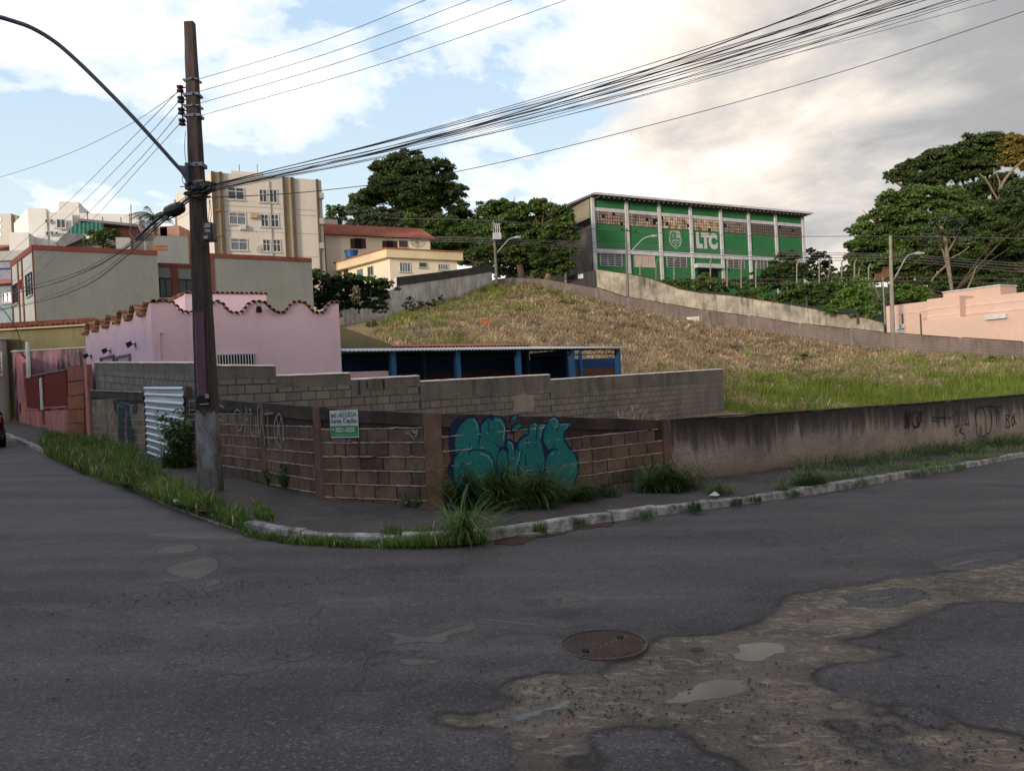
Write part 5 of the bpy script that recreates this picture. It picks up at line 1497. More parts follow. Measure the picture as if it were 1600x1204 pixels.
# olive gabled building behind the shed
a = P(520, 500, 33); b = P(640, 540, 35.2)
fO = Facade(xy(a), xy(b))
ob = thing('olive_building', 'olive rendered building with a low tiled roof behind the blue shed', 'house', fO.pt(2, 0.5, -1))
m = MB(); q = [fO.hit(505, 501), fO.hit(528, 508), fO.hit(612, 538)]
zlow = fO.hit(612, 541)[1]
m.prism([fO.pt(q[0][0] - 1.5, -.3, 0), fO.pt(q[2][0], -.3, 0), fO.pt(q[2][0], q[2][1], 0), fO.pt(q[1][0], q[1][1], 0), fO.pt(q[0][0] - 1.5, q[0][1] + .4, 0)], -fO.n * 0.2)
m.build('gable_wall', M['olive'], ob)
s2_ = fO.hit(848, 538)[0]; zr = fO.hit(700, 541)[1] 
m = MB(); fO.box(m, q[2][0] + .005, s2_, -.3, zr - .16, -1.2, -1.0); m.build('rear_wall', M['olive'], ob)
m = MB(); fO.box(m, q[2][0] + .005, s2_, zr - .15, zr - .01, -0.98, -0.86); m.build('gutter', M['lightgrey'], ob)
tl = barrel_mesh(0.10, 2.6, 'clay_tile', M['tile'], 4)
n = int((s2_ - q[2][0]) / 0.21)
for k in range(n):
    o = bpy.data.objects.new('clay_tile', tl); o.rotation_euler = (R(6), 0, math.atan2(fO.t.y, fO.t.x))
    o.location = fO.pt(q[2][0] + .1 + k * .21, zr, -0.95) - worg(ob); o.parent = ob; SC.collection.objects.link(o)

# ------------------------------------------------------------------ gates on the left street front
def sline(px): return wl_line.hit(px, 650)[0]
fT = wl_line
def gate_panel(px0, px1, yt0, yt1, yb0, yb1, o0, o1, mat, name, parent):
    s0, zt0 = fT.hit(px0, yt0); s1, zt1 = fT.hit(px1, yt1); _, zb0 = fT.hit(px0, yb0); _, zb1 = fT.hit(px1, yb1)
    m = MB(); m.prism([fT.pt(s0, zb0, o0), fT.pt(s1, zb1, o0), fT.pt(s1, zt1, o0), fT.pt(s0, zt0, o0)], fT.n * (o1 - o0))
    return m.build(name, mat, parent)
og = thing('orange_gate', 'rust-orange sheet steel gate of five horizontal panels', 'gate', fT.pt(sline(120), gz(fT.pt(sline(120), 0).x), 0))
yy = [(573, 571), (597, 594), (619, 616), (640, 638), (661, 661), (682, 688)]
for k in range(5):
    gate_panel(107, 132, yy[k][0] + .8, yy[k][1] + .8, yy[k + 1][0] - .8, yy[k + 1][1] - .8, 0.0, 0.03, M['rustgate'], 'panel', og)
gate_panel(106, 133, 572, 570, 683, 690, -0.04, -0.002, M['brownwood'], 'back_frame', og)
gate_panel(133.2, 138, 569, 569, 690, 693, -0.1, 0.05, M['salmon'], 'post', og)
rg = thing('red_gate', 'red steel gate with two leaves above a salmon footing wall', 'gate', fT.pt(sline(75), gz(fT.pt(sline(75), 0).x), 0))
gate_panel(41, 61, 591, 586, 637, 639, -0.02, 0.03, M['redgate'], 'leaf', rg)
gate_panel(71, 104, 583, 578, 636, 634, -0.02, 0.03, M['redgate'], 'leaf', rg)
for (x0, x1, ya, yb) in [(41, 61, 639, 641), (71, 105, 638, 636)]:
    gate_panel(x0, x1, ya - 2.2, yb - 2.2, ya, yb, 0.0, 0.05, M['salmon'], 'bottom_rail', rg)
gate_panel(62, 70, 587, 584, 662, 664, -0.1, -0.03, M['redgate'], 'mullion', rg)
gate_panel(63, 66, 591, 590, 640, 640, 0.0, 0.05, M['frame'], 'pull_bar', rg)
gate_panel(40, 104, 588.5, 576, 590.5, 578.5, -0.1, 0.06, M['concrete'], 'lintel', rg)
fw = thing('footing_wall', 'stained salmon footing wall below the red gate', 'wall', fT.pt(sline(70), gz(fT.pt(sline(70), 0).x), 0))
gate_panel(40, 62, 641, 643, 664, 671, -0.12, 0.02, M['salmon'], 'face', fw)
gate_panel(70, 105.5, 642, 640, 668, 684, -0.12, 0.02, M['salmon'], 'face', fw)
# salmon end pier and mouldy pink wall behind
sp2 = thing('salmon_pier', 'salmon wall pier with sloping top left of the red gate', 'wall', fT.pt(sline(30), gz(fT.pt(sline(30), 0).x), 0))
s0, zt = fT.hit(21, 546); s1, _ = fT.hit(39, 600)
m = MB(); m.prism([fT.pt(s0, .5, 0.03), fT.pt(s1, .5, 0.03), fT.pt(s1, fT.hit(39, 566)[1], 0.03), fT.pt(s0, zt, 0.03)], -fT.n * 0.2); m.build('face', M['salmon'], sp2)
m = MB(); fT.box(m, (s0 + s1) / 2 - .3, (s0 + s1) / 2 + .3, fT.hit(28, 645)[1], fT.hit(28, 630)[1], 0.033, 0.05); m.build('meter_door', M['redgate'], sp2)
a = P(19, 546, 40.0); b = P(150, 547, 39.6)
fK = Facade(xy(a), xy(b))
kw = thing('mouldy_pink_wall', 'pink wall streaked with black mould above the gates', 'wall', fK.pt(3, .5, 0))
m = MB(); fK.box(m, 0, fK.L, .3, fK.hit(70, 547)[1], -0.2, 0); m.build('face', M['pink_dirty'], kw)
m = MB(); fK.box(m, -.05, fK.L, fK.hit(70, 547)[1], fK.hit(70, 545)[1], -0.25, 0.05); m.build('coping', M['lightgrey'], kw)
m = MB(); p0 = P(43, 534, 35.5); p1 = P(45, 590, 35.5); m.tube([p0, p1], 0.09, 8)
o = m.build('white_standpipe', M['frame']); tag(o, 'white plastic standpipe rising beside the mouldy pink wall', 'pipe')

# olive house with tiled eave at the far left
a = P(-30, 530, 42.2); b = P(136, 530, 41.8)
fH = Facade(xy(a), xy(b))
oh = thing('tile_eaved_house', 'olive rendered house with a terracotta tile eave beyond the gates', 'house', fH.pt(5, 0.8, -2))
ze_ = fH.hit(60, 512)[1]; zr_ = fH.hit(60, 500)[1]
m = MB(); fH.box(m, -4, fH.L, .3, ze_ - .05, -3, 0); m.build('wall', M['olive'], oh)
m = MB(); fH.box(m, -4, fH.L + .3, ze_ - .06, ze_ + 0.03, 0.003, 0.30); m.build('fascia', M['beige_dk'], oh)
rows = 0
tl2 = barrel_mesh(0.13, 0.42, 'roof_tile', M['tile'], 4)
n = int((fH.L + 4.2) / 0.29)
for k in range(n):
    for j in range(3):
        o = bpy.data.objects.new('roof_tile', tl2); o.rotation_euler = (R(14), 0, math.atan2(fH.t.y, fH.t.x) + R(-10))
        o.location = fH.pt(-4 + k * .29 + j * .05, ze_ + .03 + j * 0.125, 0.35 - j * .36) - worg(oh); o.parent = oh; SC.collection.objects.link(o)
m = MB(); m.prism([fH.pt(-4, ze_ + .02, .3), fH.pt(-4, ze_ + .40, -1.0), fH.pt(-4, ze_ + .02, -2.5)], fH.t * (fH.L + 4.2)); m.build('roof_deck', M['tile_old'], oh)
# white column and pale wall at the picture's edge
a = P(-60, 600, 41.5); b = P(21, 600, 41.3)
fV = Facade(xy(a), xy(b))
wc = thing('pale_corner_building', 'pale grey building with a round corner column at the left edge', 'building', fV.pt(3, 1.0, 0))
m = MB(); fV.box(m, -6, fV.L - .8, .5, fV.hit(0, 531)[1], -1.0, 0); m.build('wall', M['lightgrey'], wc)
c = fV.pt(fV.L - .95, 0, 0.0); m = MB(); m.tube([(c.x, c.y, .5), (c.x, c.y, fV.hit(8, 530)[1])], 0.55, 16); m.build('column', M['lightgrey'], wc)
m = MB(); m.tube([(c.x, c.y, fV.hit(8, 530)[1]), (c.x, c.y, fV.hit(8, 530)[1] + .1)], 0.65, 16); m.build('capital', M['white'], wc)
win(fV, 9, 552, 16, 585, wc, nx=2, ny=5, fw=.04, out=.62, glass='glass_pale')

# ------------------------------------------------------------------ grey-green two-storey building
c0 = P(52, 384, 44.0); c1 = P(487, 403, 52.7); cl = P(18, 408, 48.6)
fU = Facade(xy(c0), xy(c1)); fUL = Facade(xy(cl), xy(c0))
gb = thing('grey_green_building', 'two-storey grey-green building with dark red trim behind the pink house', 'building', (c0.x, c0.y, 1.5))
zt = c0.z
zA = fU.hit(150, 391)[1]
sA_, sB_ = fU.hit(246, 400)[0], fU.hit(328, 400)[0]; sC_ = fU.hit(487, 410)[0]
Dp = 8.0
m = MB()
m.prism([fU.pt(0, .3, 0), fU.pt(sA_, .3, 0), fU.pt(sA_, .3, -Dp), Vector((cl.x, cl.y, .3))], (0, 0, zt - .3)); m.build('left_block', M['greygreen'], gb)
m = MB(); m.prism([fU.pt(sB_, .3, 0), fU.pt(sC_, .3, 0), fU.pt(sC_, .3, -Dp), fU.pt(sB_, .3, -Dp)], (0, 0, zt - .3)); m.build('right_block', M['greygreen'], gb)
m = MB(); m.prism([fU.pt(sA_ + .003, .3, -1.6), fU.pt(sB_ - .003, .3, -1.6), fU.pt(sB_ - .003, .3, -Dp + .1), fU.pt(sA_ + .003, .3, -Dp + .1)], (0, 0, zt - .75)); m.build('recessed_wall', M['greygreen'], gb)
# pale left face skin, trims
m = MB(); fUL.box(m, 0.02, fUL.L - .02, .3, zt - .02, 0.004, 0.03); m.build('side_face', M['greylight'], gb)
def trim(fc, s0, s1, z0_, z1_, o=0.05, nm='trim'):
    m = MB(); fc.box(m, s0, s1, z0_, z1_, 0.031 if fc is fUL else 0.003, o); m.build(nm, M['redtrim'], gb)
trim(fU, -.05, sA_, zt - .22, zt + .05, 0.06); trim(fU, sB_, sC_, zt - .22, zt + .05, 0.06); trim(fUL, 0, fUL.L - .01, zt - .3, zt + .05, 0.09)
trim(fU, sB_, sB_ + .16, .3, zt - .23, 0.05); trim(fUL, fUL.L - .12, fUL.L - .01, .3, zt - .31, .08); trim(fUL, 0, .15, .3, zt - .31, .08)
for x in (31, 37.5):
    s = fUL.hit(x, 450)[0]; trim(fUL, s - .12, s + .12, .3, zt - .31, 0.09)
fUr = Facade(xy(fU.pt(sA_, 0, -1.6)), xy(fU.pt(sB_, 0, -1.6)))
s0 = fUr.hit(266.5, 420)[0]; s1 = fUr.hit(277, 420)[0]
zrt = zt - .46
m = MB(); fUr.box(m, s0, s1, .3, zrt - .22, 0.003, 0.12); m.build('trim', M['redtrim'], gb)
m = MB(); fUr.box(m, 0.005, fUr.L - .005, zrt - .2, zrt + .03, 0.003, 0.10); m.build('trim', M['redtrim'], gb)
win(fUr, 250, 436, 267, 463, gb, frame='blackbox', nx=2, ny=1, fw=.07); win(fUr, 279, 438, 303, 466, gb, frame='blackbox', nx=2, ny=1, fw=.07)
win(fUL, 42, 429, 51, 462, gb, frame='blackbox', nx=2, ny=4, fw=.05, out=.03); win(fUL, 22.5, 445, 29, 474, gb, frame='blackbox', nx=2, ny=4, fw=.05, out=.03); win(fUL, 33.6, 438, 35.6, 451, gb, frame='redtrim', nx=1, fw=.04, out=.03, sill=False)
# service block with brick vents on the roof
a = P(181, 370, 56); b = P(294, 372, 58)
fR_ = Facade(xy(a), xy(b)); rb = thing('roof_service_block', 'grey rendered roof block with an orange brick vent beside the big pole', 'building', fR_.pt(3, 6, -1))
s0 = fR_.hit(240, 380)[0]; s1 = fR_.hit(294, 380)[0]
m = MB(); fR_.box(m, s0, s1, 4, fR_.hit(270, 369)[1], -4, 0); m.build('wall', M['greygreen'], rb)
m = MB(); s2_, s3_ = fR_.hit(181, 380)[0], fR_.hit(204, 380)[0]; fR_.box(m, s2_, s3_, 4, fR_.hit(190, 371)[1], -4, 0.0); m.build('white_wing', M['lightgrey'], rb)
m = MB(); fR_.box(m, s3_ + .005, s0 - .005, 4, fR_.hit(220, 375)[1], -4, -.1); m.build('wall', M['concrete'], rb)
for k in range(4):
    for j in range(2):
        s, z = fR_.hit(241.5 + k * 5, 391.5 - j * 5); m = MB(); fR_.box(m, s, s + .17, z, z + .16, 0.003, 0.03); m.build('vent_brick', M['terracotta'], rb)

# small blue-grey house and red roof at the far left edge
a = P(-60, 450, 50); b = P(17, 450, 50); fZ = Facade(xy(a), xy(b))
bh = thing('pale_blue_house', 'pale blue house with a clay tile roof at the left edge', 'house', fZ.pt(2, 2, -1))
m = MB(); fZ.box(m, 0, fZ.L, .5, fZ.hit(5, 445)[1], -5, 0); m.build('wall', surf('pale_blue_render', (0.30, 0.38, 0.40), None, 1, .9, .1), bh)
m = MB(); m.prism([fZ.pt(0, fZ.hit(5, 445)[1], 0.5), fZ.pt(0, fZ.hit(5, 428)[1], -2.0), fZ.pt(0, fZ.hit(5, 445)[1], -5)], fZ.t * (fZ.L + .2)); m.build('roof', M['roofred'], bh)
win(fZ, 6, 458, 17, 471, bh, nx=2, fw=.08)
a = P(-60, 400, 62); b = P(20, 400, 62); fZ = Facade(xy(a), xy(b))
bh = thing('lilac_house', 'lilac-grey upper storey with a white parapet behind the pale blue house', 'house', fZ.pt(2, 3, -1))
m = MB(); fZ.box(m, 0, fZ.L + .6, 2, fZ.hit(5, 409)[1], -5, 0); m.build('wall', surf('lilac_render', (0.30, 0.30, 0.38), None, 1, .9, .1), bh)
m = MB(); fZ.box(m, 0, fZ.L + 1.0, fZ.hit(5, 408)[1], fZ.hit(5, 393)[1], -4, .2); m.build('parapet', M['lightgrey'], bh)
m = MB(); fZ.box(m, 0, fZ.L + .7, fZ.hit(5, 421)[1], fZ.hit(5, 419)[1], 0.003, .1); m.build('band', M['bluedark'], bh)

# ------------------------------------------------------------------ far white building, tan tower, netted roof
a = P(43, 330, 105); b = P(73, 330, 105); c = P(215, 350, 112)
fW = Facade(xy(a), xy(P(215, 330, 109)))
wb = thing('white_apartment_building', 'stepped white apartment building catching warm sun on the hill at left', 'building', fW.pt(8, 8, -3))
def blk(fc, x0, x1, yt, o0, o1, mat='white', nm='volume', zb=3):
    s0, z_ = fc.hit(x0, yt); s1, _ = fc.hit(x1, yt)
    m = MB(); fc.box(m, s0, s1, zb, z_, o1, o0); return m.build(nm, M[mat], wb)
blk(fW, 43, 72, 325, 0, -8); blk(fW, 72.2, 88, 331, -.4, -8); blk(fW, 88, 120, 312, -1.0, -8); blk(fW, 120.2, 215, 331, -.8, -6); blk(fW, 25, 55, 370, 3.0, .003); blk(fW, 72.3, 112, 331, -.39, -.2, 'white')
fW1 = Facade(xy(fW.pt(0, 0, -.4)), xy(fW.pt(10, 0, -.4)))
for (x, y) in [(73.5, 345), (81, 345), (74.5, 364), (82, 364), (89, 364)]:
    win(fW1, x, y, x + 3.2, y + 4, wb, glass='glass', frame='lightgrey', nx=1, fw=.08, sill=False, out=.6)
win(fW1, 91, 345, 103, 357, wb, nx=2, fw=.12, out=.6)
fWL = Facade(xy(fW.pt(0, 0, -12) + Vector((-6, 0, 0))), xy(fW.pt(-.01, 0, 0)))
m = MB(); s1, z_ = fW.hit(43, 325)
m.prism([fW.pt(s1, 3, -.01), fW.pt(s1, 3, -8), fW.pt(s1 - 4.5, 3, -10), ], (0, 0, z_ - 3)); m.build('side_volume', M['white'], wb)
a = P(-60, 335, 150); b = P(24, 340, 150); fX = Facade(xy(a), xy(b))
tt = thing('tan_tower', 'tan apartment tower at the far left edge', 'building', fX.pt(4, 10, -3))
m = MB(); fX.box(m, -5, fX.hit(17, 340)[0], 3, fX.hit(5, 334)[1], -10, 0); m.build('wall', M['beige'], tt)
m = MB(); fX.box(m, fX.hit(17.1, 340)[0], fX.hit(24, 340)[0], 3, fX.hit(20, 336)[1], -10, -.6); m.build('stair_shaft', M['beige_dk'], tt)
for y in (341, 352, 364):
    win(fX, -1.5, y, 1.8, y + 4, tt, nx=1, fw=.1, sill=False); 
a = P(-60, 385, 118); b = P(24, 385, 118); fX = Facade(xy(a), xy(b))
rr_ = thing('red_roofed_house', 'steep red tile roof below the tan tower', 'house', fX.pt(3, 6, -3))
m = MB(); m.prism([fX.pt(-6, fX.hit(0, 392)[1], 2), fX.pt(-6, fX.hit(0, 372)[1], -5), fX.pt(-6, fX.hit(0, 392)[1] - 3, -9)], fX.t * (fX.L + 4.5)); m.build('roof', M['roofred'], rr_)
m = MB(); fX.box(m, -6, fX.L - 2, 3, fX.hit(0, 392)[1] - .02, -7, 0); m.build('wall', M['white'], rr_)

a = P(92, 370, 72); b = P(192, 375, 74); fN = Facade(xy(a), xy(b))
ns = thing('netted_roof_terrace', 'ramshackle roof terrace hung with green shade net', 'building', fN.pt(3, 7, -2))
s0, s1 = fN.hit(92, 380)[0], fN.hit(200, 380)[0]
m = MB()
P_ = lambda x, y, o_=0.0: fN.W(x, y, o_)
m.prism([P_(90, 380), P_(122, 343), P_(127, 345), P_(96, 384)], -fN.n * 3); m.prism([P_(122, 341), P_(215, 350), P_(215, 354), P_(124, 345)], -fN.n * 4)
m.build('tin_roof', M['roofmetal'], ns)
m = MB(); x = 103.0; k = 0
while x < 160:
    yt = max(346.0, 366 - (x - 100) * 1.0) + 2
    m.prism([P_(x, yt, .05 * (k % 2)), P_(x + 3.2, max(346.0, 366 - (x + 3 - 100) * 1.0) + 2, .05 * ((k + 1) % 2)), P_(x + 3.2, 366.5 + (x > 125) * -1, .05 * ((k + 1) % 2)), P_(x, 366.5, .05 * (k % 2))], -fN.n * .03); x += 3.25; k += 1
m.build('shade_net', M['greenglass'], ns)
m = MB(); fN.box(m, fN.hit(93, 385)[0], fN.hit(215, 385)[0], 4, fN.hit(130, 372)[1], -5, -.2); m.build('lower_wall', M['concrete'], ns)
m = MB(); m.prism([P_(88, 383, .6), P_(104, 366, .6), P_(133, 368, .6), P_(133, 373, .6), P_(100, 388, .6)], -fN.n * 1.2); m.build('lean_to', M['roofmetal'], ns)
m = MB(); fN.box(m, fN.hit(145, 380)[0], fN.hit(215, 380)[0], 4, fN.hit(180, 352)[1], -4, -.8); m.build('dark_upper_wall', M['brownwood'], ns)
for (x, y0, y1) in [(134, 326, 343), (158, 335, 345), (187, 336, 346), (203, 316, 350), (201, 330, 350)]:
    m = MB(); m.tube([P_(x, y0, -1), P_(x + 1, y1, -1)], 0.05, 4); m.build('mast', M['roofmetal'], ns)
m = MB(); a = P(190, 360, 78); m.abox(a.x, a.x + 4.6, a.y, a.y + 4, 6, P(210, 357, 78).z); m.abox(P(250, 360, 78).x, P(280, 360, 78).x, a.y, a.y + 4, 6, P(262, 353, 78).z)
o = m.build('salmon_outbuilding', surf('salmon_outbuilding_render', (0.42, 0.24, 0.17), None, 1, .9, .1)); tag(o, 'salmon outbuilding glimpsed behind the cables and the palm', 'building')

def mesh_dish(px, py, d, rad_px, label, tilt=(0.3, -0.9, 0.5), feed=True):
    c = P(px, py, d); r = rad_px * d / F
    t_ = thing('satellite_dish', label, 'satellite dish', (c.x, c.y, c.z - r * 1.2))
    ax = Vector(tilt).normalized(); u_ = ax.orthogonal().normalized(); v_ = ax.cross(u_)
    m = MB()
    pt_ = lambda rr, a: c + (u_ * math.cos(a) + v_ * math.sin(a)) * rr + ax * (rr * rr / (r * 2.6))
    for k in range(24):
        a = 2 * math.pi * k / 24; m.tube([pt_(r * f, a) for f in (.05, .35, .7, 1.0)], r * 0.014, 3, cap=False)
    for f in (.2, .35, .5, .65, .8, .9, 1.0):
        m.tube([pt_(r * f, 2 * math.pi * k / 24) for k in range(25)], r * (0.03 if f == 1 else 0.012), 3, cap=False)
    m.build('reflector', M['wire'], t_)
    m = MB(); m.tube([c, c - Vector((0, 0, r * 1.25))], r * .035, 6); m.build('mast', M['galv_pale'], t_)
    m = MB(); fp = c + ax * r * .95
    for k in range(3): m.tube([pt_(r * .95, 2.1 * k), fp], r * .012, 3)
    m.tube([fp, fp - ax * r * .12], r * .06, 8); m.build('feed_horn', M['blackbox'], t_)
mesh_dish(226, 366, 50, 20, 'large mesh satellite dish on the roof left of the big pole')
mesh_dish(658, 520, 38, 14, 'mesh satellite dish above the blue shed roof', (0.25, -0.8, 0.6))
mesh_dish(409, 390, 50, 7, 'small dish on top of the grey-green building', (-0.3, -0.9, 0.3))
mesh_dish(652, 379, 82, 12, 'mesh dish on the cream house upper storey', (0.3, -0.9, 0.4))

# ------------------------------------------------------------------ beige apartment block
q0 = P(330, 268, 78); q1 = P(497, 281, 82.8); ql = P(273, 305, 86)
fQ = Facade(xy(q0), xy(q1)); fQL = Facade(xy(ql), xy(q0))
ab = thing('apartment_block', 'beige four-storey apartment block with dark vertical pilasters', 'building', (q0.x, q0.y, 8))
zt = 24.85; zg = 5
m = MB(); m.prism([fQ.pt(0, zg, 0), fQ.pt(fQ.L, zg, 0), fQ.pt(fQ.L, zg, -10), Vector((ql.x, ql.y, zg))], (0, 0, zt - zg)); m.build('wall', M['beige'], ab)
def strip(fc, x0, x1, y, o, mat, nm='pilaster', z1_=None, z0_=None):
    s0 = fc.hit(x0, y)[0]; s1 = fc.hit(x1, y)[0]
    m = MB(); fc.box(m, s0, s1, zg if z0_ is None else z0_, zt + .02 if z1_ is None else z1_, 0.003, o); m.build(nm, M[mat], ab)
strip(fQ, 329.5, 334, 275, .30, 'brownstripe'); strip(fQ, 334.2, 341.5, 275, .12, 'beige_dk', 'recess_panel'); strip(fQ, 341.7, 347, 275, .30, 'brownstripe')
strip(fQ, 441, 444.5, 285, .30, 'brownstripe'); strip(fQ, 444.7, 453.5, 285, .12, 'beige_dk', 'recess_panel'); strip(fQ, 453.7, 458.5, 285, .30, 'brownstripe')
strip(fQ, 494, 497.5, 300, .25, 'brownstripe')
m = MB(); c = fQ.pt(fQ.L, 0, -.4)
m.tube([(c.x, c.y, zg), (c.x, c.y, zt)], 0.42, 14); m.build('round_corner', M['beige'], ab)
m = MB(); m.tube([(c.x + .05, c.y - .5, zg), (c.x + .05, c.y - .5, zt)], 0.10, 8); m.build('downpipe', M['brownstripe'], ab)
for y in (307, 347, 385):
    s, z = fQ.hit(500, y); m = MB(); fQ.box(m, s - .1, s + .35, z - .25, z + .35, -.3, .35); m.build('gas_meter_hood', M['lightgrey'], ab)
for (y0, y1, x0) in [(294, 311, 356), (333, 350, 358.5), (373.5, 390, 361)]:
    win(fQ, x0, y0, x0 + 24, y1, ab, glass='glass' if y0 < 300 else 'glass_pale', nx=2, fw=.09, transom=.70)
for (y0, y1, x0) in [(297, 315, 405.5), (336, 353.5, 408), (375, 392, 411)]:
    for dx in (0, 16):
        win(fQ, x0 + dx, y0, x0 + dx + 10, y1 + dx * .05, ab, nx=2, fw=.09, transom=.62)
m = MB()
for z_ in (fQ.hit(400, 324)[1], fQ.hit(400, 362)[1], fQ.hit(400, 399)[1], fQ.hit(480, 337)[1]):
    fQ.box(m, fQ.hit(347.5, 330)[0], fQ.hit(440.5, 330)[0], z_, z_ + .06, 0.003, .03); fQ.box(m, fQ.hit(459, 330)[0], fQ.hit(493.5, 330)[0], z_, z_ + .06, 0.003, .03)
m.build('string_course', M['lightgrey'], ab)
m = MB(); fQ.box(m, fQ.hit(420, 300)[0] , fQ.hit(421.5, 300)[0], zg, zt - .5, 0.003, .12); m.build('downpipe', M['lightgrey'], ab)
for (x, y) in ((396, 338),):
    s, z = fQ.hit(x, y); m = MB(); fQ.box(m, s - .35, s + .35, z - .25, z + .3, .003, .45); m.build('window_air_conditioner', M['beige_dk'], ab)
s, z = fQ.hit(379, 355); m = MB(); fQ.box(m, s - .28, s + .28, z - .3, z + .2, .003, .4); m.build('air_conditioner', M['frame'], ab)
for (y) in (331, 370):
    s, z = fQ.hit(338, y); m = MB(); fQ.box(m, s - .25, s + .25, z, z + .18, .123, .30); m.build('planter_ledge', M['terracotta'], ab)
# corner sunlit face detail and roof tank room
m = MB(); a = fQ.hit(362, 262)[0]; b = fQ.hit(413, 262)[0]
fQb = Facade(xy(fQ.pt(0, 0, -5)), xy(fQ.pt(10, 0, -5)))
s0, z0_ = fQb.hit(361, 268); s1, z1_ = fQb.hit(412, 271)
fQb.box(m, s0, s1, zt - .1, z0_ + .1, -4, 0); m.build('tank_room', M['beige'], ab)
m = MB(); m.tube([fQb.pt(s0 + 1, z0_, -1), fQb.pt(s0 + 1, z0_ + 1.1, -1)], .05, 5); m.tube([fQb.pt(s1 - .5, z0_, -1), fQb.pt(s1 - .5, z0_ + 1.3, -1)], .04, 5); m.build('aerial', M['roofmetal'], ab)
m = MB(); fQL.box(m, -.0, fQL.L * .0 + .35, zg, zt - .6, .003, .15); m.build('pilaster', M['beige_dk'], ab)
m = MB()
for z_ in (13, 16, 19, 22): fQL.box(m, .4, fQL.L - .1, z_, z_ + .06, .003, .03)
m.build('string_course', M['lightgrey'], ab)

# ------------------------------------------------------------------ cream houses
a = P(533, 400, 88); b = P(673, 400, 93)
fY = Facade(xy(a), xy(b))
y1 = thing('cream_house_upper', 'cream two-storey house with a red tile roof and dark shutters', 'house', fY.pt(3, 8, -2))
zE0 = fY.hit(600, 371)[1]
m = MB(); fY.box(m, 0, fY.L, 5, zE0, -7, 0); m.build('wall', M['cream'], y1)
m = MB()
zrid = P(600, 356, 94).z
m.prism([fY.pt(-2.4, zE0 - .02, .6), fY.pt(-2.4, zE0 + .12, .6), fY.pt(-2.4, zrid + .12, -3.5), fY.pt(-2.4, zE0 + .12, -7.6), fY.pt(-2.4, zE0 - .02, -7.6), fY.pt(-2.4, zrid - .02, -3.5)], fY.t * (fY.L + 2.8))
m.build('roof', M['roofred'], y1)
m = MB()
for k in range(58):
    s = -2.3 + k * .21 * (fY.L + 2.6) / 12.2
    m.tube([fY.pt(s, zE0 + .16, .62), fY.pt(s, zrid + .16, -3.5)], .05, 4)
m.build('tile_course', M['roofred'], y1)['kind'] = 'stuff'
fYg = Facade(xy(fY.pt(-1.6, 0, -4.5)), xy(fY.pt(-.003, 0, 0)))
m = MB(); m.prism([fY.pt(-.003, 5, 0), fY.pt(-.003, zE0, 0), fY.pt(-.003, zrid - .1, -3.4), fY.pt(-.003, zE0, -7), fY.pt(-.003, 5, -7)], -fY.t * 1.7); m.build('gable_wall', M['beige'], y1)
m = MB(); fY.box(m, fY.hit(508, 340)[0], fY.hit(547, 340)[0], zE0, fY.hit(520, 334)[1] + .6, -9, -5.5); m.build('water_tank_block', M['beige'], y1)
def shut(x0, y0, x1, y1_, par):
    wd = win(fY, x0 + (x1 - x0) * .28, y0, x1 - (x1 - x0) * .28, y1_, par, glass='dark', frame='brownwood', nx=1, fw=.05, sill=False)
    for (p, q_) in ((x0, x0 + (x1 - x0) * .25), (x1 - (x1 - x0) * .25, x1)):
        s0, z0_ = fY.hit(p, y0); s1, _ = fY.hit(q_, y0); _, zb_ = fY.hit(p, y1_)
        m = MB(); fY.box(m, s0, s1, zb_, z0_, .004, .07)
        for k in range(7):
            z_ = zb_ + (z0_ - zb_) * (k + .5) / 7; fY.box(m, s0 + .05, s1 - .05, z_ - .03, z_ + .03, .07, .09)
        m.build('shutter', M['brownwood'], wd)
shut(547, 373, 571, 388, y1); shut(597, 376, 620, 388, y1)
win(fY, 624.5, 377, 635, 385, y1, glass='glass', frame='brownwood', nx=2, fw=.1)
a = P(610, 430, 78); b = P(718, 430, 82); c = P(532, 430, 85)
fY2 = Facade(xy(a), xy(b)); fY3 = Facade(xy(c), xy(a))
y2 = thing('cream_house_lower', 'flat-roofed cream house with a yellow fascia below the red-roofed house', 'house', fY2.pt(2, 7, -2))
zt2 = fY2.hit(650, 405)[1]
ww0 = fY2.hit(715, 430)[0]
m = MB(); m.prism([fY2.pt(0, 5, 0), fY2.pt(ww0, 5, 0), fY2.pt(ww0, 5, -6), Vector((c.x + 1, c.y + 3, 5)), Vector((c.x, c.y, 5))], (0, 0, zt2 - 5)); m.build('wall', M['cream'], y2)
m = MB(); zt3 = fY2.hit(650, 392.5)[1]
m.prism([fY2.pt(-.5, zt2 + .003, .5), fY2.pt(ww0 + .5, zt2 + .003, .5), fY2.pt(ww0 + .5, zt2 + .003, -6.5), Vector((c.x - .5, c.y + 3, zt2 + .003)), Vector((c.x - .5, c.y - .6, zt2 + .003))], (0, 0, zt3 - zt2)); m.build('fascia', M['yellow'], y2)
m = MB(); m.prism([fY2.pt(-.6, zt3 + .003, .6), fY2.pt(ww0 + .6, zt3 + .003, .6), fY2.pt(ww0 + .6, zt3 + .003, -6.6), Vector((c.x - .6, c.y + 3, zt3 + .003)), Vector((c.x - .6, c.y - .7, zt3 + .003))], (0, 0, .12)); m.build('roof_edge', M['roofred'], y2)
win(fY2, 624.5, 411, 640, 424, y2, glass='glass_pale', nx=4, fw=.07); win(fY2, 655, 411, 666, 417, y2, nx=1, fw=.08, frame='lightgrey'); win(fY2, 684.5, 413.5, 699, 421, y2, glass='glass_pale', nx=4, fw=.07)
win(fY3, 575, 417, 583, 430, y2, glass='glass', frame='lightgrey', nx=2, fw=.07); 
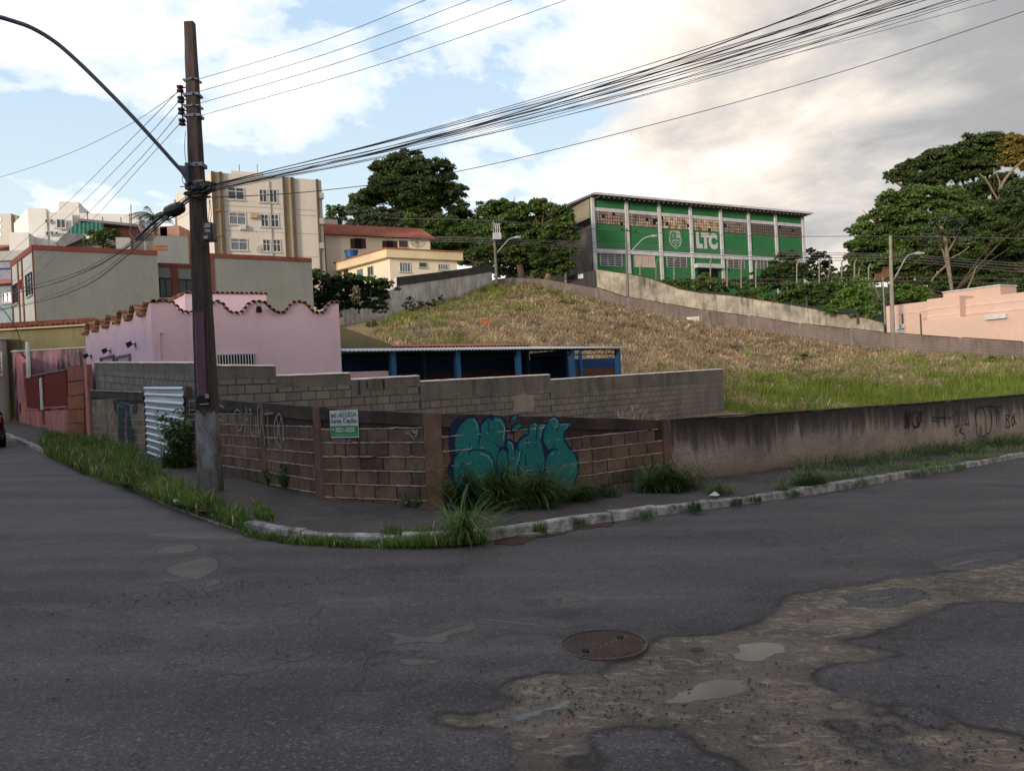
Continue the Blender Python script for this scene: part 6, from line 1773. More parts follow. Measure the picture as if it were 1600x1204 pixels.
m = MB(); s0, z0_ = fY3.hit(558, 422); s1, _ = fY3.hit(567, 422); fY3.box(m, s0, s1, 6, z0_, .004, .05); m.build('door', surf('blue_grey_door', (0.16, 0.22, 0.23), None, 3, .6, .05), y2)
m = MB(); s0, z0_ = fY3.hit(537, 420); s1, _ = fY3.hit(544, 420); fY3.box(m, s0, s1, 6, z0_, .004, .05); m.build('door', M['brownwood'], y2)
tk = P(549, 396, 84); t_ = thing('water_tank', 'round blue water tank on the cream house roof', 'water tank', (tk.x, tk.y, zt3 + .1))
m = MB(); m.tube([(tk.x, tk.y, tk.z - .45), (tk.x, tk.y, tk.z + .2)], [0.62, .72], 16); m.build('tank', M['bluetank'], t_)
m = MB(); m.tube([(tk.x, tk.y, tk.z + .2), (tk.x, tk.y, tk.z + .3), (tk.x, tk.y, tk.z + .42)], [0.8, .78, .2], 16); m.build('lid', M['bluetank'], t_)

# ------------------------------------------------------------------ whitewashed retaining wall at the top left of the lot
fJ = Facade(xy(P(545, 470, 62)), xy(P(769, 440, 86)))
jw = thing('whitewashed_wall', 'old whitewashed retaining wall with black mould below the cream houses', 'wall', fJ.pt(5, 8, 0))
prof = [fJ.hit(x, y) for x, y in [(540, 470), (580, 462), (620, 450), (622, 434), (690, 425), (768, 414)]]
prof[3] = (prof[2][0] + .05, prof[3][1])
m = MB(); m.prism([fJ.pt(prof[0][0], 3, 0)] + [fJ.pt(prof[-1][0], 3, 0)] + [fJ.pt(a_, b_, 0) for a_, b_ in reversed(prof)], -fJ.n * .3); m.build('face', M['white_old'], jw)
m = MB()
for (a_, za), (b_, zb_) in zip(prof[3:-1], prof[4:]):
    m.box(fJ.pt(a_, za - .75, .004), fJ.t * (b_ - a_ - .02) + Vector((0, 0, zb_ - za)), fJ.n * .03, Vector((0, 0, .78)))
m.build('blackened_top', surf('blackened_render', (0.10, 0.085, 0.085), (0.05, 0.045, 0.045), 1.0, .95, .3, 8, streak=.6), jw)
# ------------------------------------------------------------------ retaining wall W3 along the upper street
px3 = [(770, 438, 453, 87), (800, 434, 450, 86.5), (850, 436, 452, 86), (890, 443, 458, 85), (932, 450, 468, 83.5), (982, 465, 484, 81), (1042, 475, 498, 78.5), (1095, 484, 511, 76), (1170, 494, 521, 73.5), (1250, 506, 532, 71), (1330, 514, 546, 68), (1395, 521, 553, 66), (1500, 528, 562, 63), (1600, 534, 567, 60), (1760, 545, 578, 56)]
w3 = thing('upper_boundary_wall', 'long grey-brown block wall climbing along the top of the grassy lot', 'wall', tuple(P(1095, 511, 76)))
mt3 = surf('weathered_block_wall', (0.20, 0.155, 0.135), (0.14, 0.11, 0.095), 0.5, .95, .3, 6, streak=.5)
for k, (a, b) in enumerate(zip(px3[:-1], px3[1:])):
    A_ = P(a[0], a[1], a[3]); B_ = P(b[0], b[1], b[3]); f_ = Facade(xy(A_), xy(B_))
    m = MB()
    m.prism([f_.pt(0.01, A_.z - 3.2, 0), f_.pt(f_.L - .01, B_.z - 3.2, 0), f_.pt(f_.L - .01, B_.z, 0), f_.pt(0.01, A_.z, 0)], -f_.n * .18)
    m.build('wall_bay', mt3, w3)
    m = MB(); f_.box(m, -.12, .12, A_.z - 3, A_.z + .02, -.05, .035); m.build('pier', M['concrete'], w3)
    m = MB(); m.box(f_.pt(.13, A_.z + .003, .05), f_.t * (f_.L - .26) + Vector((0, 0, B_.z - A_.z)), -f_.n * .28, Vector((0, 0, .07))); m.build('coping', M['band'], w3)
    m = MB(); n = 9
    for j in range(1, n):
        zz_ = -j * .24; m.box(f_.pt(.12, A_.z + zz_, .003), f_.t * (f_.L - .24) + Vector((0, 0, B_.z - A_.z)), f_.n * .008, Vector((0, 0, .02)))
    m.build('mortar_courses', M['greycore'], w3)['kind'] = 'stuff'
f_ = Facade(xy(P(1042, 475, 78.5)), xy(P(1095, 484, 76)))
m = MB(); f_.poly(m, [(1072, 496), (1093, 494), (1093, 507), (1078, 506)], .04); m.build('pale_patch', M['white_old'], w3)

# upper street between the two walls
up = [(850, 436, 88), (932, 452, 85), (1042, 477, 80), (1170, 496, 75), (1330, 516, 69.5), (1500, 530, 64.5), (1700, 541, 59)]
m = MB(); vs = []
for (x, y, d) in up:
    p = P(x, y, d); p.z -= 1.0
    vs += [p, p + Vector((2.2, 7.5, .1))]
m.add(vs, [(2 * i, 2 * i + 2, 2 * i + 3, 2 * i + 1) for i in range(len(up) - 1)])
m.build('upper_road', M['asphalt'])['kind'] = 'structure'

# lichened wall below the hall
px4 = [(932, 421, 91), (958, 425, 90), (985, 429, 89), (1012, 434, 88), (1032, 441, 87.3), (1062, 452, 86), (1095, 458, 85), (1150, 463, 83), (1250, 479, 79.5), (1300, 488, 77.5), (1356, 498, 75.5), (1380, 505, 74.5)]
w4 = thing('lichened_wall', 'pale lichened retaining wall below the green hall', 'wall', tuple(P(1100, 480, 85)))
for a, b in zip(px4[:-1], px4[1:]):
    A_ = P(*a); B_ = P(*b); f_ = Facade(xy(A_), xy(B_))
    m = MB(); m.prism([f_.pt(0, A_.z - 5, 0), f_.pt(f_.L, B_.z - 5, 0), f_.pt(f_.L, B_.z, 0), f_.pt(0, A_.z, 0)], -f_.n * .25); m.build('wall_bay', M['concrete_dirty'], w4)
    m = MB(); m.box(f_.pt(0, A_.z + .003, .05), f_.t * f_.L + Vector((0, 0, B_.z - A_.z)), -f_.n * .33, Vector((0, 0, .08))); m.build('coping', M['band'], w4)
# pavement kerb by the gate
kb = [P(x, y, d) for x, y, d in [(914, 449, 87.5), (940, 456, 86.6), (976, 465, 85.4)]]
m = MB()
for a, b in zip(kb[:-1], kb[1:]): m.box(a, b - a, Vector((0, .3, 0)), Vector((0, 0, .16)))
m.build('upper_kerb', M['frame'])['kind'] = 'structure'
# black gate
f_ = Facade(xy(P(885, 440, 92.5)), xy(P(931, 440, 91.2)))
bg = thing('black_gate', 'black sheet-metal double gate with a white notice beside the green hall', 'gate', f_.pt(1.7, P(910, 447, 92).z, 0))
for (x0, x1, ya, yb, yc, yd) in [(886, 915, 430, 425.5, 446, 450), (916, 931, 425.4, 422, 450, 451)]:
    s0, z0_ = f_.hit(x0, ya); s1, z1_ = f_.hit(x1, yb); _, z2_ = f_.hit(x0, yc); _, z3_ = f_.hit(x1, yd)
    m = MB(); m.prism([f_.pt(s0, z2_, 0), f_.pt(s1, z3_, 0), f_.pt(s1, z1_, 0), f_.pt(s0, z0_, 0)], -f_.n * .06)
    n = int((s1 - s0) / .3)
    for k in range(n):
        q_ = (k + .5) / n; s = s0 + (s1 - s0) * q_; f_.box(m, s - .02, s + .02, max(z2_, z3_) + .05, min(z0_, z1_) - .05, .003, .03)
    m.build('leaf', M['blackgate'], bg)
m = MB(); s0, z0_ = f_.hit(903, 428.5); s1, z1_ = f_.hit(911.5, 434.5); f_.box(m, s0, s1, z1_, z0_, .04, .06); m.build('notice', M['signwhite'], bg)
m = MB(); s, z = f_.hit(883.5, 425); f_.box(m, s - .12, s + .12, z - 2.8, z, -.1, .15); m.build('gatepost', M['white_old'], bg)

# ------------------------------------------------------------------ green hall
h0 = P(924, 307, 95.0); h1 = P(1254, 333, 113.0)
fHh = Facade(xy(h0), xy(h1))
hall = thing('green_hall', 'large green sports hall with white concrete frame, glazed strip and LTC lettering', 'building', (h0.x, h0.y, 13.5))
zroof = (h0.z + h1.z) / 2; zb = 12.0
m = MB(); fHh.box(m, 0, fHh.L, zb, zroof - .5, -.4, 0); m.build('green_wall', M['hallgreen'], hall)
posts = [925.5, 978.5, 1029.5, 1078, 1125, 1168.5, 1210.5, 1251]
hz = lambda x, y: fHh.hit(x, y)
sP = [fHh.hit(x, 340)[0] for x in posts]
sP[0] = .02; sP[-1] = fHh.L - .2
for s in sP:
    m = MB(); fHh.box(m, s - .22, s + .22, zb, zroof - .35, .004, .22); m.build('post', M['hallwhite'], hall)
zb1 = hz(950, 329)[1]; zb2_ = hz(950, 392)[1]
zw0, zw1 = hz(950, 350)[1], hz(950, 334)[1]
zgl0 = hz(1100, 361)[1]
for k in range(7):
    a, b = sP[k] + .225, sP[k + 1] - .225
    m = MB(); fHh.box(m, a, b, zb1 - .2, zb1 + .25, .004, .14); m.build('upper_beam', M['hallwhite'], hall)
    m = MB(); fHh.box(m, a, b, zb2_ - .35, zb2_ + .25, .004, .14); m.build('lower_beam', M['hallwhite'], hall)
    # glass-block strip
    z0_, z1_ = zb1 - 1.75, zb1 - .21
    nxp, nyp = 12, 4
    gm = MB(); om = MB(); rnk = random.Random(50 + k)
    fHh.box(om, a, b, z0_, z1_, .004, .03); wd = om.build('glazed_strip', M['dark'], hall)
    for i in range(nxp):
        for j in range(nyp):
            if rnk.random() < 0.035: continue
            x0 = a + (b - a) * i / nxp; x1 = a + (b - a) * (i + 1) / nxp; y0_ = z0_ + (z1_ - z0_) * j / nyp; y1_ = z0_ + (z1_ - z0_) * (j + 1) / nyp
            c = [fHh.pt(x0 + .03, y0_ + .03, .06 + rnk.uniform(0, .02)), fHh.pt(x1 - .03, y0_ + .03, .06 + rnk.uniform(0, .02)), fHh.pt(x1 - .03, y1_ - .03, .06 + rnk.uniform(0, .03)), fHh.pt(x0 + .03, y1_ - .03, .06 + rnk.uniform(0, .03))]
            gm.quad(*c)
    gm.build('panes', surf('sunset_reflection_pane_%d' % k, [(0.42, 0.30, 0.23), (0.52, 0.38, 0.27), (0.85, 0.62, 0.40), (0.80, 0.58, 0.38), (0.34, 0.27, 0.21), (0.16, 0.13, 0.11), (0.15, 0.13, 0.11)][k], (0.16, 0.12, 0.09), 1.4, .25, 0, spec=.6, fine=.5), wd)  # reflected sunset is put into the pane colours, bay by bay
for (x0, x1, y0_, y1_, g) in [(938, 971, 397, 415, 'glass'), (991, 1022, 399, 417, 'peach_line'), (1042, 1072, 401, 417, 'glass'), (1137, 1162, 404, 419, 'glass'), (1182, 1198, 405, 419, 'glass')]:
    win(fHh, x0, y0_, x1, y1_, hall, glass=g, frame='lightgrey', nx=3, ny=6, fw=.07, sill=False)
m = MB(); s0, z0_ = hz(1084, 416); s1, _ = hz(1126, 419); fHh.box(m, s0, s1, z0_ - .25, z0_ + .3, .003, .8); m.build('door_canopy', M['hallwhite'], hall)
m = MB(); s0, z0_ = hz(1090, 421); s1, _ = hz(1121, 421); fHh.box(m, s0, s1, zb, z0_, .003, .05); m.build('doorway', M['dark'], hall)
# roof: edge beam with dark soffit
m = MB(); fHh.box(m, -.5, fHh.L + .5, zroof - .25, zroof, -14, 1.2); m.build('roof', M['roofmetal'], hall)
m = MB(); fHh.box(m, -.5, fHh.L + .7, zroof - .22, zroof + .05, 1.21, 1.33); m.build('gutter', M['hallwhite'], hall)
m = MB()
for k in range(48):
    s = fHh.L * (k + .5) / 48; fHh.box(m, s - .06, s + .06, zroof - .5, zroof - .26, .05, 1.15)
m.build('rafter_ends', M['brownstripe'], hall)['kind'] = 'stuff'
# brick gable to the left
gl = P(800, 318, 118)
fGb = Facade(xy(gl), xy(fHh.pt(-.05, 0, -.45)))
m = MB(); fGb.box(m, 0, fGb.L - .01, zb, zroof - 3.6, -.3, 0); m.build('gable_wall', M['hallbrick'], hall)
m = MB(); fGb.box(m, 0, fGb.L - .01, zroof - 2.7, zroof - .33, -.3, .05); m.build('gable_sheeting', M['hallbeige'], hall)
m = MB(); fGb.box(m, 0, fGb.L - .01, zroof - 3.59, zroof - 2.71, -.3, -.2); m.build('gable_opening', M['dark'], hall)
m = MB(); fGb.box(m, fGb.L * .7, fGb.L * .72, zb, zroof - 3.6, .01, .12); m.build('downpipe', M['redtrim'], hall)
# lettering and crest
s0, z0_ = hz(1087.0, 362.5); s1, z1_ = hz(1121.5, 391)
text_mesh('LTC', fHh, s0, z1_ + .1, s1, z0_, .02, M['frame'], hall, bold=.075)
def c7(x, y): return fHh.hit(1030 + x * 0.06875, 340 + y * 0.06875)
def cpoly(pts, mat, out, nm):
    q_ = [c7(*p) for p in pts]; tr_ = tessellate_polygon([[Vector((a_, b_, 0)) for a_, b_ in q_]])
    m = MB(); m.add([fHh.pt(a_, b_, out) for a_, b_ in q_], [tuple(t) for t in tr_]); return m.build(nm, mat, hall)
shield = [(265, 295), (355, 305), (430, 300), (455, 330), (490, 365), (475, 420), (505, 480), (500, 560), (470, 640), (375, 712), (290, 640), (235, 560), (220, 480), (245, 420), (230, 360)]
cx0, cy0 = 365, 490
cpoly(shield, M['frame'], .015, 'crest_outline')
cpoly([(cx0 + (x - cx0) * .88, cy0 + (y - cy0) * .91) for x, y in shield], M['hallgreen'], .02, 'crest_field')
for x in (385, 410, 435, 460):
    cpoly([(x - 8, 325), (x + 6, 325), (x + 6, 470), (x - 8, 470)], M['frame'], .025, 'crest_stripe')
cpoly([(265, 335), (285, 330), (310, 400), (340, 330), (355, 335), (322, 430), (335, 465), (290, 465), (302, 430)], M['signgrey'], .025, 'crest_emblem')
for (txt, x0, y0_, x1, y1_) in [('LAVRAS', 280, 495, 458, 535), ('TÊNIS CLUBE', 282, 552, 462, 580)]:
    a_, b_ = c7(x0, y1_); c_, d_ = c7(x1, y0_)
    text_mesh(txt, fHh, a_, b_, c_, d_, .025, M['frame'], hall, name='crest_lettering', bold=.02)
cpoly([(340, 600), (405, 600), (400, 640), (372, 668), (345, 640)], M['signgrey'], .025, 'crest_base')

# ------------------------------------------------------------------ peach building on the right
f1 = Facade(xy(P(1376, 480, 74)), xy(P(1457, 480, 68)))
pb = thing('peach_building', 'long peach rendered building with pale bands behind the upper wall', 'building', tuple(P(1500, 530, 66)))
def pbox(fc, x0, x1, yt0, o0, o1, zb_=1.5, nm='volume', mat='peach', yt1=None):
    s0, za = fc.hit(x0, yt0); s1, zb2 = fc.hit(x1, yt1 if yt1 else yt0)
    m = MB(); fc.box(m, s0, s1, zb_, za, o1, o0); m.build(nm, M[mat], pb); return s0, s1, za
fp = Facade(xy(P(1384, 490, 72)), xy(P(1600, 490, 62)))
pbox(fp, 1384, 1457, 478.5, 0, -4)
m = MB(); s0, z0_ = fp.hit(1400, 490.5); s1, _ = fp.hit(1457, 485); fp.box(m, s0, s1, fp.hit(1430, 488)[1], fp.hit(1430, 486.5)[1], .003, .06); m.build('band', M['peach_line'], pb)
pbox(fp, 1457.3, 1508, 468, .9, -3.9); pbox(fp, 1508.2, 1660, 467, -.003, -4); pbox(fp, 1459, 1549, 457.5, -1.5, -4.2)
zl = fp.hit(1459, 457)[1]; s0 = fp.hit(1458, 457)[0]; s1 = fp.hit(1550, 457)[0]
m = MB(); fp.box(m, s0, s1, zl, zl + .1, -4.3, -1.4); m.build('roof_edge', M['frame'], pb)
for (yy_, sx0, sx1, oo) in [(483, 1457.5, 1508, .9), (495, 1457.5, 1508, .9), (478, 1509, 1660, 0), (491, 1509, 1660, 0)]:
    s0 = fp.hit(sx0, yy_)[0]; s1 = fp.hit(sx1, yy_)[0]; z_ = fp.hit(sx0, yy_)[1]; m = MB(); fp.box(m, s0, s1, z_ - .07, z_ + .07, oo + .003, oo + .06); m.build('band', M['peach_line'], pb)
m = MB(); s0 = fp.hit(1457.5, 500)[0]; fp.box(m, s0, fp.hit(1660, 500)[0], 1.5, fp.hit(1500, 497)[1], .903, 1.8); m.build('lower_wall', M['peach'], pb)
for x in (1411, 1457):
    m = MB(); s = fp.hit(x, 500)[0]; fp.box(m, s - .05, s + .05, 1.5, fp.hit(x, 490)[1], (0.01 if x < 1450 else 1.81), (.1 if x < 1450 else 1.9)); m.build('drain_pipe', M['brownstripe'], pb)
m = MB(); s, z = fp.hit(1560, 498); fp.box(m, s, s + 1.6, z - .1, z + .25, 1.81, 2.2); m.build('air_conditioner', M['frame'], pb)
s, z = fp.hit(1402, 513)
for dx, dz in ((0, 0), (.45, .05), (.3, -.45)):
    m = MB(); fp.box(m, s + dx, s + dx + .35, z + dz - .1, z + dz + .3, .004, .2); m.build('meter_box', M['frame'], pb)
# little wooden hut
h_ = P(1378, 428, 92); f_ = Facade(xy(P(1366, 428, 92)), xy(P(1392, 430, 91)))
hut = thing('wooden_hut', 'small brown board hut half hidden in the trees behind the far pole', 'hut', f_.pt(1, h_.z - 1, -1))
s0, z0_ = f_.hit(1366, 421); s1, z1_ = f_.hit(1391, 434)
n = 8
for k in range(n):
    m = MB(); f_.box(m, s0 + (s1 - s0) * k / n + .01, s0 + (s1 - s0) * (k + 1) / n - .01, z1_, z0_, -1.8, random.uniform(-.02, .02)); m.build('board', M['wood'], hut)
m = MB(); f_.box(m, s0 - .3, s1 + .2, z0_ + .003, z0_ + .1, -2, .35); m.build('roof', M['roofmetal'], hut)
m = MB(); f_.box(m, s0 - .4, s1 + 1.2, z1_ - .2, z1_ - .003, -2, .3); 
for k in range(6): m.tube([f_.pt(s0 + k * .7, z1_ - .2, .2), f_.pt(s0 + k * .7 + .2, z1_ - 3.5, .2)], .06, 5)
m.build('deck', M['wood'], hut)
# orange box in the grass
def tray(px, py, d0=30.0):
    """depth at which the sight line through a pixel meets the terrain"""
    d = np.arange(d0, 100, .25); u = (px - 800) / F; v = (602 - py) / F
    zz_ = H + d * (-u * sA + v * cA); tt_ = terr(d * (u * cA + v * sA), d)
    k = np.argmax(tt_ > zz_); return float(d[k]) if tt_[k] > zz_[k] else 60.0
p = P(760, 512, tray(760, 513) - .6); m = MB(); m.box(p + Vector((-.28, 0, -.3)), Vector((.56, .1, 0)), Vector((-.1, .5, 0)), Vector((0, 0, .85)))
m.box(p + Vector((-.31, -.03, .55)), Vector((.62, .1, 0)), Vector((-.1, .56, 0)), Vector((0, 0, .06)))
o = m.build('orange_box', M['terracotta']); tag(o, 'small orange box standing in the dry grass slope', 'box')

# houses on the near side of the junction: outside the picture, they shade the street from the low sun
for k, (x0, y0, x1, y1_, h_) in enumerate([(-17, 9, -47, 44, 4.4), (-13, -12, -15, 5, 6.8), (14, -23, -22, -19, 6.4)]):
    A_, B_ = Vector((x0, y0, 0)), Vector((x1, y1_, 0)); e_ = (B_ - A_); n_ = Vector((e_.y, -e_.x, 0)).normalized()
    if n_.dot(A_) < 0: n_ = -n_
    f_ = Facade(xy(A_), xy(B_)); gz0 = min(gz(x0), gz(x1)) - .3
    hs = thing('house', ['long low house row across the left street, out of the picture', 'two-storey house left of the viewer, out of the picture', 'two-storey house behind the viewer, out of the picture'][k], 'house', (x0, y0, gz(x0)))
    m = MB(); m.prism([A_ + Vector((0, 0, gz0)), B_ + Vector((0, 0, gz0)), B_ + n_ * 8 + Vector((0, 0, gz0)), A_ + n_ * 8 + Vector((0, 0, gz0))], (0, 0, h_ - gz0 + max(0, gz(x1)))); m.build('wall', M[('cream', 'lightgrey', 'beige')[k]], hs)
    zt_ = h_ + max(0, gz(x1)); o_ = e_.normalized() * .4
    m = MB(); m.prism([A_ - o_ - n_ * .4 + Vector((0, 0, zt_ + .003)), A_ - o_ + n_ * 4 + Vector((0, 0, zt_ + 1.5)), A_ - o_ + n_ * 8.4 + Vector((0, 0, zt_ + .003))], e_ + o_ * 2); m.build('roof', M['roofred'], hs)
    L_f = f_.L; q = 1.5
    while q < L_f - 2:
        for zz_ in (1.0, 4.2)[:1 if h_ < 5 else 2]:
            m = MB(); f_.box(m, q, q + 1.3, gz0 + zz_ + .8, gz0 + zz_ + 2.0, .004, .05); w_ = m.build('window', M['frame'], hs); m = MB(); f_.box(m, q + .1, q + 1.2, gz0 + zz_ + .9, gz0 + zz_ + 1.9, .05, .06); m.build('pane', M['glass'], w_)
        q += 3.4
# ------------------------------------------------------------------ the big concrete pole at the corner
pb_ = GP(331, 777); PD = pb_.y
def PP(px, py, dd=0.0): return P(px, py, PD + dd)
pole = thing('utility_pole', 'tall weathered concrete utility pole in the foreground with cables and a black box', 'utility pole', (pb_.x, pb_.y, pb_.z))
m = MB(); vs = []; fs = []
prof_ = []
n = 26
for k in range(n + 1):
    f = k / n; y = 780 + (36 - 780) * f
    xl = 313.5 + (289 - 313.5) * f if y < 640 else 313.5 + (289 - 313.5) * f
    xr = 347 + (304 - 347) * f
    cpt = PP((xl + xr) / 2, y); hw = (xr - xl) / 2 * PD / F; hd = hw * 0.85
    rr_ = 0.25
    sh_ = [(-1, -1 + rr_), (-1 + rr_, -1), (1 - rr_, -1), (1, -1 + rr_), (1, 1 - rr_), (1 - rr_, 1), (-1 + rr_, 1), (-1, 1 - rr_)]
    for (a, b) in sh_: vs.append((cpt.x + a * hw + random.uniform(-.003, .003), cpt.y + b * hd, cpt.z))
    if k:
        for q in range(8): fs.append(((k - 1) * 8 + q, (k - 1) * 8 + (q + 1) % 8, k * 8 + (q + 1) % 8, k * 8 + q))
fs.append(tuple(range(n * 8, n * 8 + 8)))
m.add(vs, fs); m.build('shaft', M['pole'], pole)
# purple painted strip with a ragged white edge
m = MB(); vs = []
N_ = 24
for k in range(N_ + 1):
    y = 487 + (620 - 487) * k / N_; a = PP(304.6 + (y - 487) * 0.033 - .8, y, -.13); b = PP(318.5 + (y - 487) * 0.033, y, -.146)
    vs += [a, b]
m.add(vs, [(2 * k, 2 * k + 1, 2 * k + 3, 2 * k + 2) for k in range(N_)]); m.add([v + Vector((0, .04, 0)) for v in vs], [(2 * k, 2 * k + 2, 2 * k + 3, 2 * k + 1) for k in range(N_)])
m.build('painted_board', M['purple'], pole)
m = MB()
for k in range(40):
    y = 487 + 133 * k / 40; m.prism([PP(304.0 + (y - 487) * .033 - .6, y, -.147), PP(305.2 + (y - 487) * .033 + random.uniform(-.3, .5), y, -.147), PP(305.0 + (y - 487) * .033, y + random.uniform(1.5, 3), -.147)], (0, -.004, 0))
m.build('flaked_edge', M['patch'], pole)
m = MB()
for (x, y, w_, h_) in [(311, 623, 7, 5), (322, 622, 6, 9), (313, 634, 12, 2)]: m.box(PP(x, y, -.16), (w_ * PD / F, 0, 0), (0, -.02, 0), (0, 0, h_ * PD / F))
m.box(PP(311, 633, -.155), (16 * PD / F, 0, 0), (0, -.03, 0), (0, 0, 12 * PD / F))
m.build('number_plate', M['blackbox'], pole)
m = MB()
for (x, y, w_, h_) in [(312, 632.5, 14, 2.2), (321, 622, 5.5, 7)]: m.box(PP(x, y, -.19), (w_ * PD / F, 0, 0), (0, -.004, 0), (0, 0, h_ * PD / F))
m.build('peeling_paint', M['patch'], pole)
def band(y, h=.05, g=.02, nm='clamp_band', mat='galv'):
    f = (780 - y) / 744; xl, xr = 313.5 - 24.5 * f, 347 - 43 * f
    c_ = PP((xl + xr) / 2, y); hw = (xr - xl) / 2 * PD / F + g; hd = hw * .87
    m = MB()
    m.abox(c_.x - hw, c_.x + hw, c_.y - hd, c_.y - hd + .012, c_.z - h / 2, c_.z + h / 2); m.abox(c_.x - hw, c_.x + hw, c_.y + hd - .012, c_.y + hd, c_.z - h / 2, c_.z + h / 2)
    m.abox(c_.x - hw - .012, c_.x - hw, c_.y - hd, c_.y + hd, c_.z - h / 2, c_.z + h / 2); m.abox(c_.x + hw, c_.x + hw + .012, c_.y - hd, c_.y + hd, c_.z - h / 2, c_.z + h / 2)
    m.tube([(c_.x + hw * .3, c_.y - hd - .04, c_.z), (c_.x + hw * .3, c_.y - hd + .02, c_.z)], .016, 6)
    return m.build(nm, M[mat], pole)
band(259.5, .06); band(287, .06); band(150, .04, nm='clamp_band'); band(183, .04); band(127, .02); band(168, .02)
# secondary rack with four spool insulators
rk_ = thing('insulator_rack', 'rack of four brown spool insulators near the top of the big pole', 'insulator rack', PP(285, 195))
m = MB(); m.tube([PP(283, 136), PP(286, 194)], .014, 6)
for y in (137, 146, 156, 164, 173, 181, 190, 196):
    m.tube([PP(283 + (y - 136) * .05, y), PP(291, y)], .011, 5)
m.build('rack_frame', M['blackbox'], rk_)
INS = [(281.5, 139), (282.5, 156), (283.5, 174), (284.5, 191)]
for (x, y) in INS:
    m = MB(); c_ = PP(x, y); m.tube([c_ + Vector((0, 0, dz)) for dz in (-.055, -.045, -.02, 0, .02, .045, .055)], [.03, .055, .055, .035, .055, .055, .03], 10); m.build('spool_insulator', M['ceramic'], rk_)

# street light arm
am = thing('street_light_arm', 'long curved blue-grey street light arm reaching out to the upper left', 'street light', PP(291, 270))
pts = []
for (x, y, dd) in [(294, 285, -.16), (291, 276, -.2), (270, 252, -.35), (236, 214, -.6), (200, 175, -.85), (160, 134, -1.1), (120, 95, -1.35), (85, 65, -1.55), (50, 44, -1.75), (20, 33, -1.9), (-10, 25, -2.05), (-60, 18, -2.3)]:
    pts.append(PP(x, y, dd))
def smooth_line(p, n=5):
    o = []
    for i in range(len(p) - 1):
        p0, p1, p2, p3 = p[max(i - 1, 0)], p[i], p[i + 1], p[min(i + 2, len(p) - 1)]
        for k in range(n):
            t = k / n; o.append(0.5 * ((2 * p1) + (p2 - p0) * t + (2 * p0 - 5 * p1 + 4 * p2 - p3) * t * t + (3 * p1 - p0 - 3 * p2 + p3) * t ** 3))
    o.append(p[-1]); return o
m = MB(); m.tube(smooth_line(pts), .030, 10); m.build('arm', M['galv'], am, smooth=True)
m = MB(); m.prism([PP(275, 258, -.2), PP(292, 260, -.16), PP(292, 285, -.16)], (0, -.02, 0)); m.box(PP(290, 287, -.17), (.05, 0, 0), (0, .12, 0), (0, 0, .33)); m.build('bracket', M['galv'], am)
m = MB(); e0 = pts[-1]; m.tube([e0, e0 + Vector((-.1, -.05, .01)), e0 + Vector((-.35, -.15, 0)), e0 + Vector((-.6, -.25, -.02))], [.05, .09, .13, .05], 10); m.build('lamp_head', M['galv_pale'], am)

# termination box
bx = thing('termination_box', 'black fibre termination box lettered CTO 160 strapped to the big pole', 'junction box', PP(323, 380, -.2))
o_ = PP(317.5, 376, -.34); wd_, ht_ = 15.5 * PD / F, 28 * PD / F
m = MB()
m.prism([o_, o_ + Vector((wd_ * .95, 0, 0)), o_ + Vector((wd_ * 1.0, 0, ht_ * .1)), o_ + Vector((wd_ * .93, 0, ht_ * .97)), o_ + Vector((wd_ * .25, 0, ht_)), o_ + Vector((-.0, 0, ht_ * .93))], (0, .16, 0)); m.build('housing', M['blackbox'], bx)
fbx = Facade((o_.x, o_.y), (o_.x + wd_, o_.y))
m = MB(); fbx.box(m, .012, wd_ - .02, o_.z + .015, o_.z + ht_ * .95, .002, .014); m.build('lid', M['blackbox'], bx)
m = MB()
for k in range(4): fbx.box(m, .03 + k * .004, wd_ - .03, o_.z + ht_ * (.70 + k * .055), o_.z + ht_ * (.735 + k * .055), .016, .0175)
m.build('white_label', M['signgrey'], bx)
text_mesh('CTO', fbx, wd_ * .28, o_.z + ht_ * .44, wd_ * .76, o_.z + ht_ * .58, .0175, M['signwhite'], bx, bold=.02)
text_mesh('160', fbx, wd_ * .10, o_.z + ht_ * .10, wd_ * .50, o_.z + ht_ * .25, .0175, M['signwhite'], bx, bold=.02)
m = MB()
for r_ in (0, .015, .03):
    m.tube(smooth_line([PP(310, 352, -.2), PP(306.5 - r_ * 60, 366, -.24), PP(309, 380, -.27), PP(318, 386 + r_ * 90, -.28), PP(326, 381, -.26)], 4), .006, 5)
m.tube([PP(300, 359, -.17), PP(309, 358.3, -.2)], .006, 4); m.tube([PP(300, 368.5, -.17), PP(308, 367.5, -.2)], .006, 4)
m.build('cable_loop', M['cable'], bx)

# splice closure hanging in the left bundle
scx = thing('splice_closure', 'black dome splice closure hanging in the cables left of the big pole', 'splice closure', PP(275, 335, .5))
m = MB(); ln = [PP(258, 333, .6), PP(262, 331, .58), PP(272, 328, .5), PP(282, 324, .4), PP(286, 321, .38)]
m.tube(ln, [.04, .09, .11, .10, .05], 10)
m.build('housing', M['blackbox'], scx)
m = MB()
for k in range(4): m.tube([ln[1] + Vector((0, 0, -.13)), ln[3] + Vector((0, 0, -.11))], .012, 4); 
m.tube([ln[0], PP(250, 338, .7)], .02, 5); m.build('rib', M['blackbox'], scx)

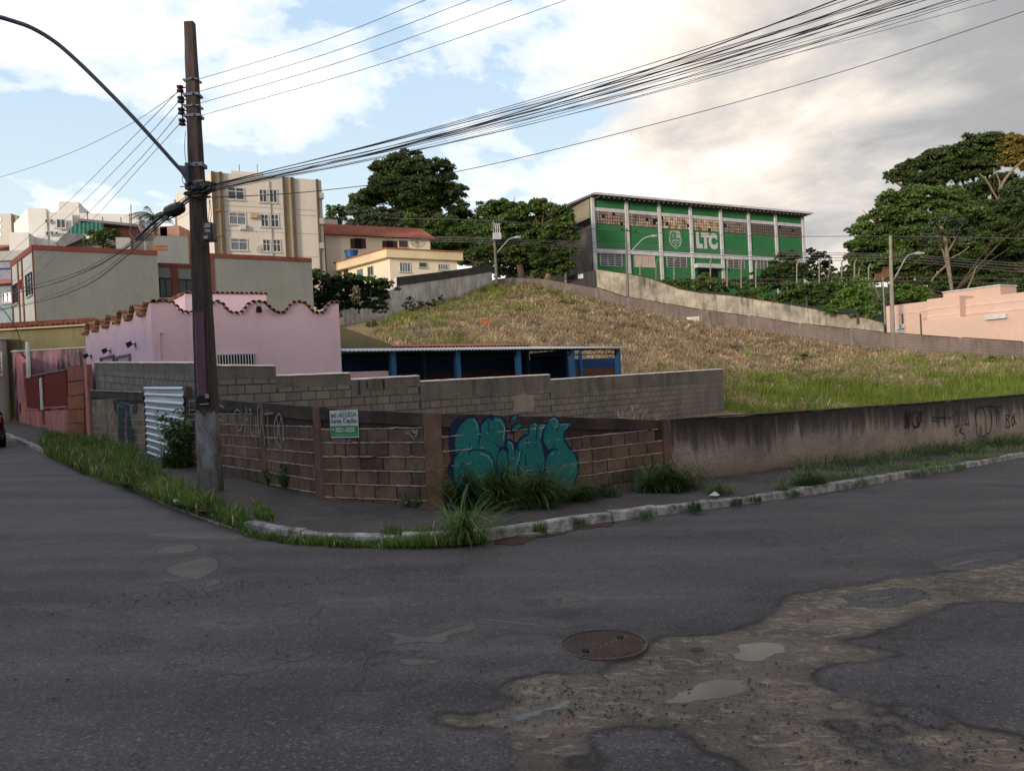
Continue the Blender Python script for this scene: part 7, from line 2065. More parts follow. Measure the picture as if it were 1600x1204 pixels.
# the knot of clamps and looped cable where the bundle meets the pole
kn = thing('cable_knot', 'tangle of looped black cables and clamps wrapped round the big pole', 'cable bundle', PP(310, 300, -.2))
rn = random.Random(9)
for q in range(26):
    m = MB(); pl_ = []
    cx_, cy_ = rn.uniform(295, 322), rn.uniform(288, 306); ra, rb_ = rn.uniform(6, 18), rn.uniform(1.5, 5)
    t0 = rn.uniform(0, 6.28); n_t = rn.randint(7, 14)
    for k in range(n_t):
        a = t0 + k * .55; pl_.append(PP(cx_ + ra * math.cos(a), cy_ + rb_ * math.sin(a) + rn.uniform(-1, 1) - (cx_ + ra * math.cos(a) - 308) * .12, -.17 - .07 * math.sin(a) - rn.uniform(0, .05)))
    m.tube(smooth_line(pl_, 3), rn.uniform(.006, .016), 5); m.build('cable_loop', M['cable'], kn)
for (x, y) in [(299, 297), (312, 293), (318, 303), (304, 305), (322, 296)]:
    m = MB(); m.box(PP(x, y, -.24), (.07, 0, .01), (0, .08, 0), (0, 0, .06)); m.build('clamp', M['blackbox'], kn)
band(293, .09, .03, 'cable_strap', 'blackbox'); band(306, .03, .02, 'cable_strap', 'galv_pale')
m = MB()
for q in range(9):
    x0 = 300 + q * 3.3; m.tube(smooth_line([PP(x0, 306, -.17), PP(x0 + rn.uniform(-1.5, 1.5), 325, -.17), PP(x0 + rn.uniform(-1, 3), 345, -.17), PP(x0 + 2 + rn.uniform(-2, 2), rn.uniform(352, 372), -.17)], 3), .0045, 4)
m.tube(smooth_line([PP(290, 205, -.1), PP(288.5, 225, -.12), PP(289.5, 246, -.14), PP(293, 262, -.15)], 3), .005, 4)
m.tube(smooth_line([PP(292, 271, -.15), PP(285.5, 276, -.17), PP(286, 285, -.18), PP(292, 291, -.17)], 4), .005, 4)
m.tube(smooth_line([PP(322, 300, -.15), PP(328, 315, -.2), PP(330, 335, -.22), PP(327, 352, -.22)], 4), .005, 4)
m.build('hanging_wire', M['cable'], pole)

# ------------------------------------------------------------------ cables
def span(pts, rad, mat, label, group, name='cable', cat='cable', n=14):
    """a cable through 3 or more (px, py, depth) points"""
    q = [P(*p) if len(p) == 3 and not isinstance(p, Vector) else p for p in pts]
    m = MB(); m.tube(smooth_line(q, n), rad, 5)
    o = m.build(name, M[mat], smooth=True); return tag(o, label, cat, group)
# low-voltage wires to the upper right
for (x, y), (xe, yk, xk) in zip([(296, 128), (298, 147), (300, 165), (302, 184)], [(665, 0, 490), (735, 0, 520), (800, 0, 545), (885, 0, 590)]):
    yk_ = y + (0 - y) * (xk - x) / (xe - x) + 8.5
    ext = (xe + (xe - xk) * 1.0, 0 - (yk_) * 1.0 - 3, 10.0)
    span([(x, y, PD), (xk, yk_, PD - .9), (xe, 0, 11.2), ext], .0045, 'wire', 'bare wire rising to the upper right from the top of the big pole', 'four bare wires leaving to the upper right', 'wire', 'wire')
# and to the left
for (x, y), (x1_, y1_), (x2_, y2_) in [((280, 141), (190, 232), (90, 330)), ((281, 157), (200, 245), (102, 342)), ((282, 174), (210, 258), (114, 355)), ((283, 191), (222, 258), (135, 353))]:
    x3, y3 = x2_ - (x1_ - x2_) * 1.25, y2_ + (y2_ - y1_) * 1.12
    span([(x, y, PD), (x1_, y1_, 17), (x2_, y2_, 25), (x3, y3, 36)], .006, 'wire', 'bare wire dropping to the lower left from the insulator rack', 'four bare wires leaving to the lower left', 'wire', 'wire')
span([(280, 143), (200, 196), (100, 243), (0, 277), (-100, 305)][0:1] and [(280, 143, PD), (200, 196, 14.5), (100, 243, 17), (0, 277, 20), (-100, 303, 23)], .005, 'wire', 'single thin wire sagging away to the left edge of the sky', None, 'wire', 'wire')
# the thick bundle to the upper right
bund = [(1480, -14, .014), (1445, -10, .011), (1410, -12, .011), (1384, -10, .016), (1352, -10, .010), (1330, -9, .018), (1505, 0, .008), (1420, 2, .008), (1470, 6, .008), (1512, -6, .006), (1400, 6, .007), (1378, 0, .007), (1490, 8, .007), (1360, 4, .006), (1440, 14, .009), (1460, -4, .010), (1394, 2, .006), (1426, -6, .012), (1500, 16, .006)]
for k, (xe, ye, r_) in enumerate(bund):
    y0 = 296 + (k * 7 % 13) - 4
    # height of the bundle in mid span
    f1, f2 = 0.33, 0.68
    x_a, x_b = 318, xe
    low = (k * 5 % 9)
    ln = lambda f, sag: (x_a + (x_b - x_a) * f, y0 + (ye - y0) * f + sag)
    sg = 8 + low * 2.6
    p1 = ln(.3, sg * .8); p2 = ln(.62, sg * .9)
    ex = (x_b + (x_b - p2[0]) * .9, ye - (p2[1] - ye) * 1.05, 8.3)
    span([(316, y0, PD - .15), (p1[0], p1[1], 11.8), (p2[0], p2[1], 10.6), (x_b, ye, 9.3), ex], r_ * 0.5, 'cable_blue' if k % 4 == 2 else 'cable', 'thin black telecom cable in the bundle sweeping up to the right' if r_ < .012 else 'thick black telecom cable in the bundle sweeping up to the right',
         'thin telecom cables sweeping up to the right' if r_ < .012 else 'thick telecom cables sweeping up to the right')
span([(320, 309, PD - .1), (500, 298, 14), (720, 267, 15.5), (1000, 200, 16), (1300, 117, 16), (1600, 18, 15.5), (1750, -35, 15)], .0075, 'cable', 'lone cable crossing the whole sky below the bundle', None)
# service bundles to the left and down
for k, pts in enumerate([[(305, 299, PD), (262, 328, 14), (215, 372, 17), (150, 415, 22), (50, 446, 29), (-60, 468, 36)], [(305, 302, PD), (255, 342, 14), (200, 386, 17.5), (130, 426, 23), (50, 452, 29), (-60, 476, 36)], [(305, 304, PD), (258, 345, 14), (205, 388, 17.5), (140, 436, 23), (55, 470, 29), (-40, 492, 36)],
                         [(306, 306, PD), (250, 350, 14.2), (195, 402, 18), (130, 448, 23), (50, 474, 29), (-60, 495, 36)], [(305, 301, PD), (240, 350, 15), (180, 398, 18), (120, 430, 23), (60, 449, 28), (-60, 470, 36)], [(304, 300, PD), (262, 333, 13.8), (220, 365, 16), (170, 400, 20), (90, 436, 26), (-40, 468, 36)]]):
    thick = k in (1, 3)
    span(pts, .014 if thick else .007, 'cable', 'thick service cable drooping left across the grey-green building' if thick else 'thin service cable drooping left across the grey-green building', 'thick service cables drooping left' if thick else 'thin service cables drooping left')
span([(285, 318, 13.6), (262, 331, 13.9), (235, 352, 14.6), (212, 374, 15.6)], .03, 'cable', 'lashed bundle of cables beside the black splice closure', None)
# wire across the olive wall
span([(-10, 470, 30), (10, 490, 31), (28, 520, 32), (33, 545, 33)], .015, 'cable', 'loose black cable hanging in front of the olive wall', None)

# ------------------------------------------------------------------ distant poles and lines
def far_pole(x0, y0, x1, y1, d, label, w0, cross=None, lamp=None, tr=False):
    b_ = P(x1, y1, d); t_ = P(x0, y0, d)
    po = thing('utility_pole', label, 'utility pole', (b_.x, b_.y, b_.z - .5))
    m = MB(); m.tube([b_ - Vector((0, 0, 2)), b_, t_], [w0, w0, w0 * .6], 10); m.build('shaft', M['concrete'] if d > 80 else M['galvc'], po)
    if cross:
        m = MB(); c_ = P(cross[0], cross[2], d); e_ = P(cross[1], cross[3], d); m.tube([c_, e_], .07, 5)
        for k in range(4):
            q = c_.lerp(e_, (k + .3) / 4); m.tube([q, q + Vector((0, 0, .25))], .07, 6)
        m.build('crossarm', M['blackbox'], po)
    if lamp:
        m = MB(); m.tube(smooth_line([P(x, y, d - .6 * i) for i, (x, y) in enumerate(lamp)], 4), .06, 6); m.build('lamp_arm', M['galv_pale'], po)
        m = MB(); q = P(*lamp[-1], d - .6 * (len(lamp) - 1)); m.tube([q, q + Vector((.35, -.1, 0)), q + Vector((.75, -.2, -.05))], [.08, .14, .06], 8); m.build('lamp_head', M['galv_pale'], po)
    if tr:
        m = MB(); q = P(770, 375, d - .4); m.abox(q.x, q.x + .95, q.y - .4, q.y + .2, q.z, q.z + .7); m.build('transformer', M['galv_pale'], po)
        m = MB()
        for k in range(3): a = P(774 + k * 3, 366, d - .4); m.tube([a, a + Vector((.1, 0, .5)), a + Vector((0, 0, 1.2))], .05, 5)
        m.build('bushing', M['galv_pale'], po)
    return po
M['galvc'] = surf('pale_concrete_pole', (0.30, 0.26, 0.22), (0.22, 0.19, 0.16), 2, .9, .3, 12)
far_pole(771, 345, 776, 437, 84, 'far concrete pole with a white transformer below the trees', .17, (765, 792, 346, 349), [(777, 394), (786, 384), (795, 374), (803, 371)], True)
far_pole(978, 360, 981, 460, 86, 'brown far pole in front of the green hall with a lamp arm', .17, (970, 998, 359, 363), [(983, 396), (995, 383), (1005, 373), (1016, 369)])
far_pole(1391, 368, 1395, 522, 68, 'pale concrete pole with a curved lamp at the peach building', .20, (1389, 1428, 368, 373), [(1397, 436), (1407, 418), (1416, 402), (1424, 397), (1429, 396)])
far_pole(1379, 432, 1382, 487, 76, 'thin grey post left of the pale pole', .09)
def far_line(pts, label, rad=.03):
    span(pts, rad, 'wire', label, 'far power lines above the upper street', 'wire', 'wire', 6)
for (a, b, c, e) in [(345, 361, 369, 373), (372, 382, 397, 412), (374, 386, 400, 416), (377, 391, 404, 421), (380, 397, 408, 425)]:
    far_line([(600, a - 4, 88), (771, a, 84), (980, b, 86), (1180, (b + c) / 2 + 4, 77), (1391, c, 68), (1600, e - (20 if a == 345 else 0) + 20 * (a == 345), 60), (1750, e + 6, 56)], 'thin far power wire strung past the green hall')
for y_, yb_ in ((430, 440), (436, 447)):
    far_line([(980, y_ - 2, 86), (1180, y_ + 6, 77), (1391, y_ + 3, 68), (1600, yb_ - 4, 60)], 'thin far power wire strung past the green hall', .02)
# bent fence posts behind the lichened wall
for (x, y0, y1) in [(1000, 411, 432), (1025, 405, 432), (1053, 403, 445), (1110, 402, 440), (1136, 402, 438), (1158, 403, 440), (1181, 404, 440), (1280, 403, 432), (1335, 405, 450), (1357, 412, 440), (1245, 407, 434), (1315, 405, 425)]:
    m = MB(); d = 92 - (x - 1000) * .04; m.tube([P(x, y1 + 10, d), P(x, y0 + 6, d), P(x + 3.5, y0, d)], .075, 6)
    o = m.build('fence_post', M['galvc']); tag(o, 'pale bent-topped fence post in the row below the green hall', 'fence post', 'bent fence posts below the hall')

# ------------------------------------------------------------------ cars
def car(root, org, yaw, col, scale=1.0):
    """hatchback with separate wheels, glass, lamps; x is forward"""
    T = Matrix.Translation(org) @ Matrix.Rotation(yaw, 4, 'Z')
    tp = lambda x, y, z: T @ Vector((x * scale, y * scale, z * scale))
    secs = [(-1.95, .62, .35, .78, .80), (-1.9, .74, .28, .95, .98), (-1.75, .80, .24, 1.0, 1.05), (-1.3, .83, .22, .98, 1.38), (-.7, .84, .22, .96, 1.46), (0.0, .84, .22, .95, 1.45), (.5, .84, .22, .94, 1.32), (1.0, .83, .22, .92, .98), (1.6, .80, .24, .80, .84), (1.9, .72, .30, .66, .68), (1.98, .6, .36, .58, .60)]
    vs = []; fs = []
    for (x, hw, zb_, zs, zr) in secs:
        rw = hw * (.72 if zr - zs > .2 else .9)
        ring = [(-hw * .92, zb_), (-hw, zb_ + .15), (-hw, zs - .12), (-hw * .96, zs), (-rw, zr - .05), (-rw * .8, zr), (rw * .8, zr), (rw, zr - .05), (hw * .96, zs), (hw, zs - .12), (hw, zb_ + .15), (hw * .92, zb_)]
        vs += [tp(x, y, z) for y, z in ring]
    n = 12
    for i in range(len(secs) - 1):
        for k in range(n): fs.append((i * n + k, i * n + (k + 1) % n, (i + 1) * n + (k + 1) % n, (i + 1) * n + k))
    fs.append(tuple(range(n))); fs.append(tuple(reversed(range((len(secs) - 1) * n, len(secs) * n))))
    m = MB(); m.add(vs, [tuple(reversed(f)) for f in fs]); m.build('body', M[col], root, smooth=False)
    m = MB()
    for sd in (-1, 1):
        m.prism([tp(-1.2, sd * .835, .99), tp(.85, sd * .835, .97), tp(.45, sd * .66, 1.27), tp(-.0, sd * .63, 1.38), tp(-.75, sd * .63, 1.39), tp(-1.15, sd * .66, 1.30)], tp(0, sd * .02, .005) - tp(0, 0, 0))
    m.build('side_window', M['glass'], root)
    m = MB(); m.prism([tp(-1.76, -.66, 1.05), tp(-1.76, .66, 1.05), tp(-1.36, .54, 1.36), tp(-1.36, -.54, 1.36)], tp(-.03, 0, .02) - tp(0, 0, 0)); m.build('rear_window', M['glass'], root)
    m = MB(); m.prism([tp(1.0, -.68, 1.0), tp(1.0, .68, 1.0), tp(.52, .56, 1.32), tp(.52, -.56, 1.32)], tp(.03, 0, .03) - tp(0, 0, 0)); m.build('windscreen', M['glass'], root)
    for (x, sd) in ((-1.2, -1), (-1.2, 1), (1.2, -1), (1.2, 1)):
        m = MB(); m.tube([tp(x, sd * .62, .3), tp(x, sd * .86, .3)], .3 * scale, 18); wl = m.build('wheel', M['tyre'], root)
        m = MB(); m.tube([tp(x, sd * .861, .3), tp(x, sd * .875, .3)], .19 * scale, 12); m.build('rim', M['galv_pale'], wl)
    for sd in (-1, 1):
        m = MB(); m.prism([tp(-1.93, sd * .48, .78), tp(-1.93, sd * .70, .78), tp(-1.86, sd * .72, 1.0), tp(-1.86, sd * .56, 1.0)], tp(-.04, 0, 0) - tp(0, 0, 0)); m.build('tail_lamp', M['taillamp'], root)
        m = MB(); m.prism([tp(1.93, sd * .4, .6), tp(1.93, sd * .66, .62), tp(1.85, sd * .66, .76), tp(1.85, sd * .42, .74)], tp(.05, 0, 0) - tp(0, 0, 0)); m.build('headlight', M['galv_pale'], root)
    m = MB(); m.box(tp(-2.0, -.7, .38), tp(.06, 0, 0) - tp(0, 0, 0), tp(0, 1.4, 0) - tp(0, 0, 0), tp(0, 0, .16) - tp(0, 0, 0)); m.build('bumper', M[col], root)
cpos = GP(4, 702); cr = thing('parked_car', 'dark red parked car just showing at the left edge of the street', 'car', (cpos.x, cpos.y, gz(cpos.x)))
yaw = math.atan2(L1d.y, L1d.x)
car(cr, Vector((cpos.x - .85 + L1d.x * 2.0, cpos.y + L1d.y * 2.0, gz(cpos.x) + .0)), yaw, 'darkred')
cpos = P(1482, 523, 67.5); cz = cpos.z - 1.45
cr = thing('silver_car', 'silver car whose roof shows over the upper wall by the peach building', 'car', (cpos.x, cpos.y, cz))
car(cr, Vector((cpos.x, cpos.y, cz)), R(160), 'silver')

# ------------------------------------------------------------------ vegetation
LEAFN = []
def leaf_cards(centers, outward, size, rng, flat=0.35):
    """diamond leaf clusters: centres (N,3), preferred normals (N,3)"""
    n = len(centers)
    nrm = outward + rng.normal(0, flat + .35, (n, 3)); nrm /= np.linalg.norm(nrm, axis=1)[:, None] + 1e-9
    r = rng.normal(0, 1, (n, 3)); a = np.cross(nrm, r); a /= np.linalg.norm(a, axis=1)[:, None] + 1e-9
    b = np.cross(nrm, a)
    s = (size * rng.uniform(.55, 1.3, n))[:, None]
    v0 = centers - a * s; v1 = centers + b * s * .5 + nrm * s * .12; v2 = centers + a * s * 1.1; v3 = centers - b * s * .5 + nrm * s * .12
    V_ = np.stack([v0, v1, v2, v3], 1).reshape(-1, 3)
    i = np.arange(n)[:, None] * 4
    return V_, np.concatenate([i + np.array([[0, 1, 2]]), i + np.array([[0, 2, 3]])], 0)

def crown_points(blobs, density, rng, sub=0.33, core=0.0):
    """blobs: (centre, radius, squash). Clumps sit on every blob; leaves sit on the shell of each clump"""
    C_, N_ = [], []
    for (c, r, sq) in blobs:
        nc = min(44, max(9, int(24 * (r / 2.0) ** 1.2)))
        d = rng.normal(0, 1, (nc, 3)); d /= np.linalg.norm(d, axis=1)[:, None]
        cc = np.array(c) + d * np.array([1, 1, sq]) * r * rng.uniform(.45, .95, (nc, 1))
        cr_ = r * sub * rng.uniform(.65, 1.35, nc)
        for q, rr in zip(cc, cr_):
            m_ = max(8, int(density * rr * rr * 78))
            e_ = rng.normal(0, 1, (m_, 3)); e_ /= np.linalg.norm(e_, axis=1)[:, None]
            e_[:, 2] = np.where(e_[:, 2] < -.3, -e_[:, 2] * .6, e_[:, 2])
            rad = rr * rng.uniform(.55, 1.08, (m_, 1))
            C_.append(q + e_ * rad * np.array([1.1, 1.1, .75])); N_.append(e_ * .7 + np.array([0, 0, .5]))
    return np.concatenate(C_), np.concatenate(N_)

def tree(name, label, base, blobs_px, d, mat, leaf=.28, dens=6.0, trunk_r=.3, group=None, seed=1, squash=.8, bark='bark', cat='tree', djit=.12, limbs=True, extra=None, sub=.33):
    rng = np.random.default_rng(seed); rnd = random.Random(seed)
    b = P(*base); 
    t_ = thing(name, label, cat, (b.x, b.y, b.z), group)
    blobs = []
    for bl in blobs_px:
        x, y, r_ = bl[:3]; r = r_ * d / F * (1.3 if cat in ('bush', 'hedge') else 1.1); dd = d + rnd.uniform(-1, 1) * r * .7
        blobs.append((P(x, y, dd), r, squash))
    C_, N_ = crown_points(blobs, dens, rng, sub)
    LEAFN.append(len(C_)); V_, T_ = leaf_cards(C_, N_, leaf * .60, rng)
    tri_object('crown', V_, T_, M[mat], t_)
    if extra:
        C_, N_ = crown_points([(P(x, y, d - .5), r_ * d / F, squash) for x, y, r_ in extra[1]], dens * 1.2, rng, sub)
        V_, T_ = leaf_cards(C_, N_, leaf * .60, rng); tri_object('crown', V_, T_, M[extra[0]], t_)
    if trunk_r > 0:
        m = MB(); cen = sum((bb[0] for bb in blobs), Vector()) / len(blobs)
        fork = b.lerp(cen, .45); fork.x = b.x + (cen.x - b.x) * .25; fork.y = b.y
        m.tube([b - Vector((0, 0, 1)), b + Vector((0, 0, .3)), b.lerp(fork, .6) + Vector((rnd.uniform(-.2, .2), 0, 0)), fork], [trunk_r * 1.4, trunk_r * 1.1, trunk_r, trunk_r * .8], 8)
        m.build('trunk', M[bark], t_)
        if limbs:
            m = MB()
            for bb in blobs:
                mid = fork.lerp(bb[0], .5) + Vector((rnd.uniform(-.5, .5), rnd.uniform(-.5, .5), rnd.uniform(-.2, .6))) * bb[1] * .4
                m.tube([fork, mid, bb[0]], [trunk_r * .55, trunk_r * .38, trunk_r * .15], 6)
                for q in range(3):
                    e_ = bb[0] + Vector((rnd.uniform(-1, 1), rnd.uniform(-1, 1), rnd.uniform(-.2, 1))) * bb[1] * .8
                    m.tube([mid.lerp(bb[0], .7), e_], [trunk_r * .2, trunk_r * .06], 4)
            m.build('limbs', M[bark], t_)
    return t_

# centre group behind the cream houses
tree('large_tree', 'tallest dark tree rising over the cream houses against the sky', (645, 425, 115), [(625, 262, 26), (600, 268, 20), (655, 270, 26), (690, 275, 24), (640, 248, 16), (612, 290, 28), (650, 300, 30), (690, 305, 26), (712, 300, 17), (715, 325, 14), (600, 300, 22), (668, 325, 26), (640, 330, 30), (705, 345, 14), (590, 285, 14), (575, 312, 22), (561, 316, 18), (680, 258, 13)], 112, 'leaf_dark', .34, 4.2, .55, seed=3)
tree('broad_tree', 'grey-green broad tree left of the tallest tree behind the red roof', (600, 420, 108), [(560, 345, 20), (585, 350, 22), (610, 345, 24), (555, 330, 13), (570, 360, 18), (635, 352, 20), (600, 365, 20), (540, 348, 10)], 107, 'leaf_grey', .30, 4.5, .35, seed=4)
tree('broad_tree', 'mid-green tree between the red roof and the far transformer pole', (690, 430, 106), [(650, 350, 20), (672, 360, 22), (695, 355, 22), (655, 375, 20), (715, 370, 22), (735, 360, 18), (690, 385, 22), (722, 392, 22), (745, 385, 20), (735, 405, 16), (700, 350, 14), (640, 370, 12), (708, 408, 12)], 105, 'leaf_mid', .30, 4.6, .35, seed=5)
tree('leafy_tree', 'dense glossy tree behind the far transformer pole', (815, 432, 92), [(775, 335, 24), (800, 328, 22), (760, 325, 15), (825, 335, 24), (790, 360, 26), (765, 355, 20), (820, 365, 26), (775, 390, 22), (805, 395, 22), (758, 385, 16), (752, 340, 12)], 92, 'leaf_mid', .30, 4.8, .4, seed=6)
tree('leafy_tree', 'dense glossy tree leaning against the brick end of the green hall', (845, 438, 91), [(850, 322, 18), (870, 335, 22), (835, 320, 16), (885, 350, 18), (865, 365, 24), (840, 375, 22), (892, 370, 13), (870, 395, 20), (845, 405, 20), (880, 412, 16), (895, 392, 10), (860, 425, 14), (838, 428, 12)], 90.5, 'leaf_mid', .30, 5.0, .4, seed=7)
tree('low_tree', 'dark low tree in the gap by the far transformer pole', (745, 420, 89), [(742, 400, 14), (722, 405, 12), (760, 410, 12), (755, 395, 12)], 89.5, 'leaf_dark', .28, 5, .25, seed=8)
tree('hill_tree', 'small hilltop tree just right of the apartment block', (530, 350, 140), [(515, 330, 9), (530, 327, 10), (545, 330, 8), (535, 336, 10), (520, 338, 9)], 138, 'leaf_mid', .36, 3, .3, seed=9)

tree('backdrop_tree', 'dark tree mass filling the gap behind the cream house roofs', (640, 420, 116), [(520, 352, 16), (545, 362, 18), (575, 372, 18), (610, 375, 20), (645, 385, 20), (680, 380, 22), (715, 380, 22), (745, 372, 22), (775, 380, 22), (740, 350, 14), (700, 352, 16), (668, 345, 18), (630, 352, 16), (728, 345, 18), (735, 365, 20), (712, 338, 14), (760, 360, 20), (560, 378, 16), (655, 400, 18), (720, 400, 20), (752, 398, 20)], 115, 'leaf_dark', .34, 4.5, .3, seed=41)
tree('backdrop_tree', 'shady low tree between the transformer pole and the brick gable', (800, 440, 98), [(750, 415, 16), (775, 420, 16), (800, 420, 18), (830, 422, 16), (855, 415, 18), (880, 420, 14), (812, 400, 18), (845, 388, 16), (785, 405, 16), (800, 345, 18)], 97, 'leaf_dark', .32, 5, .3, seed=42)
# right group
tree('wood_edge', 'dark bushy edge of the right-hand wood above the peach building', (1480, 480, 88), [(1400, 440, 16), (1425, 448, 18), (1450, 452, 18), (1480, 448, 20), (1510, 452, 20), (1540, 450, 20), (1570, 452, 20), (1600, 452, 20), (1630, 450, 24), (1395, 470, 12), (1420, 468, 14), (1445, 470, 12), (1375, 478, 8), (1590, 380, 24), (1560, 365, 24), (1615, 330, 24)], 90, 'leaf_dark', .30, 4.5, .2, seed=43)
tree('wood_edge', 'dim inner trees of the right-hand wood behind the round tree', (1460, 440, 106), [(1350, 400, 16), (1375, 405, 20), (1410, 410, 22), (1450, 405, 24), (1490, 400, 24), (1530, 390, 26), (1560, 350, 26), (1600, 300, 22), (1540, 330, 24), (1500, 320, 22), (1590, 420, 26), (1340, 420, 10), (1330, 432, 9), (1360, 428, 12)], 106, 'leaf_dark', .34, 4.5, .3, seed=44)
tree('round_tree', 'big round green tree on the left of the right-hand wood', (1420, 460, 95), [(1350, 372, 26), (1370, 345, 26), (1400, 322, 28), (1440, 310, 28), (1480, 312, 24), (1345, 400, 20), (1380, 380, 30), (1420, 350, 32), (1460, 345, 32), (1400, 400, 28), (1440, 385, 32), (1335, 385, 14), (1495, 330, 22), (1365, 415, 16), (1334, 362, 10)], 92, 'leaf_mid', .33, 4.8, .5, seed=10)
tree('tall_tree', 'tall spreading dark tree with pale limbs behind the round tree', (1565, 440, 120), [(1400, 272, 16), (1420, 262, 18), (1450, 255, 20), (1480, 245, 22), (1510, 232, 22), (1545, 225, 22), (1430, 280, 20), (1465, 275, 22), (1500, 265, 24), (1535, 258, 24), (1395, 282, 9), (1560, 290, 24), (1520, 300, 20), (1570, 330, 26)], 112, 'leaf_dark', .36, 4.2, .7, seed=11, bark='bark_pale', extra=('leaf_gold', [(1568, 222, 20), (1590, 228, 20), (1585, 246, 20), (1608, 240, 22), (1560, 240, 13), (1600, 260, 14)]))
tree('wood_tree', 'green tree right of the round tree with yellowish tips', (1560, 470, 96), [(1500, 340, 26), (1530, 345, 28), (1515, 370, 28), (1550, 375, 26), (1490, 375, 24), (1530, 400, 28), (1480, 405, 26), (1555, 405, 24)], 97, 'leaf_mid', .32, 4.6, .4, seed=12, extra=('leaf_gold', [(1540, 335, 8), (1555, 340, 7)]))
tree('wood_tree', 'dark tree at the right picture edge above the peach building', (1610, 470, 92), [(1590, 330, 26), (1580, 360, 28), (1605, 385, 30), (1575, 400, 28), (1600, 420, 26), (1570, 430, 24), (1620, 350, 30), (1630, 410, 30), (1590, 300, 20)], 95, 'leaf_dark', .32, 5.0, .4, seed=13)
tree('wood_tree', 'deep dark undergrowth tree behind the slim pale-trunked tree', (1500, 470, 92), [(1450, 425, 26), (1480, 430, 26), (1510, 430, 26), (1540, 435, 26), (1430, 435, 20), (1420, 412, 18), (1560, 445, 22), (1405, 425, 14)], 93, 'leaf_dark', .30, 5.0, .3, seed=14)
tree('wood_tree', 'broad green tree mass low behind the brown hut', (1400, 470, 98), [(1345, 395, 18), (1365, 410, 20), (1390, 415, 22), (1420, 410, 24), (1400, 380, 26), (1440, 395, 26), (1350, 425, 12), (1375, 432, 14), (1330, 400, 12), (1470, 395, 24)], 99, 'leaf_mid', .32, 4.6, .3, seed=16)
# slim pale tree with umbrella leaves
t_ = tree('cecropia_tree', 'slim pale-trunked tree with umbrella leaves above the peach building', (1487, 458, 84), [(1465, 345, 10), (1485, 342, 12), (1500, 348, 10), (1450, 358, 9), (1515, 360, 9), (1460, 375, 9), (1475, 362, 9), (1448, 385, 8), (1505, 378, 9), (1520, 372, 8), (1440, 372, 6), (1490, 362, 8)], 82, 'leaf_grey', .42, 5, 0, seed=15, squash=.5)
m = MB()
for pts, r0 in [([(1488, 462), (1484, 430), (1480, 400), (1475, 365), (1468, 350)], .18), ([(1486, 450), (1478, 410), (1470, 385), (1455, 372)], .10), ([(1482, 405), (1500, 396), (1515, 385)], .07), ([(1478, 415), (1462, 430), (1455, 440)], .10), ([(1480, 395), (1492, 375), (1500, 355)], .09)]:
    m.tube(smooth_line([P(x, y, 83) for x, y in pts], 3), [r0] * (len(smooth_line([P(x, y, 83) for x, y in pts], 3))), 7)
m.build('trunk', M['bark_pale'], t_)
for k, (x0, y0, x1, y1_) in enumerate([(1508, 455, 1526, 415), (1374, 460, 1360, 440), (1335, 450, 1343, 418), (1292, 440, 1297, 405)]):
    m = MB(); m.tube([P(x0, y0 + 5, 84), P((x0 + x1) / 2 + 1.5, (y0 + y1_) / 2, 84), P(x1, y1_, 84)], [.10, .08, .05], 6)
    o = m.build('bare_trunk', M['bark_pale']); tag(o, ['bare leaning grey trunk right of the umbrella-leaved tree', 'thin bare trunk beside the brown hut', 'thin pale bare trunk left of the brown hut', 'thin pale stem against the sky gap'][k], 'trunk')
# big pale limbs of the tall tree
m = MB()
tt_ = bpy.data.objects.new('limb_anchor', None)
bpy.data.objects.remove(tt_)
tall = [o for o in SC.objects if o.name == 'tall_tree'][0]
for pts, r0 in [([(1566, 335), (1563, 310), (1565, 290), (1580, 268), (1600, 250)], .26), ([(1564, 320), (1552, 300), (1540, 280), (1530, 272)], .15), ([(1568, 322), (1585, 300), (1600, 275)], .18), ([(1560, 300), (1562, 285), (1552, 262)], .12), ([(1568, 440), (1567, 380), (1566, 335)], .35)]:
    q = smooth_line([P(x, y, 108) for x, y in pts], 3); m.tube(q, [r0 * (1 - .5 * i / len(q)) for i in range(len(q))], 7)
m.build('pale_limbs', M['bark_pale'], tall)

# vegetation along the lichened wall
tree('roadside_bush', 'dense hanging bush on the lichened wall below the LTC lettering', (1090, 450, 88), [(1045, 440, 11), (1060, 445, 13), (1080, 440, 11), (1100, 440, 12), (1120, 446, 12), (1060, 455, 10), (1140, 448, 11), (1160, 452, 11), (1090, 452, 8), (1180, 450, 10)], 87.5, 'leaf_mid', .24, 8, .1, seed=20, cat='bush', limbs=False)
tree('small_tree', 'bushy small tree in front of the right half of the green hall', (1230, 455, 90), [(1228, 405, 16), (1215, 415, 14), (1245, 412, 15), (1225, 425, 18), (1205, 430, 14), (1250, 428, 16), (1228, 395, 10), (1195, 440, 14)], 89, 'leaf_dark', .25, 7, .2, seed=21)
tree('roadside_bush', 'mass of green shrubs on the bank below the green hall corner', (1260, 470, 82), [(1180, 460, 12), (1205, 460, 14), (1235, 458, 16), (1265, 455, 18), (1290, 448, 16), (1250, 470, 14), (1280, 470, 16), (1305, 465, 16), (1220, 468, 10), (1310, 440, 13), (1165, 462, 8)], 83, 'leaf_mid', .24, 7.5, .1, seed=22, cat='bush', limbs=False)
tree('roadside_bush', 'bright green bush at the end of the lichened wall by the pale pole', (1340, 490, 76), [(1325, 455, 16), (1345, 465, 18), (1365, 475, 12), (1330, 480, 14), (1310, 478, 12), (1352, 488, 12), (1370, 490, 9), (1300, 485, 8), (1340, 445, 12), (1290, 482, 7)], 76.5, 'leaf_bright', .22, 8, .1, seed=23, cat='bush', limbs=False)
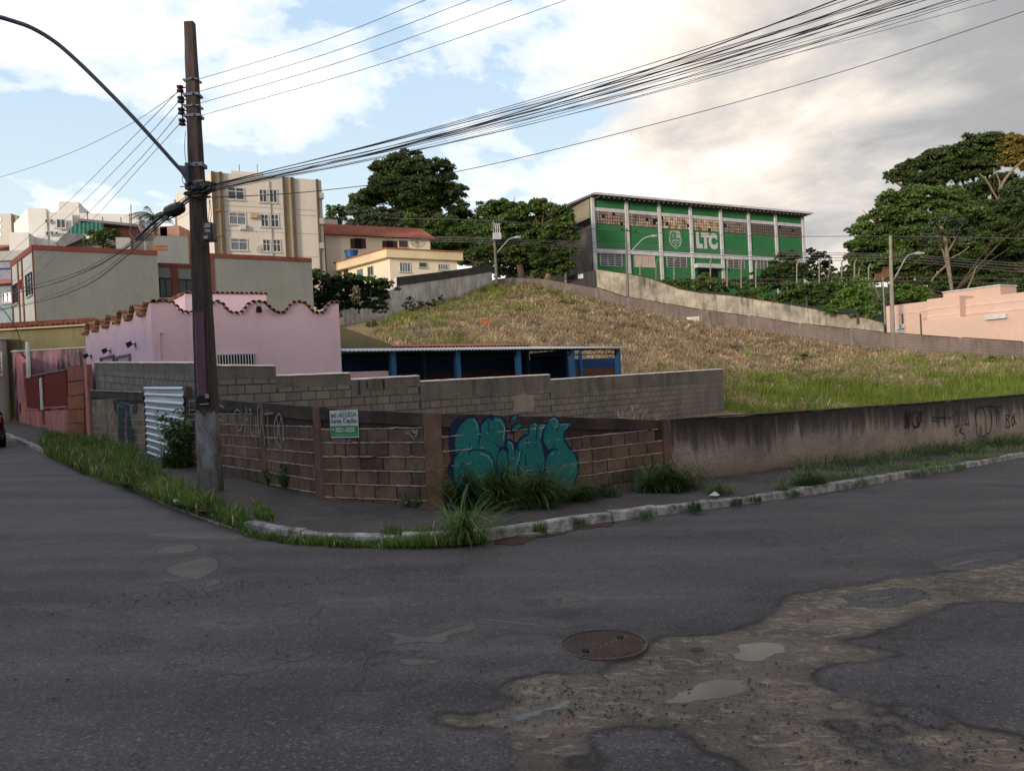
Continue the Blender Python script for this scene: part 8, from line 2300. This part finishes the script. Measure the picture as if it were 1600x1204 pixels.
tree('sapling', 'yellow-green scrubby saplings under the brown hut', (1365, 455, 86), [(1350, 435, 12), (1340, 425, 10), (1365, 450, 10), (1420, 455, 14), (1440, 460, 14), (1405, 462, 12), (1385, 465, 10)], 86, 'leaf_bright', .22, 5, .08, seed=24, cat='bush', limbs=False)
tree('gap_tree', 'feathery tree seen in the gap right of the green hall', (1275, 440, 125), [(1265, 393, 8), (1280, 398, 10), (1270, 405, 10), (1292, 408, 9), (1285, 418, 12), (1262, 415, 10), (1300, 420, 7)], 124, 'leaf_dark', .35, 4, .2, seed=25)
tree('gap_tree', 'dark far tree low in the sky gap beside the round tree', (1320, 440, 130), [(1330, 415, 10), (1345, 420, 12), (1320, 425, 9), (1300, 432, 9), (1335, 430, 12)], 128, 'leaf_dark', .35, 4, .2, seed=26)

tree('roadside_bush', 'dark shrubs under the posts on the bank behind the lichened wall', (1240, 455, 93), [(1130, 440, 9), (1150, 442, 10), (1175, 440, 12), (1260, 432, 12), (1285, 428, 12), (1300, 440, 12), (1320, 436, 12), (1335, 440, 11), (1225, 445, 14), (1205, 445, 12), (1270, 445, 12)], 92, 'leaf_dark', .26, 6, .1, seed=45, cat='bush', limbs=False)
# creeper over the wall below the cream houses
tree('creeper_hedge', 'dark creeper hedge spilling over the wall behind the pink house', (520, 480, 62), [(495, 440, 12), (515, 445, 14), (540, 440, 14), (565, 446, 13), (590, 448, 13), (610, 452, 11), (500, 462, 14), (525, 468, 14), (548, 462, 12), (500, 480, 12), (520, 482, 10), (600, 462, 8), (495, 428, 8), (545, 474, 8), (580, 455, 10)] + [(x_, y_ + (x_ - 490) * .06, 9) for x_ in range(492, 618, 12) for y_ in (436, 449, 462, 474)][:40], 58, 'creeper', .22, 8, .1, seed=30, cat='hedge', limbs=False)
tree('hedge_shoots', 'pale green leafy shoots on top of the creeper hedge', (510, 440, 61), [(500, 430, 7), (490, 425, 5), (575, 436, 6), (560, 434, 5), (586, 437, 6), (548, 432, 5)], 57, 'leaf_bright', .20, 8, .05, seed=31, cat='bush', limbs=False)
tree('roof_garden_tree', 'bushy tree on the netted roof terrace', (160, 385, 68), [(150, 370, 12), (165, 365, 13), (180, 370, 12), (140, 378, 9), (155, 380, 12), (175, 380, 13), (190, 376, 9)], 68, 'leaf_mid', .20, 9, .12, seed=32)
tree('dry_shrub', 'brownish dry shrub in the middle of the creeper hedge', (560, 470, 61), [(556, 455, 8), (562, 465, 9), (553, 467, 7)], 57, 'straw', .18, 7, .05, seed=33, cat='bush', limbs=False)

tree('dry_creeper', 'dark creeper clinging to the foot of the whitewashed wall', (660, 490, 66), [(640, 470, 7), (652, 475, 8), (665, 478, 8), (678, 474, 6), (690, 466, 5), (632, 478, 6), (648, 483, 6)], 66, 'creeper', .18, 5, .04, seed=34, cat='bush', limbs=False)
# palm
pc = P(240, 350, 60); pm = thing('palm_tree', 'feathery palm behind the cables left of the big pole', 'palm', tuple(P(240, 375, 60)))
m = MB(); m.tube([P(244, 400, 60), P(241, 345, 60)], .14, 8); m.build('trunk', M['bark'], pm)
top_ = P(240, 338, 60); rng = np.random.default_rng(40)
for k in range(15):
    a = k * 2.4; L = rng.uniform(1.6, 2.3); el = rng.uniform(.1, 1.1)
    m = MB(); pts = []
    for j in range(8):
        t = j / 7; pts.append(top_ + Vector((math.cos(a) * L * t * math.cos(el * (1 - t)), math.sin(a) * L * t * .9, L * (math.sin(el) * t - .75 * t * t))))
    m.tube(pts, [.03, .026, .022, .018, .014, .01, .007, .004], 4)
    sd = Vector((-math.sin(a), math.cos(a), 0))
    for j in range(1, 28):
        t = j / 28; i0 = int(t * 7); p = pts[i0].lerp(pts[min(i0 + 1, 7)], t * 7 - i0); ll = .55 * math.sin(math.pi * min(1, t * .9 + .12))
        for s_ in (-1, 1):
            e_ = p + sd * s_ * ll * .75 + Vector((0, 0, -ll * .7)) + (pts[-1] - pts[0]).normalized() * ll * .3
            w_ = (pts[-1] - pts[0]).normalized() * .03
            m.add([p - w_, p + w_, e_], [(0, 1, 2)])
    m.build('frond', M['leaf_grey'], pm)

# far hills behind everything
rng = np.random.default_rng(50)
m = MB(); vs = []; fs = []
nx_ = 90
for j in range(4):
    for i in range(nx_ + 1):
        x = -900 + 2300 * i / nx_; y = 900 + j * 160
        hgt = 26 + 60 * (j / 3) * (0.55 + .45 * math.sin(i * .23 + 1.0) * math.sin(i * .071 + 2)) + rng.uniform(-2, 2)
        vs.append((x, y, hgt if j else 5))
for j in range(3):
    for i in range(nx_): fs.append((j * (nx_ + 1) + i, j * (nx_ + 1) + i + 1, (j + 1) * (nx_ + 1) + i + 1, (j + 1) * (nx_ + 1) + i))
m.add(vs, fs); m.build('hills', M['hill'], smooth=True)['kind'] = 'structure'
vs = []; fs = []
for i in range(61):
    x = -200 + 3600 * i / 60; vs += [(x, 3600, 30), (x, 3700, 150 + 230 * math.exp(-((x - 1560) / 420) ** 2) + 26 * math.sin(i * .9))]
for i in range(60): fs.append((2 * i, 2 * i + 2, 2 * i + 3, 2 * i + 1))
m = MB(); m.add(vs, fs); m.build('mountain', M['farblue'], smooth=True)['kind'] = 'structure'

# ------------------------------------------------------------------ grasses
def blades(pos, h, wd, lean, az, rng, bend=0.6, segs=2):
    """pos (N,3), heights, widths, lean (0 upright..1 flat), azimuth; returns verts, tris"""
    n = len(pos)
    d = np.stack([np.cos(az), np.sin(az), np.zeros(n)], 1)
    sd = np.stack([-np.sin(az + rng.uniform(-1, 1, n)), np.cos(az + rng.uniform(-1, 1, n)), np.zeros(n)], 1)
    up = np.array([0, 0, 1.0])
    a1 = lean * .5; a2 = lean * (1 + bend)
    p1 = pos + (d * np.sin(a1)[:, None] + up * np.cos(a1)[:, None]) * (h * .5)[:, None]
    p2 = p1 + (d * np.sin(a2)[:, None] + up * np.cos(a2)[:, None]) * (h * .5)[:, None]
    w_ = (wd / 2)[:, None]
    V_ = np.stack([pos - sd * w_, pos + sd * w_, p1 + sd * w_ * .8, p1 - sd * w_ * .8, p2], 1).reshape(-1, 3)
    i = np.arange(n)[:, None] * 5
    T_ = np.concatenate([i + np.array([[0, 1, 2]]), i + np.array([[0, 2, 3]]), i + np.array([[3, 2, 4]])], 0)
    return V_, T_

def in_lot(x, y):
    a, b = inside(x, y)
    return (a > .3) & (b > .3)

def projv(x, y, z):
    a = x / y; c = (z - H) / y
    return 800 + (a * cA - c * sA) * F, 602 - (a * sA + c * cA) * F

def vnoise(x, y, f, seed):
    r = np.random.default_rng(seed); out = 0
    for k in range(5):
        ax, ay, p = r.uniform(-1, 1) * f * (1 + k * .6), r.uniform(-1, 1) * f * (1 + k * .6), r.uniform(0, 6.28)
        out = out + np.sin(x * ax + y * ay + p + 1.3 * np.sin(x * ay * .7 - y * ax * .7 + p))
    return out / 5

rng = np.random.default_rng(60)
N0 = 900000
x = rng.uniform(-9, 48, N0); y = rng.uniform(26, 86, N0)
# denser towards the viewer
keep = rng.random(N0) < np.clip(1.35 - y / 95, .35, 1); x, y = x[keep], y[keep]
z = terr(x, y)
px_, py_ = projv(x, y, z)
bot3 = np.interp(px_, [q[0] for q in px3], [q[2] for q in px3]); 
ok = (px_ > 500) & (px_ < 1640) & (py_ > bot3 - 3) & (py_ > 440) & (py_ < 690) & in_lot(x, y)
ok &= ~((px_ < 540) & (py_ < 498)); ok &= ~((px_ < 770) & (py_ < np.interp(px_, [500, 560, 600, 640, 700, 770], [505, 500, 497, 480, 462, 440])))
# behind the shed and the grey wall
ok &= (y > np.interp(x, [-9, -4, 4.5, 9.3, 12], [40, 35, 38, 34.3, 26]))
x, y, z, px_, py_ = x[ok], y[ok], z[ok], px_[ok], py_[ok]
gn = vnoise(x, y, .45, 3) * .6 + vnoise(x, y, 1.6, 4) * .4
# green low strip and upper-left part, dry straw on the slope
greenness = gn * .9 + np.interp(py_, [470, 520, 560, 590, 610, 640], [0, -.45, -.30, .08, .7, .75]) + np.interp(px_, [600, 700, 800, 950, 1300, 1500, 1620], [.35, .25, .1, -.35, -.1, .25, .3])
green = greenness > rng.normal(0.24, .14, len(x))
az0 = vnoise(x, y, 1.1, 8) * 3.2 + vnoise(x, y, 3.0, 9) * 1.6 - 1.4
def scatter(name, mask, hh, ww, lean_lo, lean_hi, mat, azs=.8, bend=.6, clump=0, sprd=.3):
    """blades; with clump > 0 every kept point throws a combed swathe of that many blades"""
    X_, Y_, A_ = x[mask], y[mask], az0[mask]
    if clump:
        c_ = rng.integers(int(clump * .5), int(clump * 1.5), len(X_)); ca = A_ + rng.normal(0, .9, len(X_)); tn = rng.uniform(.45, 1.45, len(X_))
        X_, Y_, A_, tn = np.repeat(X_, c_), np.repeat(Y_, c_), np.repeat(ca, c_), np.repeat(tn, c_)
        X_ = X_ + rng.normal(0, sprd, len(X_)); Y_ = Y_ + rng.normal(0, sprd, len(Y_))
        ok_ = in_lot(X_, Y_) & (Y_ > np.interp(X_, [-9, -4, 4.5, 9.3, 12], [40, 35, 38, 34.3, 26])); X_, Y_, A_, tn = X_[ok_], Y_[ok_], A_[ok_], tn[ok_]
    else: tn = np.ones(len(X_))
    n = len(X_); gi = np.clip(np.searchsorted(gx, X_) - 1, 0, len(gx) - 2); gj = np.clip(np.searchsorted(gy, Y_) - 1, 0, len(gy) - 2)
    fx = (X_ - gx[gi]) / (gx[gi + 1] - gx[gi]); fy = (Y_ - gy[gj]) / (gy[gj + 1] - gy[gj])
    Z_ = (GZ[gj, gi] * (1 - fx) + GZ[gj, gi + 1] * fx) * (1 - fy) + (GZ[gj + 1, gi] * (1 - fx) + GZ[gj + 1, gi + 1] * fx) * fy
    p = np.stack([X_, Y_, Z_ - .03], 1); dist = np.maximum(Y_ / 45, .8)
    V_, T_ = blades(p, rng.uniform(*hh, n) * tn, rng.uniform(*ww, n) * dist, rng.uniform(lean_lo, lean_hi, n), A_ + rng.normal(0, azs, n), rng, bend)
    return tri_object(name, V_, T_, M[mat], kind='stuff')
sel = rng.random(len(x))
scatter('dry_grass', (~green) & (sel < .058) & (vnoise(x, y, .9, 21) + vnoise(x, y, 2.6, 22) * .6 > -.62), (.38, .85), (.026, .052), .75, 1.55, 'straw', .35, clump=13, sprd=.20)
scatter('lot_grass', green & (sel < .40), (.16, .42), (.016, .032), .1, .8, 'grass_lot')
scatter('green_grass', (sel > .985) & (greenness > -.15), (.3, .8), (.02, .035), .1, .8, 'grass_lot', .7, clump=14, sprd=.22)
# a few darker weeds in the lot, each its own plant
def arching(cx_, cy_, cz_, n, L0, L1, wd, spread, rng, segs=5, up=.9):
    V_ = []; T_ = []; base = 0
    for k in range(n):
        az = rng.uniform(0, 6.283); r0 = spread * math.sqrt(rng.random()); L = rng.uniform(L0, L1); e0 = rng.uniform(.75, 1.5) * up; cv_ = rng.uniform(.8, 2.0)
        p = np.array([cx_ + r0 * math.cos(az * 1.7), cy_ + r0 * math.sin(az * 1.7), cz_ + (0 if r0 >= 0 else 0)]); w0 = wd * rng.uniform(.6, 1.3)
        sd = np.array([-math.sin(az), math.cos(az), 0]); el = e0
        for j in range(segs + 1):
            t = j / segs; ww = w0 * (1 - t) ** .6 * (.6 + .8 * t if t < .5 else 1.0)
            V_.append(p - sd * ww / 2); V_.append(p + sd * ww / 2)
            if j < segs:
                p = p + np.array([math.cos(az) * math.cos(el), math.sin(az) * math.cos(el), math.sin(el)]) * L / segs; el -= cv_ / segs * (1 + t)
                b = base + 2 * j; T_ += [(b, b + 1, b + 3), (b, b + 3, b + 2)]
        base += 2 * (segs + 1)
    return np.array(V_), np.array(T_)
def tuft(px, py, label, n, L0, L1, wd, spread, mat='grass_tuft', seed=0, zadd=.1, cat='grass tuft', group=None, name='grass_tuft'):
    r = np.random.default_rng(seed + 500); g = GP(px, py)
    V_, T_ = arching(g.x, g.y, g.z + zadd, n, L0, L1, wd, spread, r)
    o = tri_object(name, V_, T_, M[mat]); return tag(o, label, cat, group)
tuft(735, 805, 'tall arching grass tuft over the left end of the teal graffiti', 300, .5, 1.3, .018, .32, seed=1)
tuft(790, 803, 'dense dark grass tuft below the middle of the teal graffiti', 420, .45, 1.2, .020, .42, seed=2)
tuft(845, 800, 'arching grass tuft under the right part of the teal graffiti', 420, .4, 1.15, .020, .42, seed=3)
tuft(732, 848, 'upright bright grass clump growing at the kerb in front of the corner', 260, .4, .95, .014, .20, 'grass', seed=4, zadd=.02)
tuft(912, 792, 'smaller grass tuft just right of the teal graffiti', 200, .3, .6, .016, .25, seed=5)
tuft(953, 787, 'low sparse grass tuft between the graffiti and the column', 130, .25, .5, .014, .22, seed=6)
tuft(1045, 776, 'large dense grass tuft against the last column of the block wall', 480, .4, .95, .022, .45, seed=7)
tuft(1015, 780, 'low leafy grass clump left of the last column', 140, .25, .5, .016, .2, seed=8)
tuft(1125, 783, 'bright green grass clump on the pavement by the white litter', 150, .18, .38, .012, .2, 'grass', seed=9)
tuft(1268, 768, 'bushy dark green grass tuft at the kerb before the stained wall', 300, .25, .55, .013, .3, seed=10)
tuft(1222, 776, 'small grass tuft at the kerb left of the bushy one', 90, .18, .4, .010, .12, 'grass', seed=11)
tuft(1310, 757, 'low bright grass along the kerb right of the bushy tuft', 200, .15, .35, .012, .4, 'grass', seed=12)
tuft(950, 770, 'thin wiry stalks leaning on the block wall', 12, .5, .9, .008, .1, seed=13)
tuft(1095, 770, 'thin wiry grass stalks beside the last column', 26, .4, .8, .008, .25, seed=14)
for k, (x_, y_, n_) in enumerate([(1455, 744, 160), (1400, 742, 100), (1530, 724, 160), (1360, 752, 90), (1475, 738, 120), (1580, 712, 150)]):
    tuft(x_, y_, 'low kerbside grass tuft along the receding right pavement', n_, .15, .35, .014, .5, 'grass', seed=20 + k, group='low kerbside tufts on the right')
for k, (x_, y_, n_) in enumerate([(1500, 714, 260), (1560, 703, 300), (1460, 716, 160), (1350, 734, 180), (1420, 724, 140), (1290, 742, 120), (1600, 697, 200)]):
    tuft(x_, y_, 'dark weed tuft growing against the foot of the stained wall', n_, .25, .6, .018, .6, seed=40 + k, group='dark weeds at the foot of the stained wall')

def leafy_weed(px, py, h, rad, n, label, mat='grass_tuft', seed=0, leaf=.035, zadd=.1, stems=8, name='leafy_weed', cat='weed'):
    r = np.random.default_rng(seed + 900); g = GP(px, py)
    t_ = thing(name, label, cat, (g.x, g.y, g.z + zadd))
    m = MB(); C_ = []; N_ = []
    for k in range(stems):
        a = r.uniform(0, 6.28); tip = Vector((g.x + math.cos(a) * rad * r.uniform(.2, 1), g.y + math.sin(a) * rad * r.uniform(.2, 1), g.z + zadd + h * r.uniform(.5, 1)))
        b0 = Vector((g.x, g.y, g.z + zadd)); md = b0.lerp(tip, .55) + Vector((0, 0, h * .12)); m.tube([b0, md, tip], [.008, .006, .003], 4)
        for j in range(n // stems):
            t = r.uniform(.12, 1); q = (b0.lerp(md, t * 2) if t < .5 else md.lerp(tip, t * 2 - 1)); C_.append(np.array(q) + r.normal(0, leaf * 1.3, 3)); N_.append(r.normal(0, .5, 3) + np.array([0, 0, .9]))
    m.build('stems', M['grass_tuft'], t_)
    V_, T_ = leaf_cards(np.array(C_), np.array(N_), leaf, r); tri_object('leaves', V_, T_, M[mat], t_)
    return t_
leafy_weed(283, 736, 1.25, .62, 900, 'big bushy weed in front of the corrugated door', seed=1, leaf=.055, stems=26)
tuft(283, 736, 'long dark blades sprouting through the bushy weed at the corrugated door', 260, .5, 1.2, .022, .4, seed=60)
leafy_weed(290, 700, 1.9, .12, 120, 'thin climbing plant along the right edge of the corrugated door', 'grass_tuft', seed=2, leaf=.045, stems=5)
leafy_weed(448, 775, .5, .22, 260, 'leafy weed at the foot of the block wall between pole and sign', 'leaf_mid', seed=3, leaf=.035, stems=12)
leafy_weed(420, 768, .3, .25, 160, 'low weed just left of the leafy one at the wall foot', 'grass_tuft', seed=4, leaf=.03, stems=10)
leafy_weed(640, 805, .18, .25, 150, 'low weeds along the foot of the corner wall', 'grass_tuft', seed=5, leaf=.022, stems=12)
leafy_weed(232, 706, .3, .5, 200, 'low yellow-green weeds at the left foot of the corrugated door', 'grass', seed=6, leaf=.03, stems=14)

# lush verge along the left kerb: one mass of blades
rng = np.random.default_rng(70)
P_all = []; H_all = []
def strip_pts(poly, n, h0, h1, zadd):
    xs = [p[0] for p in poly]; ys = [p[1] for p in poly]
    cnt = 0; out = []
    w3d = [GP(*p) for p in poly]; wx = [(p.x, p.y) for p in w3d]
    x0, x1, y0, y1_ = min(p[0] for p in wx), max(p[0] for p in wx), min(p[1] for p in wx), max(p[1] for p in wx)
    X_ = rng.uniform(x0, x1, n * 6); Y_ = rng.uniform(y0, y1_, n * 6)
    ins = np.zeros(len(X_), bool); j = len(wx) - 1
    for i in range(len(wx)):
        (xi, yi), (xj, yj) = wx[i], wx[j]
        c = ((yi > Y_) != (yj > Y_)) & (X_ < (xj - xi) * (Y_ - yi) / (yj - yi + 1e-12) + xi); ins ^= c; j = i
    X_, Y_ = X_[ins][:n], Y_[ins][:n]
    nn = vnoise(X_, Y_, 1.4, 12)
    P_all.append(np.stack([X_, Y_, -.04 * X_ + zadd], 1)); H_all.append(rng.uniform(h0, h1, len(X_)) * (1 + .6 * nn + .35 * vnoise(X_, Y_, 5.0, 13)))
strip_pts([(62, 702), (75, 716), (130, 742), (200, 768), (215, 760), (232, 745), (225, 722), (190, 700), (140, 690), (90, 686), (68, 690)], 15000, .13, .42, .03)
strip_pts([(200, 766), (260, 793), (330, 817), (380, 836), (392, 826), (345, 800), (330, 790), (300, 780), (270, 765), (235, 740), (220, 748)], 9000, .08, .3, .04)
strip_pts([(375, 824), (380, 838), (450, 850), (540, 856), (620, 857), (690, 856), (690, 850), (620, 851), (540, 849), (450, 842)], 3000, .03, .12, .0)
strip_pts([(600, 842), (600, 858), (690, 858), (760, 852), (760, 842), (690, 840)], 2600, .06, .2, .03)
strip_pts([(398, 806), (400, 822), (430, 830), (425, 812)], 700, .08, .2, .09)
Pp = np.concatenate(P_all); Hh = np.clip(np.concatenate(H_all), .04, 1)
V_, T_ = blades(Pp, Hh, rng.uniform(.006, .013, len(Pp)) * (1 + Pp[:, 1] / 30), rng.uniform(.05, 1.1, len(Pp)), rng.uniform(0, 6.28, len(Pp)), rng)
dm = rng.random(len(Pp)) < .06
Vd, Td = blades(Pp[dm], Hh[dm] * 1.15, rng.uniform(.006, .011, int(dm.sum())) * (1 + Pp[dm][:, 1] / 30), rng.uniform(.2, 1.3, int(dm.sum())), rng.uniform(0, 6.28, int(dm.sum())), rng)
tri_object('dry_stems', Vd, Td, M['straw'], kind='stuff')
tag(tri_object('verge_grass', V_, T_, M['grass']), 'lush green grass overgrowing the left kerb and verge', 'grass', kind='stuff')
# straggling growth in the kerb joints further right
P_all = []; H_all = []
for (x_, y_) in [(1010, 812), (1085, 802), (1180, 786), (1245, 776), (1345, 761), (905, 822), (862, 822), (1430, 746), (1500, 735), (845, 836), (1150, 792)]:
    strip_pts([(x_ - 9, y_ - 4), (x_ + 9, y_ - 6), (x_ + 10, y_ + 1), (x_ - 9, y_ + 3)], 160, .04, .13, .03)
Pp = np.concatenate(P_all); Hh = np.clip(np.concatenate(H_all), .03, 1)
V_, T_ = blades(Pp, Hh, rng.uniform(.006, .012, len(Pp)), rng.uniform(.1, .9, len(Pp)), rng.uniform(0, 6.28, len(Pp)), rng)
tag(tri_object('kerb_weeds', V_, T_, M['grass_tuft']), 'small weeds rooted in the kerb joints', 'weeds', kind='stuff')
ground_patch('verge_soil', [(62, 700), (130, 738), (200, 765), (260, 792), (330, 816), (345, 806), (300, 782), (235, 742), (225, 722), (150, 692), (90, 686)], 0.135, M['redsoil'], 0.03, -0.02, 300)

# stalks in front of the grey wall, and shrubs of the lot
def lot_shrub(px, py, d, rpx, label, mat, seed, leaf=.16, name='lot_shrub'):
    d = tray(px, py + rpx * .6) - .3
    tree(name, label, (px, py + rpx * .5, d), [(px, py, rpx), (px + rpx * .6, py + rpx * .25, rpx * .6), (px - rpx * .6, py + rpx * .3, rpx * .55)], d, mat, leaf, 9, .04, seed=seed, cat='shrub', limbs=False)
lot_shrub(1195, 596, 45, 9, 'round dark green shrub in the lot right of the grey wall end', 'leaf_mid', 80)
lot_shrub(1252, 562, 56, 11, 'dark leggy shrub half way up the dry slope', 'leaf_dark', 81)
lot_shrub(1245, 582, 53, 8, 'dark lower shrub under the leggy one on the slope', 'leaf_mid', 82)
lot_shrub(1266, 560, 57, 6, 'small bright shrub beside the leggy one', 'leaf_bright', 83)
lot_shrub(1262, 588, 51, 6, 'small green shrub low on the slope', 'leaf_bright', 84)
lot_shrub(550, 498, 57, 9, 'dark shrub at the corner of the pink house parapet', 'leaf_dark', 85)
lot_shrub(580, 505, 55, 8, 'green shrub on the grass right of the pink parapet', 'leaf_mid', 86)
lot_shrub(1110, 553, 62, 6, 'low green weed patch in the middle of the dry slope', 'leaf_mid', 88)
lot_shrub(1145, 545, 63, 7, 'wider green weed patch on the dry slope', 'leaf_mid', 89)
lot_shrub(1505, 560, 61, 8, 'green clump below the upper wall at right', 'leaf_bright', 90)
lot_shrub(1545, 565, 60, 9, 'dark hollow clump below the upper wall at right', 'leaf_mid', 91)
for k, (px0, py0, d0) in enumerate([(780, 446, 84), (800, 450, 83), (822, 448, 84), (845, 456, 82), (870, 462, 80), (905, 500, 70), (760, 460, 80), (840, 470, 78), (880, 480, 74), (815, 500, 65)]):
    r = np.random.default_rng(700 + k); p = P(px0, py0, d0); zz_ = tz(p.x, p.y)
    V_, T_ = arching(p.x, p.y, zz_, 160, .5, 1.3, .05, .7, r, 4); tag(tri_object('grass_clump', V_, T_, M['grass_lot']), 'upright green grass clump near the top of the slope', 'grass tuft', 'green clumps near the top of the slope')
for k, (px0, n_) in enumerate([(958, 30), (965, 26), (983, 20), (1008, 12), (1020, 10)]):
    q = f2R.pt(f2R.hit(px0, 640)[0], 0, .4); r = np.random.default_rng(800 + k)
    V_, T_ = arching(q.x, q.y, -.1, n_, .8, 1.9, .02, .15, r, 5, 1.05); tag(tri_object('tall_stalk', V_, T_, M['straw']), 'tall dry grass stalks in front of the grey block wall', 'grass', 'tall dry stalks before the grey wall')

# litter
for (x_, y_, s_, lab) in [(275, 798, .05, 'crumpled white paper on the left kerb grass'), (1118, 788, .09, 'crumpled white bag on the kerb beside the bright grass'), (987, 808, .035, 'scrap of red and white packaging at the kerb')]:
    g = GP(x_, y_); r = random.Random(int(x_)); m = MB(); vs = [(g.x + s_ * v[0] * r.uniform(.6, 1.3), g.y + s_ * v[1] * r.uniform(.6, 1.3), g.z + .14 + s_ * v[2] * r.uniform(.4, .9)) for v in octv]
    m.add(vs, [tuple(f) for f in octf]); o = m.build('litter', M['litter'] if x_ != 987 else M['taillamp']); tag(o, lab, 'litter')
print('LEAVES', sum(LEAFN))
